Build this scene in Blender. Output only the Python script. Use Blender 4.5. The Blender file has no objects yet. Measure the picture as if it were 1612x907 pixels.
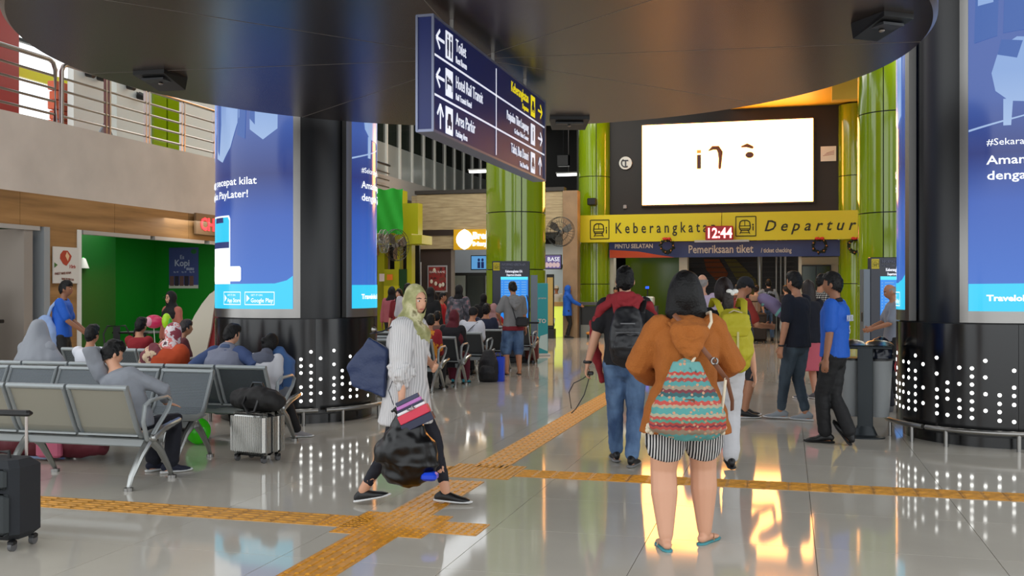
import bpy, bmesh, math, random
from math import sin, cos, pi, radians as R, atan2, sqrt
from mathutils import Vector as V, Matrix, noise
random.seed(7)
S = bpy.context.scene
COL = S.collection
# ---------- camera, world, lights, exposure ----------
F, HC, HOR = 1600.0, 1.5, 457.0
TH = math.atan2(434, F)
CT, ST = cos(TH), sin(TH)
cam = bpy.data.cameras.new('camera'); camo = bpy.data.objects.new('camera', cam); COL.objects.link(camo)
cam.sensor_width = 36; cam.lens = F/1612*36; cam.shift_y = 3.5/1612
camo.location = (0, 0, HC); camo.rotation_euler = (R(90), 0, 0); cam.clip_end = 300
S.camera = camo
S.view_settings.view_transform = 'Standard'; S.view_settings.look = 'None'
S.view_settings.exposure = 0.0; S.view_settings.gamma = 1.0; S.view_settings.use_curve_mapping = False
S.cycles.max_bounces = 6; S.cycles.glossy_bounces = 4; S.cycles.diffuse_bounces = 3
S.cycles.caustics_reflective = False; S.cycles.caustics_refractive = False
S.cycles.sample_clamp_indirect = 6
wd = bpy.data.worlds.new('world'); S.world = wd; wd.use_nodes = True
wd.node_tree.nodes['Background'].inputs[0].default_value = (0.93, 0.97, 1.0, 1)
wd.node_tree.nodes['Background'].inputs[1].default_value = 1.9

def area(name, loc, rot, sx, sy, power, col=(1, 1, 1)):
    l = bpy.data.lights.new(name, 'AREA'); l.shape = 'RECTANGLE'; l.size = sx; l.size_y = sy
    l.energy = power; l.color = col
    o = bpy.data.objects.new(name, l); COL.objects.link(o); o.location = loc; o.rotation_euler = rot
    return o
def W(u, v, z=0): return V((v*CT+u*ST, u*CT-v*ST, z))
area('ceiling_panel_light', W(10, -6, 8.6), (0, 0, -TH), 6, 10, 350, (1, .97, .92))  # broad fill areas added below the ceiling to brighten the hall
area('ceiling_panel_light', W(12, 5, 8.6), (0, 0, -TH), 5, 10, 220, (1, .96, .9))
area('ceiling_panel_light', W(26, -7, 8.6), (0, 0, -TH), 6, 9, 750, (1, .96, .9))  # added fill, lifts the far left glazing and shop region
area('ceiling_panel_light', W(24, 4, 6.9), (0, 0, -TH), 4, 4, 260, (1, .93, .82))
area('shop_ceiling_light', W(18.5, -13.4, 2.95), (0, 0, -TH), 4, 1.5, 60, (1, 1, .95))
area('shop_ceiling_light', W(12.6, -13.6, 2.95), (0, 0, -TH), 2.5, 1.5, 22, (1, .95, .9))
area('shop_ceiling_light', W(34, -6.5, 3.2), (0, 0, -TH), 6, 1.5, 80, (1, .95, .85))
area('gate_ceiling_light', W(36, 3, 3.2), (0, 0, -TH), 7, 2, 50, (1, .95, .85))

# ---------- helpers ----------
def G(px, py):
    Y = F*HC/(py-HOR); return V(((px-806)/F*Y, Y, 0))
def P(px, py, Y): return V(((px-806)/F*Y, Y, HC-(py-HOR)/F*Y))
def UVof(p): return (p.x*ST+p.y*CT, p.x*CT-p.y*ST)
def FU(px, py, u):
    k = (px-806)/F; Y = u/(CT+k*ST); return (Y*(k*CT-ST), HC-(py-HOR)/F*Y)
def FV(px, py, v):
    k = (px-806)/F; Y = v/(k*CT-ST); return (Y*(CT+k*ST), HC-(py-HOR)/F*Y)
def lin(c):
    return tuple((x/255/12.92 if x/255 <= .04045 else ((x/255+.055)/1.055)**2.4) for x in c)
MATS = {}
def M(name, col=(128, 128, 128), rough=.5, metal=0, emit=None, es=1, bump=0, bs=40, spec=.5, coat=0, var=0):
    if name in MATS: return MATS[name]
    m = bpy.data.materials.new(name); m.use_nodes = True; MATS[name] = m
    nt = m.node_tree; b = nt.nodes['Principled BSDF']; c = lin(col)
    b.inputs['Base Color'].default_value = (*c, 1)
    b.inputs['Roughness'].default_value = rough; b.inputs['Metallic'].default_value = metal
    b.inputs['Specular IOR Level'].default_value = spec; b.inputs['Coat Weight'].default_value = coat
    if emit:
        b.inputs['Emission Color'].default_value = (*lin(emit), 1); b.inputs['Emission Strength'].default_value = es
    if bump or var:
        tc = nt.nodes.new('ShaderNodeTexCoord'); n = nt.nodes.new('ShaderNodeTexNoise')
        n.inputs['Scale'].default_value = bs; n.inputs['Detail'].default_value = 4
        nt.links.new(tc.outputs['Object'], n.inputs['Vector'])
        if bump:
            bp = nt.nodes.new('ShaderNodeBump'); bp.inputs['Strength'].default_value = bump; bp.inputs['Distance'].default_value = .01
            nt.links.new(n.outputs['Fac'], bp.inputs['Height']); nt.links.new(bp.outputs['Normal'], b.inputs['Normal'])
        if var:
            r = nt.nodes.new('ShaderNodeValToRGB'); r.color_ramp.elements[0].position = .3; r.color_ramp.elements[1].position = .7
            r.color_ramp.elements[0].color = (*[x*(1-var) for x in c], 1); r.color_ramp.elements[1].color = (*[min(1, x*(1+var)) for x in c], 1)
            nt.links.new(n.outputs['Fac'], r.inputs['Fac']); nt.links.new(r.outputs['Color'], b.inputs['Base Color'])
    return m
def ramp_mat(name, kind, stops, scale=(1, 1, 1), rough=.7, const=True, tscale=5, emit=False, dist=0, bump=0, metal=0, band='X'):
    """wave / voronoi / noise / gradient pattern over object coordinates"""
    if name in MATS: return MATS[name]
    m = bpy.data.materials.new(name); m.use_nodes = True; MATS[name] = m
    nt = m.node_tree; b = nt.nodes['Principled BSDF']; b.inputs['Roughness'].default_value = rough; b.inputs['Metallic'].default_value = metal
    tc = nt.nodes.new('ShaderNodeTexCoord'); mp = nt.nodes.new('ShaderNodeMapping'); mp.inputs['Scale'].default_value = scale
    nt.links.new(tc.outputs['Object'], mp.inputs['Vector'])
    if kind == 'wave':
        t = nt.nodes.new('ShaderNodeTexWave'); t.bands_direction = band; t.inputs['Scale'].default_value = tscale; t.inputs['Distortion'].default_value = dist; t.inputs['Detail Scale'].default_value = 1.5; out = t.outputs['Fac']
    elif kind == 'voronoi':
        t = nt.nodes.new('ShaderNodeTexVoronoi'); t.inputs['Scale'].default_value = tscale
        sp = nt.nodes.new('ShaderNodeSeparateColor'); nt.links.new(t.outputs['Color'], sp.inputs[0]); out = sp.outputs[0]
    elif kind == 'dots':
        t = nt.nodes.new('ShaderNodeTexVoronoi'); t.inputs['Scale'].default_value = tscale; t.inputs['Randomness'].default_value = 0; out = t.outputs['Distance']
    elif kind == 'noise':
        t = nt.nodes.new('ShaderNodeTexNoise'); t.inputs['Scale'].default_value = tscale; t.inputs['Detail'].default_value = 6; out = t.outputs['Fac']
    elif kind == 'z':
        t = None; sp = nt.nodes.new('ShaderNodeSeparateXYZ'); nt.links.new(mp.outputs[0], sp.inputs[0]); out = sp.outputs[2]
    if t is not None: nt.links.new(mp.outputs[0], t.inputs['Vector'])
    r = nt.nodes.new('ShaderNodeValToRGB'); r.color_ramp.interpolation = 'CONSTANT' if const else 'LINEAR'
    e = r.color_ramp.elements
    while len(e) < len(stops): e.new(.5)
    for i, (p, c) in enumerate(stops): e[i].position = p; e[i].color = (*lin(c), 1)
    nt.links.new(out, r.inputs['Fac'])
    if emit:
        b.inputs['Base Color'].default_value = (.01, .01, .01, 1)
        nt.links.new(r.outputs['Color'], b.inputs['Emission Color']); b.inputs['Emission Strength'].default_value = emit
    else: nt.links.new(r.outputs['Color'], b.inputs['Base Color'])
    if bump:
        bp = nt.nodes.new('ShaderNodeBump'); bp.inputs['Strength'].default_value = bump; bp.inputs['Distance'].default_value = .005
        nt.links.new(out, bp.inputs['Height']); nt.links.new(bp.outputs['Normal'], b.inputs['Normal'])
    return m
def plaid(name, a, bcol, ccol, sc=14):
    m = bpy.data.materials.new(name); m.use_nodes = True; nt = m.node_tree; b = nt.nodes['Principled BSDF']; b.inputs['Roughness'].default_value = .8
    tc = nt.nodes.new('ShaderNodeTexCoord'); outs = []
    for d in ('X', 'Z'):
        w = nt.nodes.new('ShaderNodeTexWave'); w.bands_direction = d; w.inputs['Scale'].default_value = sc; nt.links.new(tc.outputs['Object'], w.inputs['Vector'])
        g = nt.nodes.new('ShaderNodeMath'); g.operation = 'GREATER_THAN'; g.inputs[1].default_value = .6; nt.links.new(w.outputs['Fac'], g.inputs[0]); outs.append(g)
    ad = nt.nodes.new('ShaderNodeMath'); ad.operation = 'ADD'
    nt.links.new(outs[0].outputs[0], ad.inputs[0]); nt.links.new(outs[1].outputs[0], ad.inputs[1])
    hf = nt.nodes.new('ShaderNodeMath'); hf.operation = 'MULTIPLY'; hf.inputs[1].default_value = .45; nt.links.new(ad.outputs[0], hf.inputs[0])
    r = nt.nodes.new('ShaderNodeValToRGB'); r.color_ramp.interpolation = 'CONSTANT'; e = r.color_ramp.elements; e.new(.5)
    for i, (p, c) in enumerate(((0, a), (.3, bcol), (.7, ccol))): e[i].position = p; e[i].color = (*lin(c), 1)
    nt.links.new(hf.outputs[0], r.inputs[0]); nt.links.new(r.outputs[0], b.inputs['Base Color']); return m

class MB:
    """collects shapes into one mesh"""
    def __init__(s, off=(0, 0, 0)): s.v = []; s.f = []; s.off = V(off)
    def add(s, vs, fs):
        n = len(s.v); s.v += [V(p)-s.off for p in vs]; s.f += [tuple(i+n for i in f) for f in fs]; return s
    def box(s, x0, y0, z0, x1, y1, z1, b=0):
        if x0 > x1: x0, x1 = x1, x0
        if y0 > y1: y0, y1 = y1, y0
        if z0 > z1: z0, z1 = z1, z0
        if b:   # chamfered vertical+horizontal edges
            b = min(b, (x1-x0)*.45, (y1-y0)*.45, (z1-z0)*.45); vs = []
            for z, i in ((z0, b), (z0+b, 0), (z1-b, 0), (z1, b)):
                a0, a1, c0, c1 = x0+i, x1-i, y0+i, y1-i
                vs += [(a0+b, c0, z), (a1-b, c0, z), (a1, c0+b, z), (a1, c1-b, z), (a1-b, c1, z), (a0+b, c1, z), (a0, c1-b, z), (a0, c0+b, z)]
            fs = [tuple(range(7, -1, -1)), tuple(range(24, 32))]
            for k in range(3):
                for j in range(8): fs.append((k*8+j, k*8+(j+1) % 8, k*8+8+(j+1) % 8, k*8+8+j))
            return s.add(vs, fs)
        return s.add([(x0, y0, z0), (x1, y0, z0), (x1, y1, z0), (x0, y1, z0), (x0, y0, z1), (x1, y0, z1), (x1, y1, z1), (x0, y1, z1)],
                     [(3, 2, 1, 0), (4, 5, 6, 7), (0, 1, 5, 4), (1, 2, 6, 5), (2, 3, 7, 6), (3, 0, 4, 7)])
    def loft(s, pts, rad, side=(1, 0, 0), n=12, cap='round', closed=False):
        pts = [V(p) for p in pts]; m = len(pts); side = V(side)
        rad = [(r, r) if not isinstance(r, (tuple, list)) else r for r in (rad if isinstance(rad, list) else [rad]*m)]
        rings = []
        for i, p in enumerate(pts):
            if closed: t = pts[(i+1) % m]-pts[i-1]
            else: t = pts[min(i+1, m-1)]-pts[max(i-1, 0)]
            if t.length < 1e-9: t = V((0, 0, 1))
            t.normalize(); sd = side-t*side.dot(t)
            if sd.length < .05: sd = t.orthogonal()
            sd.normalize(); fw = t.cross(sd); rings.append((p, t, sd, fw, rad[i]))
        if not closed and cap == 'round':
            def ext(R0, sg):
                p, t, sd, fw, (a, b) = R0; r = min(a, b)
                return [(p+t*sg*r*.55, t, sd, fw, (a*.82, b*.82)), (p+t*sg*r*.9, t, sd, fw, (a*.42, b*.42))]
            rings = ext(rings[0], -1)[::-1]+rings+ext(rings[-1], 1)
        vs = []
        for p, t, sd, fw, (a, b) in rings:
            for k in range(n):
                an = 2*pi*k/n; vs.append(p+sd*a*cos(an)+fw*b*sin(an))
        fs = []; L = len(rings)
        for i in range(L if closed else L-1):
            j = (i+1) % L
            for k in range(n): fs.append((i*n+k, i*n+(k+1) % n, j*n+(k+1) % n, j*n+k))
        if not closed: fs += [tuple(range(n-1, -1, -1)), tuple(range((L-1)*n, L*n))]
        return s.add(vs, fs)
    def tube(s, pts, r, n=8, closed=False): return s.loft(pts, r, (0.01, .02, 1) if abs((V(pts[1])-V(pts[0])).normalized().z) < .9 else (1, 0, 0), n, 'flat', closed)
    def cyl(s, c, r, h, n=24, r2=None, axis=(0, 0, 1)):
        c = V(c); a = V(axis).normalized(); return s.loft([c, c+a*h], [r, r if r2 is None else r2], a.orthogonal(), n, 'flat')
    def ell(s, c, rx, ry, rz, n=14, m=10, rot=None):
        vs = [V((0, 0, -rz))]; fs = []
        for i in range(1, m):
            ph = -pi/2+pi*i/m
            for k in range(n): a = 2*pi*k/n; vs.append(V((rx*cos(ph)*cos(a), ry*cos(ph)*sin(a), rz*sin(ph))))
        vs.append(V((0, 0, rz)))
        for k in range(n):
            fs.append((0, 1+(k+1) % n, 1+k)); fs.append((len(vs)-1, 1+(m-2)*n+k, 1+(m-2)*n+(k+1) % n))
            for i in range(m-2): fs.append((1+i*n+k, 1+i*n+(k+1) % n, 1+(i+1)*n+(k+1) % n, 1+(i+1)*n+k))
        if rot is not None: vs = [rot @ p for p in vs]
        return s.add([p+V(c) for p in vs], fs)
    def poly(s, pts, nrm, th):
        """flat polygon of 3d points given thickness along -nrm"""
        n = len(pts); nn = V(nrm)*th; a = [V(p) for p in pts]
        return s.add(a+[p-nn for p in a], [tuple(range(n)), tuple(range(2*n-1, n-1, -1))]+[(i, n+i, n+(i+1) % n, (i+1) % n) for i in range(n)])
    def lathe(s, prof, n=32, c=(0, 0, 0), a0=0, a1=2*pi, closed_prof=False):
        full = abs(a1-a0-2*pi) < 1e-6; k = n if full else n+1; vs = []; m = len(prof)
        for i in range(k):
            a = a0+(a1-a0)*i/n
            for r, z in prof: vs.append((c[0]+r*sin(a), c[1]-r*cos(a), c[2]+z))
        fs = []
        for i in range(n):
            j = (i+1) % k
            for q in range(m if closed_prof else m-1):
                w = (q+1) % m; fs.append((i*m+q, j*m+q, j*m+w, i*m+w))
        if closed_prof and not full: fs += [tuple(range(m-1, -1, -1)), tuple((k-1)*m+q for q in range(m))]
        return s.add(vs, fs)
    def mesh(s, name, mat=None, smooth=False):
        me = bpy.data.meshes.new(name); me.from_pydata([tuple(p) for p in s.v], [], s.f)
        bm = bmesh.new(); bm.from_mesh(me); bmesh.ops.recalc_face_normals(bm, faces=bm.faces); bm.to_mesh(me); bm.free()
        if mat: me.materials.append(mat)
        if smooth:
            me.polygons.foreach_set('use_smooth', [True]*len(me.polygons))
            try: me.set_sharp_from_angle(angle=R(42))
            except Exception: pass
        return me
    def build(s, name, mat, parent=None, smooth=True):
        return link(name, s.mesh(name, mat, smooth), parent)
def link(name, data, parent=None):
    o = bpy.data.objects.new(name, data); COL.objects.link(o)
    if parent is not None: o.parent = parent
    return o
def tag(o, label=None, cat=None, group=None, kind=None):
    if label: o['label'] = label
    if cat: o['category'] = cat
    if group: o['group'] = group
    if kind: o['kind'] = kind
    return o
def thing(name, label, cat, loc=(0, 0, 0), az=0, group=None):
    """az degrees clockwise from the camera's forward; local +Y is the front"""
    o = bpy.data.objects.new(name, None); COL.objects.link(o); o.location = loc; o.rotation_euler = (0, 0, -R(az)); o.empty_display_size = .1
    return tag(o, label, cat, group)
THD = math.degrees(TH)
def hthing(name, label, cat, u, v, az=0, z=0, group=None): return thing(name, label, cat, W(u, v, z), THD+az, group)
def hstruct(name, mb, mat, smooth=False):
    o = mb.build(name, mat, None, smooth); o.rotation_euler = (0, 0, -TH); o['kind'] = 'structure'; return o
def copy_tree(o, parent=None):
    c = o.copy(); COL.objects.link(c); c.parent = parent
    for ch in list(o.children): copy_tree(ch, c)
    return c
_tc = {}
def tmesh(txt, size=1, align='LEFT', shear=0, ext=0, res=2, sx=1, bold=0):
    key = (txt, size, align, shear, ext, res, sx, bold)
    if key in _tc: return _tc[key]
    c = bpy.data.curves.new('t', 'FONT'); c.body = txt; c.size = size; c.align_x = align; c.shear = shear; c.extrude = ext; c.resolution_u = res; c.offset = bold
    o = bpy.data.objects.new('t', c); me = bpy.data.meshes.new_from_object(o)
    for v in me.vertices: v.co.x *= sx
    _tc[key] = me; bpy.data.objects.remove(o); return me
def text(parent, txt, size, org, X, Y, mat, name='lettering', align='LEFT', shear=0, ext=.002, sx=1, bold=0):
    me = tmesh(txt, size, align, shear, ext, 2, sx, bold).copy(); me.name = name; me.materials.clear(); me.materials.append(mat)
    X = V(X); Y = V(Y); Z = X.cross(Y); mt = Matrix((X, Y, Z)).transposed().to_4x4(); mt.translation = V(org)
    me.transform(mt); return link(name, me, parent)

# ---------- deferred voxel surfaces ----------
BL = []
def blob(name, mb, mat, parent, vox=.012, sm=3, nz=0, ns=7, keep=None, zs=1):
    o = mb.build(name, mat, parent, True)
    m = o.modifiers.new('r', 'REMESH'); m.mode = 'VOXEL'; m.voxel_size = vox; m.use_smooth_shade = True
    if sm:
        m2 = o.modifiers.new('s', 'SMOOTH'); m2.iterations = sm; m2.factor = .5
    BL.append((o, mat, nz, ns, keep, zs)); return o
def finish_blobs():
    dg = bpy.context.evaluated_depsgraph_get(); dg.update(); new = []
    for o, *_ in BL: new.append(bpy.data.meshes.new_from_object(o.evaluated_get(dg)))
    for (o, mat, nz, ns, keep, zs), me in zip(BL, new):
        nm = o.name; o.modifiers.clear(); o.data = me; me.name = nm
        if not me.materials: me.materials.append(mat)
        if nz:
            sd = V((hash(o.parent.get('label', '') if o.parent else '') % 97, 3, 5)) if False else V((len(nm)*3.1, me.vertices[0].co.x*9, 1.7))
            for v, nr in zip(me.vertices, [x.vector.copy() for x in me.vertex_normals]):
                q = v.co*ns; q.z *= zs
                v.co += nr*(nz*(noise.noise(q+sd)+.5*noise.noise(q*2.3+sd)))
        if keep:
            bm = bmesh.new(); bm.from_mesh(me)
            dl = [f for f in bm.faces if not keep(f.calc_center_median())]
            bmesh.ops.delete(bm, geom=dl, context='FACES'); bm.to_mesh(me); bm.free()
        if len(me.polygons): me.polygons.foreach_set('use_smooth', [True]*len(me.polygons))

# ---------- materials ----------
floor_m = M('polished_floor_tile', (196, 190, 178), rough=.06, spec=.32, var=.05, bs=1.5)
grout_m = M('floor_grout', (110, 106, 100), rough=.6)
tact_m = M('tactile_yellow', (214, 146, 40), rough=.4, var=.22, bs=22)
tactw_m = M('tactile_worn', (198, 140, 52), rough=.5, var=.35, bs=12)
steel = M('brushed_steel', (152, 150, 147), rough=.3, metal=1, bump=.05, bs=8)
steeld = M('satin_steel_rail', (168, 160, 155), rough=.3, metal=1)
black_gl = M('black_gloss_panel', (14, 14, 16), rough=.18, spec=.6)
disc_m = M('dark_bronze_metal', (88, 76, 70), rough=.27, metal=.8)
green_m = M('lime_gloss_panel', (128, 156, 10), rough=.1, spec=.7, coat=.4)
yel_m = M('banner_yellow', (214, 196, 18), rough=.45)
navy = M('sign_navy', (16, 34, 104), rough=.35)
white = M('white_paint', (225, 225, 220), rough=.5)
blackp = M('black_plastic', (18, 18, 20), rough=.4)
dkmesh = M('dark_grey_plastic', (50, 52, 56), rough=.45)
led_w = M('led_dot_glow', (255, 255, 255), emit=(255, 255, 250), es=3.0)
tw = M('sign_white_lit', (235, 235, 240), emit=(215, 220, 235), es=.75)
ty = M('sign_yellow_lit', (235, 215, 20), emit=(230, 210, 20), es=.7)
chair_fr = M('bench_grey_powder_coat', (150, 156, 158), rough=.38, metal=.35)
chair_back = M('bench_panel_grey', (142, 141, 130), rough=.5, metal=.15)
chair_perf = ramp_mat('bench_perforated_steel', 'dots', [(0, (30, 34, 38)), (.4, (104, 112, 118))], (1, 2.3, 0), .4, True, 80, metal=.3)
cast = M('cast_aluminium', (170, 172, 170), rough=.28, metal=.9)
rubber = M('black_rubber', (20, 20, 20), rough=.7)
wood_p = ramp_mat('oak_laminate', 'noise', [(.3, (122, 88, 50)), (.5, (152, 112, 66)), (.7, (170, 128, 80))], (1, .35, 5), .5, False, 1.6)
wood_g = ramp_mat('pale_wood_slats', 'noise', [(.3, (150, 132, 100)), (.7, (186, 168, 132))], (1, 1, 9), .55, False, 2)
conc = M('fairfaced_concrete', (205, 194, 184), rough=.75, var=.12, bs=.9)
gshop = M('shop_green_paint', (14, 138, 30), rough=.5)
skin1 = M('skin_light_brown', (214, 160, 130), rough=.5)
skin2 = M('skin_tan', (184, 128, 96), rough=.5)
skin3 = M('skin_warm_brown', (154, 104, 76), rough=.5)
hairb = M('black_hair', (10, 9, 10), rough=.5, bump=.5, bs=90, spec=.3)
hairbr = M('dark_brown_hair', (30, 18, 15), rough=.5, bump=.5, bs=70)
hairg = M('grey_hair', (150, 145, 140), rough=.6)
# ---------- people ----------
def ik(a, t, l1, l2, hint):
    a, t = V(a), V(t); d = t-a; L = min(d.length, (l1+l2)*.999); dn = d.normalized(); t = a+dn*L
    x = (l1*l1-l2*l2+L*L)/(2*L); h = sqrt(max(l1*l1-x*x, 0)); hh = V(hint)-dn*V(hint).dot(dn)
    if hh.length < 1e-4: hh = dn.orthogonal()
    return a+dn*x+hh.normalized()*h, t
def lerp(a, b, t): return V(a)*(1-t)+V(b)*t
def along(pts, L0, L1, n):
    seg = [(pts[i+1]-pts[i]).length for i in range(len(pts)-1)]; tot = sum(seg); out = []
    for k in range(n):
        d = tot*(L0+(L1-L0)*k/(n-1)); i = 0
        while i < len(seg)-1 and d > seg[i]: d -= seg[i]; i += 1
        out.append(pts[i].lerp(pts[i+1], min(1, d/seg[i])))
    return out
STAND = dict(pel=(0, 0, .93), lean=(0, 0), yaw=0, pitch=0, fL=(-.1, .0, .085), fR=(.1, .0, .085), tL=-8, tR=8, pL=0, pR=0,
             hL=(-.27, .03, .80), hR=(.27, .03, .80), eL=(-.3, -1, 0), eR=(.3, -1, 0), kL=(-.15, 1, 0), kR=(.15, 1, 0), curl=.5)
SIT = dict(STAND, pel=(0, 0, .52), lean=(0, .06), fL=(-.11, .46, .085), fR=(.11, .46, .085), hL=(-.12, .36, .62), hR=(.12, .36, .62))
class Pn: pass
def person(label, loc, H, az, pose=None, base=STAND, top=None, bottom=None, hair=('short', None), shoes=None, skin=skin2, vox=.014,
           face=False, w=1.0, group=None, neckd=0, hipw=1.0, legw=1.0, vol=1.0):
    q = dict(base); q.update(pose or {}); s = H/1.7
    root = thing('person', label, 'person', loc, az, group); p = Pn(); p.root = root; p.s = s
    S3 = lambda a: V(a)*s
    pel = S3(q['pel']); lx, ly = q['lean']; up = V((lx, ly, 1)).normalized(); upp = V((lx*.5, ly*.5, 1)).normalized()
    side = V((1, 0, 0))
    tw_ = q.get('twist', 0); side = Matrix.Rotation(-R(tw_), 3, 'Z') @ side
    chest = pel+upp*.22*s+up*.13*s; nb = chest+up*.16*s; nd = (up+V((0, .12+q['pitch']*-.006, 0))).normalized()
    head = nb+nd*(.175*s)+V((0, .012*s, 0)); p.head = head; p.nb = nb; p.pel = pel; p.chest = chest; p.up = up
    shL = nb-side*.165*s-up*.045*s; shR = nb+side*.165*s-up*.045*s
    hpL = pel+V((-.088*hipw*s, 0, -.03*s)); hpR = pel+V((.088*hipw*s, 0, -.03*s))
    knL, anL = ik(hpL, S3(q['fL']), .425*s, .41*s, q['kL']); knR, anR = ik(hpR, S3(q['fR']), .425*s, .41*s, q['kR'])
    elL, wrL = ik(shL, S3(q['hL']), .285*s, .25*s, q['eL']); elR, wrR = ik(shR, S3(q['hR']), .285*s, .25*s, q['eR'])
    p.shL, p.shR, p.elL, p.elR, p.wrL, p.wrR, p.knL, p.knR, p.anL, p.anR, p.hpL, p.hpR = shL, shR, elL, elR, wrL, wrR, knL, knR, anL, anR, hpL, hpR
    HM = Matrix.Rotation(-R(q['yaw']), 3, 'Z') @ Matrix.Rotation(R(q['pitch']), 3, 'X'); p.HM = HM; HI = HM.inverted()
    hs = s if s > .8 else s*(1+.5*(.8-s)); p.hs = hs
    hp = lambda x, y, z: head+HM @ (V((x, y, z))*hs)
    # body: one continuous surface
    b = MB(); bf = .9 if top else 1.0; lf = w
    def torso(mb, e=0, f=1.0, z0=0, n=18, belly=0):
        sec = [(pel-upp*.07*s, .12*hipw, .095), (pel-upp*.01*s, .158*hipw, .112), (pel+upp*.08*s, .142, .103+belly), (pel+upp*.17*s, .128, .098+belly), (chest, .148, .115),
               (chest+up*.07*s, .162, .112), (chest+up*.115*s, .155, .092), (nb-up*.008*s, .09, .066)]
        mb.loft([a for a, _, _ in sec], [((x*w+e)*f*s, (y*w+e)*f*s) for _, x, y in sec], side, n)
    torso(b, 0, bf)
    b.loft([nb-up*.03*s, nb+nd*.05*s, head-HM@V((0, .01, .04))*s], [(.062*s, .06*s), (.052*s, .054*s), (.05*s, .055*s)], side, 12)
    # head
    hv = MB(); N, Mm = 22, 16
    hv.ell((0, 0, 0), 1, 1, 1, N, Mm)
    for i, v in enumerate(hv.v):
        x, y, z = v; X, Y, Z = .074*x, .094*y, .115*z
        if z < 0:
            X *= 1-.38*(-z)**1.7
            if y < 0: Y *= 1-.5*(-z)**.9
            elif z < -.3: Y += .006
        if y > 0:
            for ex in (-.031, .031): Y -= .011*math.exp(-(((X-ex)/.014)**2+((Z-.008)/.011)**2))
            Y += .004*math.exp(-(((Z+.055)/.014)**2+(X/.02)**2))
        hv.v[i] = hp(X, Y, Z)
    b.add(hv.v, hv.f)
    b.loft([hp(0, .088, .012), hp(0, .1, -.018), hp(0, .098, -.03)], [.006*hs, .012*hs, .009*hs], (1, 0, 0), 8)
    for sx in (-1, 1): b.ell(hp(sx*.076, -.008, -.012), .012*hs, .02*hs, .031*hs, 8, 6, HM)
    def limb(mb, a, m, c, r0, r1, r2, r3, e=0, t1=1.0, n=12, t0=0):
        pts = [a, a.lerp(m, .5), m, m.lerp(c, .35), c]; rr = [r0, (r0+r1)/2, r1, r2, r3]
        tot = (m-a).length+(c-m).length; acc = [0, (m-a).length*.5/tot, (m-a).length/tot, ((m-a).length+(c-m).length*.35)/tot, 1]
        P2 = []; R2 = []
        for i in range(5):
            if acc[i] <= t1: P2.append(pts[i]); R2.append(rr[i])
            else:
                f = (t1-acc[i-1])/(acc[i]-acc[i-1]); P2.append(pts[i-1].lerp(pts[i], f)); R2.append(rr[i-1]*(1-f)+rr[i]*f); break
        mb.loft(P2, [(r*s+e, r*s+e) for r in R2], side, n)
    lw = lf if not bottom or bottom[0] != 'trousers' else .85
    for h_, k_, a_ in ((hpL, knL, anL), (hpR, knR, anR)): limb(b, h_, k_, a_, .085*lw*hipw, .056*lw*legw, .057*lw*legw, .036*lf*(1+(legw-1)*.4))
    for a_, m_, c_ in ((shL, elL, wrL), (shR, elR, wrR)): limb(b, a_, m_, c_, .052*w, .04*w, .039, .026)
    # hands
    for sd, el, wr, key in ((-1, elL, wrL, 'L'), (1, elR, wrR, 'R')):
        d = q.get('d'+key); d = V(d).normalized() if d else (wr-el).normalized()
        pn = V(q.get('n'+key, (-sd, 0, 0))); pn = (pn-d*pn.dot(d)); pn = pn.normalized() if pn.length > .1 else d.orthogonal().normalized()   # palm normal
        lat = d.cross(pn)*(1 if sd > 0 else -1)   # towards thumb
        cu = q.get('c'+key, q['curl'])
        b.loft([wr-d*.01*s, wr+d*.03*s, wr+d*.085*s], [(.026*s, .02*s), (.038*s, .015*s), (.04*s, .013*s)], lat, 10)
        for j, (o, L) in enumerate(((.031, .068), (.0105, .077), (-.0105, .072), (-.031, .056))):
            p0 = wr+(d*.082+lat*o)*s; c = p0; dd = (d+lat*o*2.2).normalized(); pts = [c]
            for m in range(3):
                a = cu*(.35+.45*m); dr = dd*cos(a)+pn*sin(a); c = c+dr*L*s*(.42, .33, .25)[m]; pts.append(c)
            b.loft(pts, [.0092*s, .0088*s, .008*s, .0068*s], lat, 7)
        t0 = wr+(d*.02+lat*.022)*s; t1 = t0+(d*.55+lat*.7+pn*.25).normalized()*.045*s; t2 = t1+(d*.8+lat*.25+pn*.4*cu).normalized()*.04*s
        b.loft([t0, t1, t2], [.0125*s, .0105*s, .008*s], pn, 7)
    # feet
    fts = []
    for an, ta, pt in ((anL, q['tL'], q['pL']), (anR, q['tR'], q['pR'])):
        Rm = Matrix.Rotation(-R(ta), 3, 'Z') @ Matrix.Rotation(R(pt), 3, 'X'); fts.append((an, Rm))
        fp = lambda x, y, z: an+Rm @ (V((x, y, z))*s)
        k = .86 if shoes and shoes[0] == 'shoe' else 1
        b.loft([fp(0, -.045, -.048), fp(0, 0, -.04), fp(0, .06, -.052), fp(0, .125, -.062), fp(0, .165, -.066)],
               [(.03*s*k, .03*s*k), (.034*s*k, .04*s*k), (.038*s*k, .028*s*k), (.043*s*k, .019*s*k), (.032*s*k, .013*s*k)], Rm @ V((1, 0, 0)), 10)
    p.feet = fts
    blob('body', b, skin, root, vox, 2)
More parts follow.
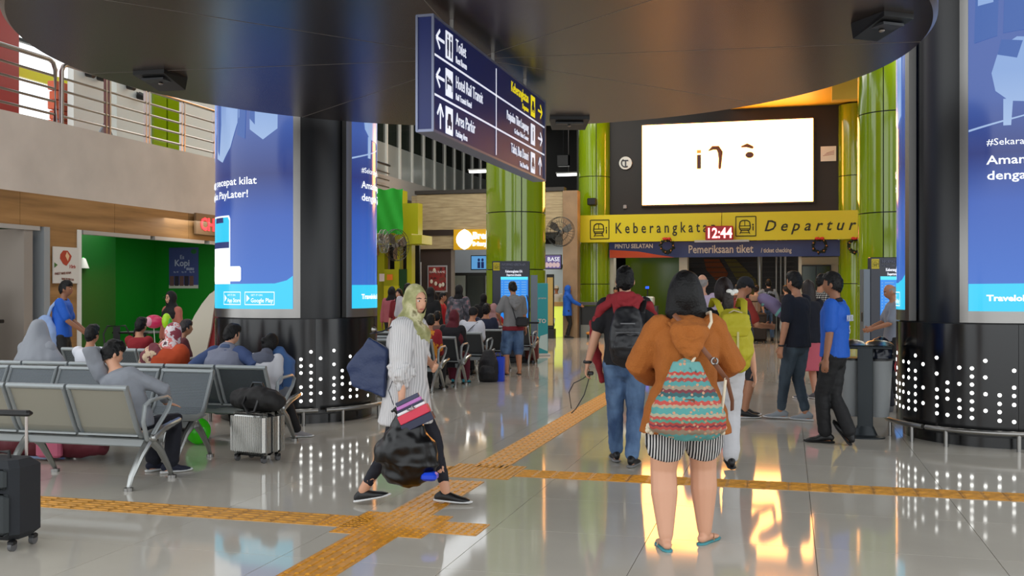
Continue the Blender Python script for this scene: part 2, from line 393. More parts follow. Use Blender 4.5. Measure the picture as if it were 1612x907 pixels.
    if face:
        wm = M('eye_white', (230, 225, 220), rough=.2); im = M('eye_dark', (22, 12, 8), rough=.15); lm = M('lip_rose', (165, 82, 76), rough=.45)
        for sx in (-1, 1):
            e = MB().ell(hp(sx*.031, .0735, .008), .0135*hs, .011*hs, .0075*hs, 10, 8, HM).build('eye', wm, root)
            MB().ell(hp(sx*.031, .0815, .008), .0062*hs, .005*hs, .0062*hs, 8, 6, HM).build('iris', im, e)
            MB().loft([hp(sx*.016, .087, .026), hp(sx*.032, .084, .031), hp(sx*.049, .073, .026)], [.003*hs, .0035*hs, .002*hs], (0, 0, 1), 6).build('eyebrow', hairb, root)
        MB().loft([hp(-.022, .078, -.056), hp(-.01, .089, -.053), hp(.01, .089, -.053), hp(.022, .078, -.056)], [.003*hs, .0055*hs, .0055*hs, .003*hs], (0, 0, 1), 7).build('mouth', lm, root)
    # clothes
    if bottom:
        kind, bm_ = bottom[0], bottom[1]; o = bottom[2] if len(bottom) > 2 else {}
        c = MB(); e = o.get('e', .017)*s; ln = {'trousers': .965, 'shorts': .5}.get(kind, .9); ln = o.get('len', ln)
        if kind != 'skirt':
            c.loft([pel-upp*.075*s, pel-upp*.01*s, pel+upp*.075*s, pel+upp*.12*s], [((.115*w*hipw)*s+e, .095*w*s+e), (.155*w*hipw*s+e, .112*w*s+e), (.142*w*s+e, .105*w*s+e), (.136*w*s+e*.8, .1*w*s+e*.8)], side, 18)
            cf = o.get('cuff', .05); kf = o.get('knee', .06)
            for h_, k_, a_ in ((hpL, knL, anL), (hpR, knR, anR)): limb(c, h_, k_, a_, .09*w*hipw, kf*w, (kf+cf)/2+.002, cf, e*.6, ln)
            blob(kind, c, bm_, root, vox, 2, .006*s, 9, zs=1.8)
        else:
            zz = o.get('z', .3)*s; fl = o.get('fl', .1)
            kn = (knL+knR)/2; cen = V((pel.x, pel.y, zz)) if base is STAND else None
            if base is STAND: pts = [pel+upp*.1*s, pel, pel.lerp(cen, .5), cen]; rr = [(.14*s, .11*s), (.165*w*s+e, .125*w*s+e), ((.17*w+fl*.5)*s, (.13*w+fl*.5)*s), ((.17*w+fl)*s, (.13*w+fl)*s)]
            else:
                an = (anL+anR)/2; pts = [pel+upp*.1*s, pel+V((0, .05*s, -.02*s)), kn+V((0, .02*s, .01*s)), V((kn.x, kn.y+.04*s, zz))]; rr = [(.14*s, .11*s), (.18*s, .12*s), ((.15+fl)*s, .1*s), ((.15+fl)*s, .12*s)]
            c.loft(pts, rr, side, 20, 'flat'); blob('skirt', c, bm_, root, vox, 2, .01*s, 8, zs=.25)
    if top:
        tm = top[0]; o = top[1] if len(top) > 1 else {}
        sl = o.get('sleeve', .38); hem = o.get('hem', -.04); e = o.get('e', .02)*s; fl = o.get('fl', 0); c = MB()
        hz = pel+upp*hem*s; bl = o.get('belly', 0)
        sec = [(hz, .158*hipw+fl, .115+fl*.8), (hz.lerp(pel+upp*.1*s, .5), .152*hipw+fl*.5, .113+fl*.4+bl*.5), (pel+upp*.13*s, .138, .105+bl), (chest-up*.03*s, .146, .113), (chest+up*.04*s, .158, .116), (chest+up*.1*s, .158, .1), (chest+up*.135*s, .13, .082), (nb, .078, .066)]
        c.loft([a for a, _, _ in sec], [(x*w*s+e, y*w*s+e) for _, x, y in sec[:-1]]+[(.078*s+e*.4, .068*s+e*.4)], side, 20, 'flat')
        if sl > 0:
            for a_, m_, c_ in ((shL, elL, wrL), (shR, elR, wrR)):
                limb(c, a_-(m_-a_).normalized()*.01*s, m_, c_, .058*w, .05*w, .046*w, .034, e*o.get('se', .6), sl)
        p.top = blob(o.get('name', 'shirt'), c, tm, root, vox, 2, o.get('nz', .009)*s, 8)
        if o.get('collar'):
            cc = MB(); cc.loft([nb+V((0, -.01, -.012))*s, nb+V((0, 0, .03))*s], [(.074*s, .07*s), (.062*s, .064*s)], side, 18, 'flat'); blob('collar', cc, o['collar'], root, min(vox, .01), 1)
        if o.get('hood'):
            cc = MB(); cc.loft([nb+V((.09*cos(a)*s, (-.02+.085*sin(a))*s, (-.02-.02*sin(a))*s)) for a in [2*pi*k/16 for k in range(16)]], .038*s, (0, 0, 1), 10, closed=True)
            he = V((0, -(w-1)*.13-e*.75, 0))
            cc.loft([nb+V((0, -.07, .01))*s, nb+V((.0, -.13, -.05))*s+he, nb+V((0, -.155, -.15))*s+he, nb+V((0, -.15, -.215))*s+he], [(.1*s, .045*s), (.13*s, .055*s), (.09*s, .05*s), (.035*s, .03*s)], side, 16)
            for kf in range(3): cc.loft([nb+V((-.12+.01*kf, -.08, .0-.02*kf))*s+he*.6, nb+V((-.07+.012*kf, -.17, -.08-.04*kf))*s+he, nb+V((.0, -.195, -.1-.045*kf))*s+he, nb+V((.07-.012*kf, -.17, -.08-.04*kf))*s+he, nb+V((.12-.01*kf, -.08, -.02*kf))*s+he*.6], .016*s, (0, 0, 1), 8)
            blob('hood', cc, tm, root, min(vox, .009), 1, .014*s, 14)
    # hair / head cover
    st, hm = hair[0], hair[1] or hairb; hcol = hair[2] if len(hair) > 2 else None
    hl = lambda c: (HI @ (c-head))/hs
    def cap(f=1.08, dz=.004, dy=-.004):
        m = MB(); m.ell((0, 0, 0), 1, 1, 1, 22, 16)
        m.v = [hp(.077*f*v.x, .097*f*v.y+dy, .117*f*v.z+dz) for v in m.v]; return m
    if st in ('short', 'bald', 'thin'):
        m = cap(1.07 if st == 'short' else 1.035)
        if st == 'short': m.ell(hp(0, .008, .058), .076*hs, .099*hs, .08*hs, 14, 10, HM).ell(hp(.012, .03, .075), .06*hs, .07*hs, .062*hs, 12, 8, HM)
        zt = .05
        if st == 'short': kp = lambda c: (lambda h, j: (h.z > .058-.25*max(0, .03-h.y)-.25*abs(h.x)+j) or (h.y < .012 and h.z > -.088+.8*max(0, h.y+.085)+j) or (h.y < .026 and h.z > -.012+j and abs(h.x) > .05))(hl(c), .012*noise.noise(hl(c)*38))
        else: kp = lambda c: (lambda h: h.y < .02 and -.06+.6*max(0, h.y+.08) < h.z < (.045 if st == 'bald' else .08))(hl(c))
        blob('hair', m, hm, root, min(vox, .01), 1, .007, 34, kp)
    elif st in ('bob', 'long', 'pony', 'bun'):
        m = cap(1.13*vol, 0 if vol > 1 else .004)
        zb = {'bob': -.16, 'long': -.36, 'pony': -.06, 'bun': -.05}[st]
        if st in ('bob', 'long'):
            m.loft([hp(0, -.02, .04), hp(0, -.03, -.05), hp(0, -.04, zb*.7), hp(0, -.05, zb)], [(.09*hs*vol, .085*hs), (.104*hs*vol, .085*hs), (.112*hs*vol, .075*hs), (.098*hs*vol if st == 'bob' else .06*hs, .05*hs)], HM @ V((1, 0, 0)), 16)
        if st == 'pony':
            m.loft([hp(0, -.09, .03), hp(0, -.14, -.02), hp(0, -.13, -.12), hp(0, -.12, -.22), hp(0, -.11, -.27)], [(.03*hs, .03*hs), (.045*hs, .04*hs), (.055*hs, .04*hs), (.045*hs, .03*hs), (.015*hs, .01*hs)], HM @ V((1, 0, 0)), 12)
        if st == 'bun': m.ell(hp(0, -.11, .0), .04*hs, .035*hs, .04*hs, 12, 8)
        kp = lambda c: (lambda h: not (h.y > .025 and (h.x/.066)**2+((h.z+.03)/.088)**2 < 1) and not (h.z < -.04 and h.y > .04))(hl(c))
        blob('hair', m, hm, root, min(vox, .011), 1, .006, 16, kp, zs=.35)
    elif st == 'cap':
        m = cap(1.08)
        kp = lambda c: (lambda h: h.z > .0 or (h.y < .03 and h.z > -.06+.7*max(0, h.y+.08)))(hl(c))
        blob('hair', m, hairb, root, min(vox, .012), 1, 0, 1, lambda c: kp(c) and hl(c).z < .05)
        m = MB(); m.ell(hp(0, -.002, .035), .09*hs, .108*hs, .095*hs, 18, 10, HM)
        m.loft([hp(0, .085, .04), hp(0, .13, .034), hp(0, .165, .025)], [(.07*hs, .006*hs), (.065*hs, .006*hs), (.04*hs, .005*hs)], HM @ V((1, 0, 0)), 14)
        blob('cap', m, hm, root, min(vox, .01), 1, 0, 1, lambda c: hl(c).z > .02)
    elif st == 'hijab':
        o = hair[3] if len(hair) > 3 else {}; lo = o.get('lo', .0); ww = o.get('w', 1)
        m = cap(1.16, .002, -.012)
        if o.get('bun', 1): m.ell(hp(0, -.085, -.0), .055*hs, .05*hs, .055*hs, 12, 8)
        m.loft([hp(0, -.01, -.03), hp(0, -.015, -.09), nb+up*.03*s, nb-up*.03*s+V((0, .01, 0)), nb-up*.1*s+V((0, .02, 0)), nb-up*(.16+lo)*s+V((0, .03, 0))],
               [(.082*hs, .095*hs), (.084*hs, .092*hs), (.11*s*ww, .1*s), (.165*s*ww, .125*s), (.205*s*ww, .15*s), ((.2+lo*.25)*s*ww, (.15+lo*.2)*s)], side, 20)
        kp = lambda c: (lambda h: not (h.y > .03 and (h.x/.058)**2+((h.z+.006)/.085)**2 < 1))(hl(c))
        blob('headscarf', m, hm, root, min(vox, .011), 1, .009, 11, kp, zs=.8)
        if hcol is not None:
            m = MB(); m.ell(hp(0, .0, .012), .083*hs, .101*hs, .112*hs, 18, 12, HM)
            blob('under_cap', m, hcol, root, min(vox, .011), 1, 0, 1, lambda c: (lambda h: h.z > .02 and h.y > 0)(hl(c)))
    if shoes:
        kd, sm_ = shoes[0], shoes[1]; sol = shoes[2] if len(shoes) > 2 else blackp
        for an, Rm in fts:
            fp = lambda x, y, z: an+Rm @ (V((x, y, z))*s); sx = Rm @ V((1, 0, 0))
            if kd == 'shoe':
                hi = shoes[3] if len(shoes) > 3 else 0.012
                m = MB(); m.loft([fp(0, -.062, -.045+hi), fp(0, -.03, -.03+hi), fp(0, .03, -.038+hi*.6), fp(0, .09, -.053), fp(0, .15, -.06), fp(0, .185, -.064)],
                                 [(.028*s, .036*s), (.036*s, .05*s), (.041*s, .042*s), (.047*s, .03*s), (.045*s, .024*s), (.028*s, .014*s)], sx, 14)
                o = blob('shoe', m, sm_, root, min(vox, .009), 1)
                so = MB(); so.loft([fp(0, -.085, -.073), fp(0, -.06, -.074), fp(0, .03, -.074), fp(0, .12, -.074), fp(0, .19, -.071), fp(0, .21, -.068)],
                                   [(.025*s, .011*s), (.04*s, .013*s), (.042*s, .012*s), (.052*s, .011*s), (.04*s, .011*s), (.018*s, .008*s)], sx, 14); so.build('sole', sol, o)
            else:
                so = MB(); so.loft([fp(0, -.075, -.08), fp(0, -.05, -.08), fp(0, .03, -.08), fp(0, .12, -.08), fp(0, .185, -.08)],
                                   [(.02*s, .008*s), (.036*s, .009*s), (.038*s, .009*s), (.05*s, .009*s), (.03*s, .008*s)], sx, 14); o = so.build('flip_flop', sm_, root)
                MB().loft([fp(-.048, .04, -.066), fp(-.03, .075, -.04), fp(0, .12, -.05), fp(.03, .075, -.04), fp(.048, .04, -.066)], [(.008*s, .003*s)]*5, (0, 1, 0), 6).build('strap', shoes[2], o)
    p.M = Matrix.Translation(V(loc)) @ Matrix.Rotation(-R(az), 4, 'Z'); p.az = az; p.loc = V(loc)
    p.w = lambda c: p.M @ V(c)
    return p
def held(p, name, label, cat, at=(0, 0, 0), group=None):
    """a thing carried by a person: own top-level object, same frame as the person, based at `at`"""
    o = thing(name, label, cat, p.w(at), p.az, group); return o
# ================= STRUCTURE =================
# floor: slab + individually laid polished tiles near the camera, joined field beyond
T, J = .97, .004; V0, U0 = .154, 7.13
fl = hstruct('floor', MB().box(-19, -9, -.35, 12, 46, -.006), grout_m)
tme = MB().box(J/2, J/2, -.006, T-J/2, T-J/2, 0).mesh('tile', floor_m)
near = set()
def seen(u, v):
    for du in (0, .5, 1):
        for dv in (0, .5, 1):
            p = W(u+du*T, v+dv*T)
            if p.y > 4.2 and abs(p.x/p.y) < .54 and p.y < 16: return True
    return False
field = MB()
for i in range(-20, 13):
    for j in range(-17, 41):
        v, u = V0+i*T, U0+j*T
        if u < -9 or u > 45 or v < -19 or v+T > 12: continue
        if seen(u, v) and len(near) < 290:
            near.add((i, j)); o = link('tile', tme, fl); o.location = (v, u, 0)
        else: field.add([(v+J/2, u+J/2, 0), (v+T-J/2, u+J/2, 0), (v+T-J/2, u+T-J/2, 0), (v+J/2, u+T-J/2, 0)], [(0, 1, 2, 3)])
tag(field.build('tile_field', floor_m, fl, False), kind='stuff')

# tactile paving
tp = hthing('tactile_paving', 'yellow raised tactile guiding path crossing the grey floor tiles', 'paving', 6.07, -2.44)
t3 = .305
def guide(worn=False):
    m = MB().box(.002, .002, 0, t3-.002, t3-.002, .004)
    for k in range(5):
        x = .03+k*.061
        for y0, y1 in ((.012, .142), (.162, .293)):
            m.add([(x-.014, y0, .004), (x+.014, y0, .004), (x+.014, y1, .004), (x-.014, y1, .004), (x-.008, y0+.008, .0095), (x+.008, y0+.008, .0095), (x+.008, y1-.008, .0095), (x-.008, y1-.008, .0095)],
                  [(4, 5, 6, 7), (0, 1, 5, 4), (1, 2, 6, 5), (2, 3, 7, 6), (3, 0, 4, 7)])
    return m
gm = guide().mesh('guiding_tile', tact_m)
gw = guide().mesh('guiding_tile', tactw_m)
wm_ = MB().box(.002, .002, 0, t3-.002, t3-.002, .004)
for a in range(6):
    for b_ in range(6):
        x, y = .03+a*.049, .03+b_*.049; r1, r2 = .016, .010
        wm_.add([(x+r1*cos(k*pi/3), y+r1*sin(k*pi/3), .004) for k in range(6)]+[(x+r2*cos(k*pi/3), y+r2*sin(k*pi/3), .009) for k in range(6)],
                [tuple(range(6, 12))]+[(k, (k+1) % 6, 6+(k+1) % 6, 6+k) for k in range(6)])
wm_ = wm_.mesh('warning_tile', tact_m)
def lay(me, name, v, u, rot=0):
    o = link(name, me, tp)
    if rot: o.rotation_euler.z = pi/2; o.location = (v+t3+2.44, u-6.07, 0)
    else: o.location = (v+2.44, u-6.07, 0)
blocks = ((5.78, 6.40), (7.75, 8.37))
u = 5.78-t3*9
while u < 31:
    inb = [b for b in blocks if u+t3*.5 > b[0] and u+t3*.5 < b[1]]
    if not inb: lay(gm, 'guiding_tile', -2.44-t3/2, u)
    u += t3
for (u0, u1) in blocks:
    for a in range(2):
        for b_ in range(2): lay(wm_, 'warning_tile', -2.75+a*t3+.005, u0+b_*t3)
for a, (vv, uu) in enumerate(((-2.75-t3*.55, 5.93), (-2.14+.0, 5.93), (-2.14, 7.9), (-2.75-t3*.9, 7.9))):
    if a in (0, 1, 3): lay(wm_, 'warning_tile', vv, uu)
v = -2.75-t3*1.55
while v > -8: lay(gw, 'guiding_tile', v, 5.93, 1); v -= t3
v = -2.14 + .01
while v < 4.2: lay(gw if v > -1 else gm, 'guiding_tile', v, 7.9, 1); v += t3

# high ceiling, right wall, back
ceil_m = M('dark_hall_ceiling', (62, 62, 60), rough=.8)
hstruct('ceiling', MB().box(-12, 0, 9.0, 12, 46, 9.2), ceil_m)
cl2 = MB()
for k in range(9): cl2.box(-12, 3+k*5, 8.7, 12, 3.3+k*5, 9.0)
hstruct('trim_1', cl2, M('ceiling_beam', (80, 80, 78), rough=.7))
hstruct('wall_right', MB().box(9, 14, 0, 9.3, 46, 9), M('grey_wall_paint', (150, 148, 142), rough=.7))
hstruct('wall_back', MB().box(-19, 45, 0, 12, 45.3, 9), M('dark_back_wall', (48, 46, 44), rough=.8))

# ---- left: concrete mezzanine, wood fascia, shops ----
zb, zt = 3.10, 4.36
hstruct('wall_left', MB().box(-12.0, 9, zb, -12.5, 30.8, zt).box(-19, 9, zb+.05, -12.5, 30.8, zt-.35), conc)
fa = MB()
def wseg(u0, u1, z0, z1, d=.22): fa.box(-12.0-.02, u0, z0, -12.0-d, u1, z1)
ua = FV(75, 400, -12)[0]; ub = FV(127, 400, -12)[0]; uc = 22.0
# door openings: first shop u<ua, pillar ua..ub, second shop ub..uc
zs = 2.56
us = 9.0
while us < 30.7:
    ue = min(us+2.4, 30.7); fa.box(-12.0, us+.004, zs, -12.2, ue-.004, zb); us = ue
hstruct('wall_left_fascia', fa, wood_p).name = 'trim_2'
hstruct('trim_3', MB().box(-12.0, ua, 0, -12.25, ub, zs), wood_p)
hstruct('trim_4', MB().box(-11.98, ub-.10, 0, -12.22, ub, zs), white)
hstruct('trim_5', MB().box(-11.97, ua-.12, 0, -12.3, ua+.02, zs), M('grey_door_post', (150, 156, 160), rough=.5))
tr = MB()
for (a, b_) in ((ub+.05, ub+2.0), (ub+2.15, ub+3.9), (ub+4.1, ub+7.4), (10.5, ua-.2)): tr.box(-11.98, a, zs-.07, -12.1, b_, zs-.0)
hstruct('trim_6', tr, M('shutter_track_grey', (170, 168, 165), rough=.4))
# green shop room
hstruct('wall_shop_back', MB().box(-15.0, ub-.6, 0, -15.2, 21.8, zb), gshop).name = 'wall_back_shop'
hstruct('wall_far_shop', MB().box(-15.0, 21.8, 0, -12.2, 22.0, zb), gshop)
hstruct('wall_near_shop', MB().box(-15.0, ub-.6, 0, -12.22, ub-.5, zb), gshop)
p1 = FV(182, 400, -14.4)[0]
hstruct('wall_niche_shop', MB().box(-15.0, ub-.5, 0, -14.4, p1, zb), M('shop_green_dark', (10, 92, 26), rough=.5))  # same green paint as the room, with its shade put into the colour
hstruct('ceiling_shop', MB().box(-15.2, 8, zb-.04, -12.2, 22, zb), M('shop_ceiling', (40, 90, 50), rough=.7))
# cafe room with slatted wall
cafe = MB()
for k in range(26): cafe.box(-14.0, 9+k*.33, 0, -14.12-(k % 2)*.0, 9+k*.33+.325, 2.9)
hstruct('wall_cafe', cafe, M('beige_board_wall', (150, 142, 134), rough=.7))
hstruct('wall_cafe_soffit', MB().box(-12.9, ua-.75, 2.1, -15, ua-.56, 3.05), M('slate_grey', (72, 80, 82), rough=.6))
hstruct('wall_cafe_end', MB().box(-19, ua-.55, 0, -12.0, ua-.35, 2.5), M('cafe_pale_wall', (150, 142, 134), rough=.7))
ct = hthing('cafe_counter', 'dark topped wooden cafe counter at the far left shop opening', 'counter', 13.3, -12.0)
m = MB(); [m.box(-.55, -3+.3*k, 0, -.0, -3+.3*k+.29, .98) for k in range(10)]
m.build('front_panel', M('grey_brown_boards', (92, 80, 70), rough=.6), ct, False)
MB().box(-.6, -3.05, .98, .06, .1, 1.04, .01).build('worktop', M('counter_black', (24, 24, 26), rough=.3), ct, False)

# upper level behind the railing
upw = M('upper_white_panel', (205, 210, 205), rough=.6)
hstruct('wall_upper_1', MB().box(-14.2, FV(116, 150, -14.2)[0], zt-.3, -14.35, FV(176, 150, -14.2)[0], 7.5), upw)
hstruct('wall_upper_2', MB().box(-14.2, FV(184, 150, -14.2)[0], zt-.3, -14.35, FV(239, 150, -14.2)[0], 7.5), upw)
hstruct('wall_upper_3', MB().box(-14.2, FV(281, 150, -14.2)[0], zt-.3, -14.35, 44, 9), upw)
gc = hthing('clad_column', 'lime green clad pillar on the upper floor behind the railing', 'column', (FV(239, 150, -14.2)[0]+FV(281, 150, -14.2)[0])/2, -14.3, 0, zt-.35)
uu0, uu1 = FV(239, 150, -14.2)[0], FV(281, 150, -14.2)[0]; mid = (uu0+uu1)/2
MB().box(-.15, uu0-mid, 0, .15, -.03, 5).build('panel', green_m, gc, False); MB().box(-.15, .03, 0, .15, uu1-mid, 5).build('panel', green_m, gc, False); MB().box(-.1, -.05, 0, .1, .05, 5).build('joint', blackp, gc, False)
ur = FV(30, 100, -13.2)[0]
hstruct('wall_red', MB().box(-13.2, ur-5, zt-.3, -13.6, ur, 9), M('red_wall_panel', (168, 34, 38), rough=.35))
yb = MB(); yb.box(-15.5, ur-1, 5.98, -15.6, ur+12, 6.2)
hstruct('trim_7', yb, M('yellow_beam_paint', (205, 200, 30), rough=.4))
hstruct('trim_8', MB().box(-15.0, ur+2, 6.55, -15.1, ur+10, 6.62), blackp)
bk = hthing('brick_pier', 'orange brick pier beside the upper floor opening', 'pier', FV(103, 150, -14.6)[0], -14.6, 0, zt-.35)
for i in range(9):
    for j in range(2): MB().box(-.1, -.42+j*.44+(i % 2)*.05, .02+i*.2, .1, -.02+j*.44+(i % 2)*.05, .2+i*.2, .01).build('brick', M('orange_brick', (196, 96, 66), rough=.8), bk, False)
lg = hthing('ornament_panel', 'small grey and orange geometric ornament on the upper floor wall', 'ornament', FV(143, 190, -14.0)[0], -13.62, 0, zt-.3)
MB().poly([(0, -.5, .3), (0, 0, .95), (0, .5, .3)], (1, 0, 0), .04).build('grey_triangle', M('slate_triangle', (110, 118, 128), rough=.5), lg, False)
MB().loft([(.05, 0, .1), (.05, 0, .55)], [(.32, .32), (.32, .32)], (1, 0, 0), 20, 'flat').build('orange_drum', M('orange_red', (222, 74, 40), rough=.5), lg)
for k, (pa, pb) in enumerate((((-14.0), 148), ((-14.0), 166), ((-14.0), 212), ((-14.0), 228))):
    ux, zx = FV(pb, (114, 120, 134, 150)[k], -14.0)
    s_ = hthing('spotlight', ('first', 'second', 'third', 'last')[k]+' small black spotlight from the left on the upper floor panels', 'spotlight', ux, -14.15, 0, zx, 'spotlights on the upper floor panels')
    MB().cyl((0, 0, 0), .09, .16, 12, .07, (1, 0, -.4)).build('lamp_head', blackp, s_); MB().tube([(0, 0, 0), (-.06, 0, .08)], .02).build('bracket', blackp, s_)

# railings on the mezzanine edge
def railing(name, label, u0, u1, posts, endL, endR):
    vv = -12.15; r = hthing(name, label, 'railing', (u0+u1)/2, vv, 0, zt); mu = (u0+u1)/2; top = 1.08
    f = lambda u, z: (0, u-mu, z)
    pts = []
    if endL: pts += [f(u0, 0), f(u0, top-.14), f(u0+.05, top-.04), f(u0+.15, top)]
    else: pts += [f(u0, top)]
    if endR: pts += [f(u1-.15, top), f(u1-.05, top-.04), f(u1, top-.14), f(u1, 0)]
    else: pts += [f(u1, top)]
    MB().tube(pts, .04, 10).build('handrail', steeld, r)
    for k in range(4): MB().tube([f(u0+.04, .16+k*.22), f(u1-.04, .16+k*.22)], .022, 8).build('rail_bar', steeld, r)
    for u_ in posts:
        for d in (-.05, .05): MB().box(-.03, u_-mu+d-.014, 0, .03, u_-mu+d+.014, top-.03).build('post', steeld, r, False)
    return r
g0, g1 = FV(87, 140, -12.15)[0], FV(97, 140, -12.15)[0]
railing('stair_railing', 'steel railing segment on the balcony in front of the red wall', 10.2, g0, [], False, True)
railing('balcony_railing', 'long steel railing on the balcony running above the wooden shop fascia', g1, 30, [FV(x, 180, -12.15)[0] for x in (169, 231, 287, 338, 420, 520)], True, False)

# ---- far left mezzanine with mullioned glazing ----
wv = -12.3
ue0, ue1 = 29.5, 44
gz = hstruct('wall_left_band', MB().box(wv, 28, 4.5, wv-.4, 44, 5.15), M('pale_grey_fascia', (176, 172, 168), rough=.6))
gz.name = 'trim_9'
wn = hstruct('window_1', MB().box(wv-.3, 28, 7.95, wv-.45, 44, 8.1), white)
gl = M('mezzanine_glass', (40, 48, 44), rough=.08, spec=.8)
for k in range(14):
    a = 28+k*1.15
    MB().box(wv-.10, a+.06, 6.2, wv-.12, a+1.09, 8.0).build('pane', gl, wn, False); MB().box(wv-.10, a+.06, 5.15, wv-.12, a+1.09, 6.19).build('frosted_pane', M('frosted_grey_glass', (150, 156, 154), rough=.3), wn, False)
    MB().box(wv-.04, a-.05, 5.15, wv-.12, a+.05, 8.0).build('mullion', white, wn, False)
hstruct('wall_left_far', MB().box(-12.2, 22, 0, -12.4, 44, 4.5), M('grey_wall_paint2', (112, 104, 100), rough=.7))
# green banner cloth and yellow-green service pod
a0 = FV(594, 330, -11.9)[0]; a1 = FV(634, 330, -11.9)[0]
gv0 = -11.9; gv1, gz1 = FU(634, 297, 28.2); gz0 = FU(634, 368, 28.2)[1]
gb = hthing('green_banner', 'bright green cloth banner hung above the yellow kiosk, right of the black drum', 'banner', 28.2, (gv0+gv1)/2, 0, gz0)
m = MB(); n = 14; vs = []; fs = []
for i in range(n+1):
    for j in range(7): vs.append(((gv1-gv0)*(i/n-.5), .04*sin(i*.9+j*1.1), (gz1-gz0)*j/6+.03*sin(i*.9)))
for i in range(n):
    for j in range(6): fs.append((i*7+j, i*7+7+j, i*7+8+j, i*7+j+1))
m.add(vs, fs); m.build('cloth', M('green_cloth', (24, 158, 36), rough=.7), gb)
bz = tag(bpy.data.objects.new('yellow_kiosk', None), 'lime yellow kiosk front with dark slots behind the seated crowd', 'kiosk'); COL.objects.link(bz)
bz.location = W(29, -11.5); bz.rotation_euler.z = -TH
yk = M('kiosk_yellow_green', (168, 168, 22), rough=.4)
def fb(mb, x0, y0, x1, y1, u, d, org):   # box from picture rect on plane u (hall frame), depth d behind
    v0, z1 = FU(x0, y0, u); v1, z0 = FU(x1, y1, u); z0b = FU(x0, y1, u)[1]; z1b = FU(x1, y0, u)[1]
    return mb.box(v0-org[1], u-org[0], max(0, (z0+z0b)/2), v1-org[1], u+d-org[0], (z1+z1b)/2)
O_ = (29, -11.5)
fb(MB(), 594, 368, 648, 385, 28.6, .9, O_).build('lintel', yk, bz, False)
fb(MB(), 648, 370, 664, 384, 28.4, .9, O_).build('lintel', yk, bz, False)
for x0, x1 in ((594, 605), (621, 629), (640, 648)): fb(MB(), x0, 385, x1, 560, 28.8, .3, O_).build('pillar', yk, bz, False)
fb(MB(), 604, 424, 627, 480, 28.7, .3, O_).build('panel', yk, bz, False); fb(MB(), 604, 450, 626, 560, 28.6, .3, O_).build('panel', M('kiosk_yellow', (190, 182, 26), rough=.4), bz, False)
fb(MB(), 606, 300, 634, 368, 29.2, .4, O_).build('back_panel', yk, bz, False); fb(MB(), 634, 320, 658, 370, 29.2, .4, O_).build('back_panel', yk, bz, False)
fb(MB(), 614, 385, 660, 560, 29.6, .1, O_).build('dark_recess', blackp, bz, False)
fb(MB(), 628, 424, 640, 560, 28.75, .1, O_).build('dark_green_strip', M('bottle_green', (16, 62, 26), rough=.4), bz, False)
for i, (x0, y0, x1, y1) in enumerate(((597, 431, 605, 443), (609, 432, 618, 441))): fb(MB(), x0, y0, x1, y1, 28.55, .01, O_).build('paper_notice', M('notice_paper'+str(i), ((222, 205, 205), (230, 120, 40))[i], rough=.7), bz, False)

# ---- bread/coffee shop front ----
SU = 31.5
sh = hstruct('wall_shopfront', fb(MB(), 648, 307, 765, 362, SU, .3, (0, 0)), wood_g)
v0, z1 = FU(656, 305, SU); v1 = FU(886, 305, SU)[0]; zc = 4.65
m = MB()
for k in range(3): m.box(v0, SU-.02, 3.35+k*.43, v1, SU+.3, 3.35+k*.43+.425)
s2 = hstruct('wall_shopfront_boards', m, wood_g); s2.name = 'trim_10'
hstruct('trim_11', MB().box(v0-.05, SU-.06, zc, v1+.05, SU+.35, zc+.12), M('dark_capping', (50, 46, 42), rough=.5))
fb0 = lambda x0, y0, x1, y1, u, d: fb(MB(), x0, y0, x1, y1, u, d, (0, 0))
hstruct('trim_12', fb0(657, 362, 714, 371, SU-.03, .3), M('dark_brown_band', (44, 32, 28), rough=.5))
hstruct('trim_13', fb0(657, 371, 714, 392, SU, .3), wood_g)
hstruct('wall_brown', fb0(657, 392, 710, 540, SU+.1, .2), M('dark_brown_wall', (60, 46, 42), rough=.6))
hstruct('wall_shop_interior', fb0(700, 385, 905, 540, SU+4, .2), M('shop_pale_wall', (190, 200, 212), rough=.6))
hstruct('trim_14', fb0(710, 392, 714, 540, SU+.1, .15), M('shop_post', (128, 118, 110), rough=.5))
hstruct('trim_15', fb0(886, 300, 909, 534, SU-.1, .45), M('walnut_pillar', (150, 122, 92), rough=.45, var=.15, bs=3))
sg = hthing('shop_sign', 'yellow illuminated shop sign with white round emblem on beige boards', 'sign', SU, -9.4)
O_ = (SU, -9.4)
fb(MB(), 714, 361, 775, 393, SU-.12, .14, O_).build('sign_board', M('sign_ochre', (206, 158, 20), rough=.4, emit=(200, 150, 10), es=.25), sg, False)
c = FU(731, 377, SU-.14); m = MB()
prof = [(0, .33), (.06, .3), (.12, .27), (.2, .2), (.26, .1), (.28, 0), (.26, -.1), (.2, -.2), (.12, -.27), (.06, -.3), (0, -.33)]
m.poly([(c[0]-O_[1]+x, -.14, c[1]+z) for x, z in prof]+[(c[0]-O_[1]-x, -.14, c[1]+z) for x, z in prof[-2:0:-1]], (0, -1, 0), .05); glow = M('sign_white_glow', (255, 255, 255), emit=(255, 255, 250), es=2.5)
m.build('emblem', glow, sg, False)
c = FU(744, 377, SU-.14); text(sg, 'Bread', .3, (c[0]-O_[1], -.15, c[1]+.02), (1, 0, 0), (0, 0, 1), glow, bold=.012); text(sg, 'Bakery cafe', .17, (c[0]-O_[1], -.15, c[1]-.2), (1, 0, 0), (0, 0, 1), glow, bold=.01)
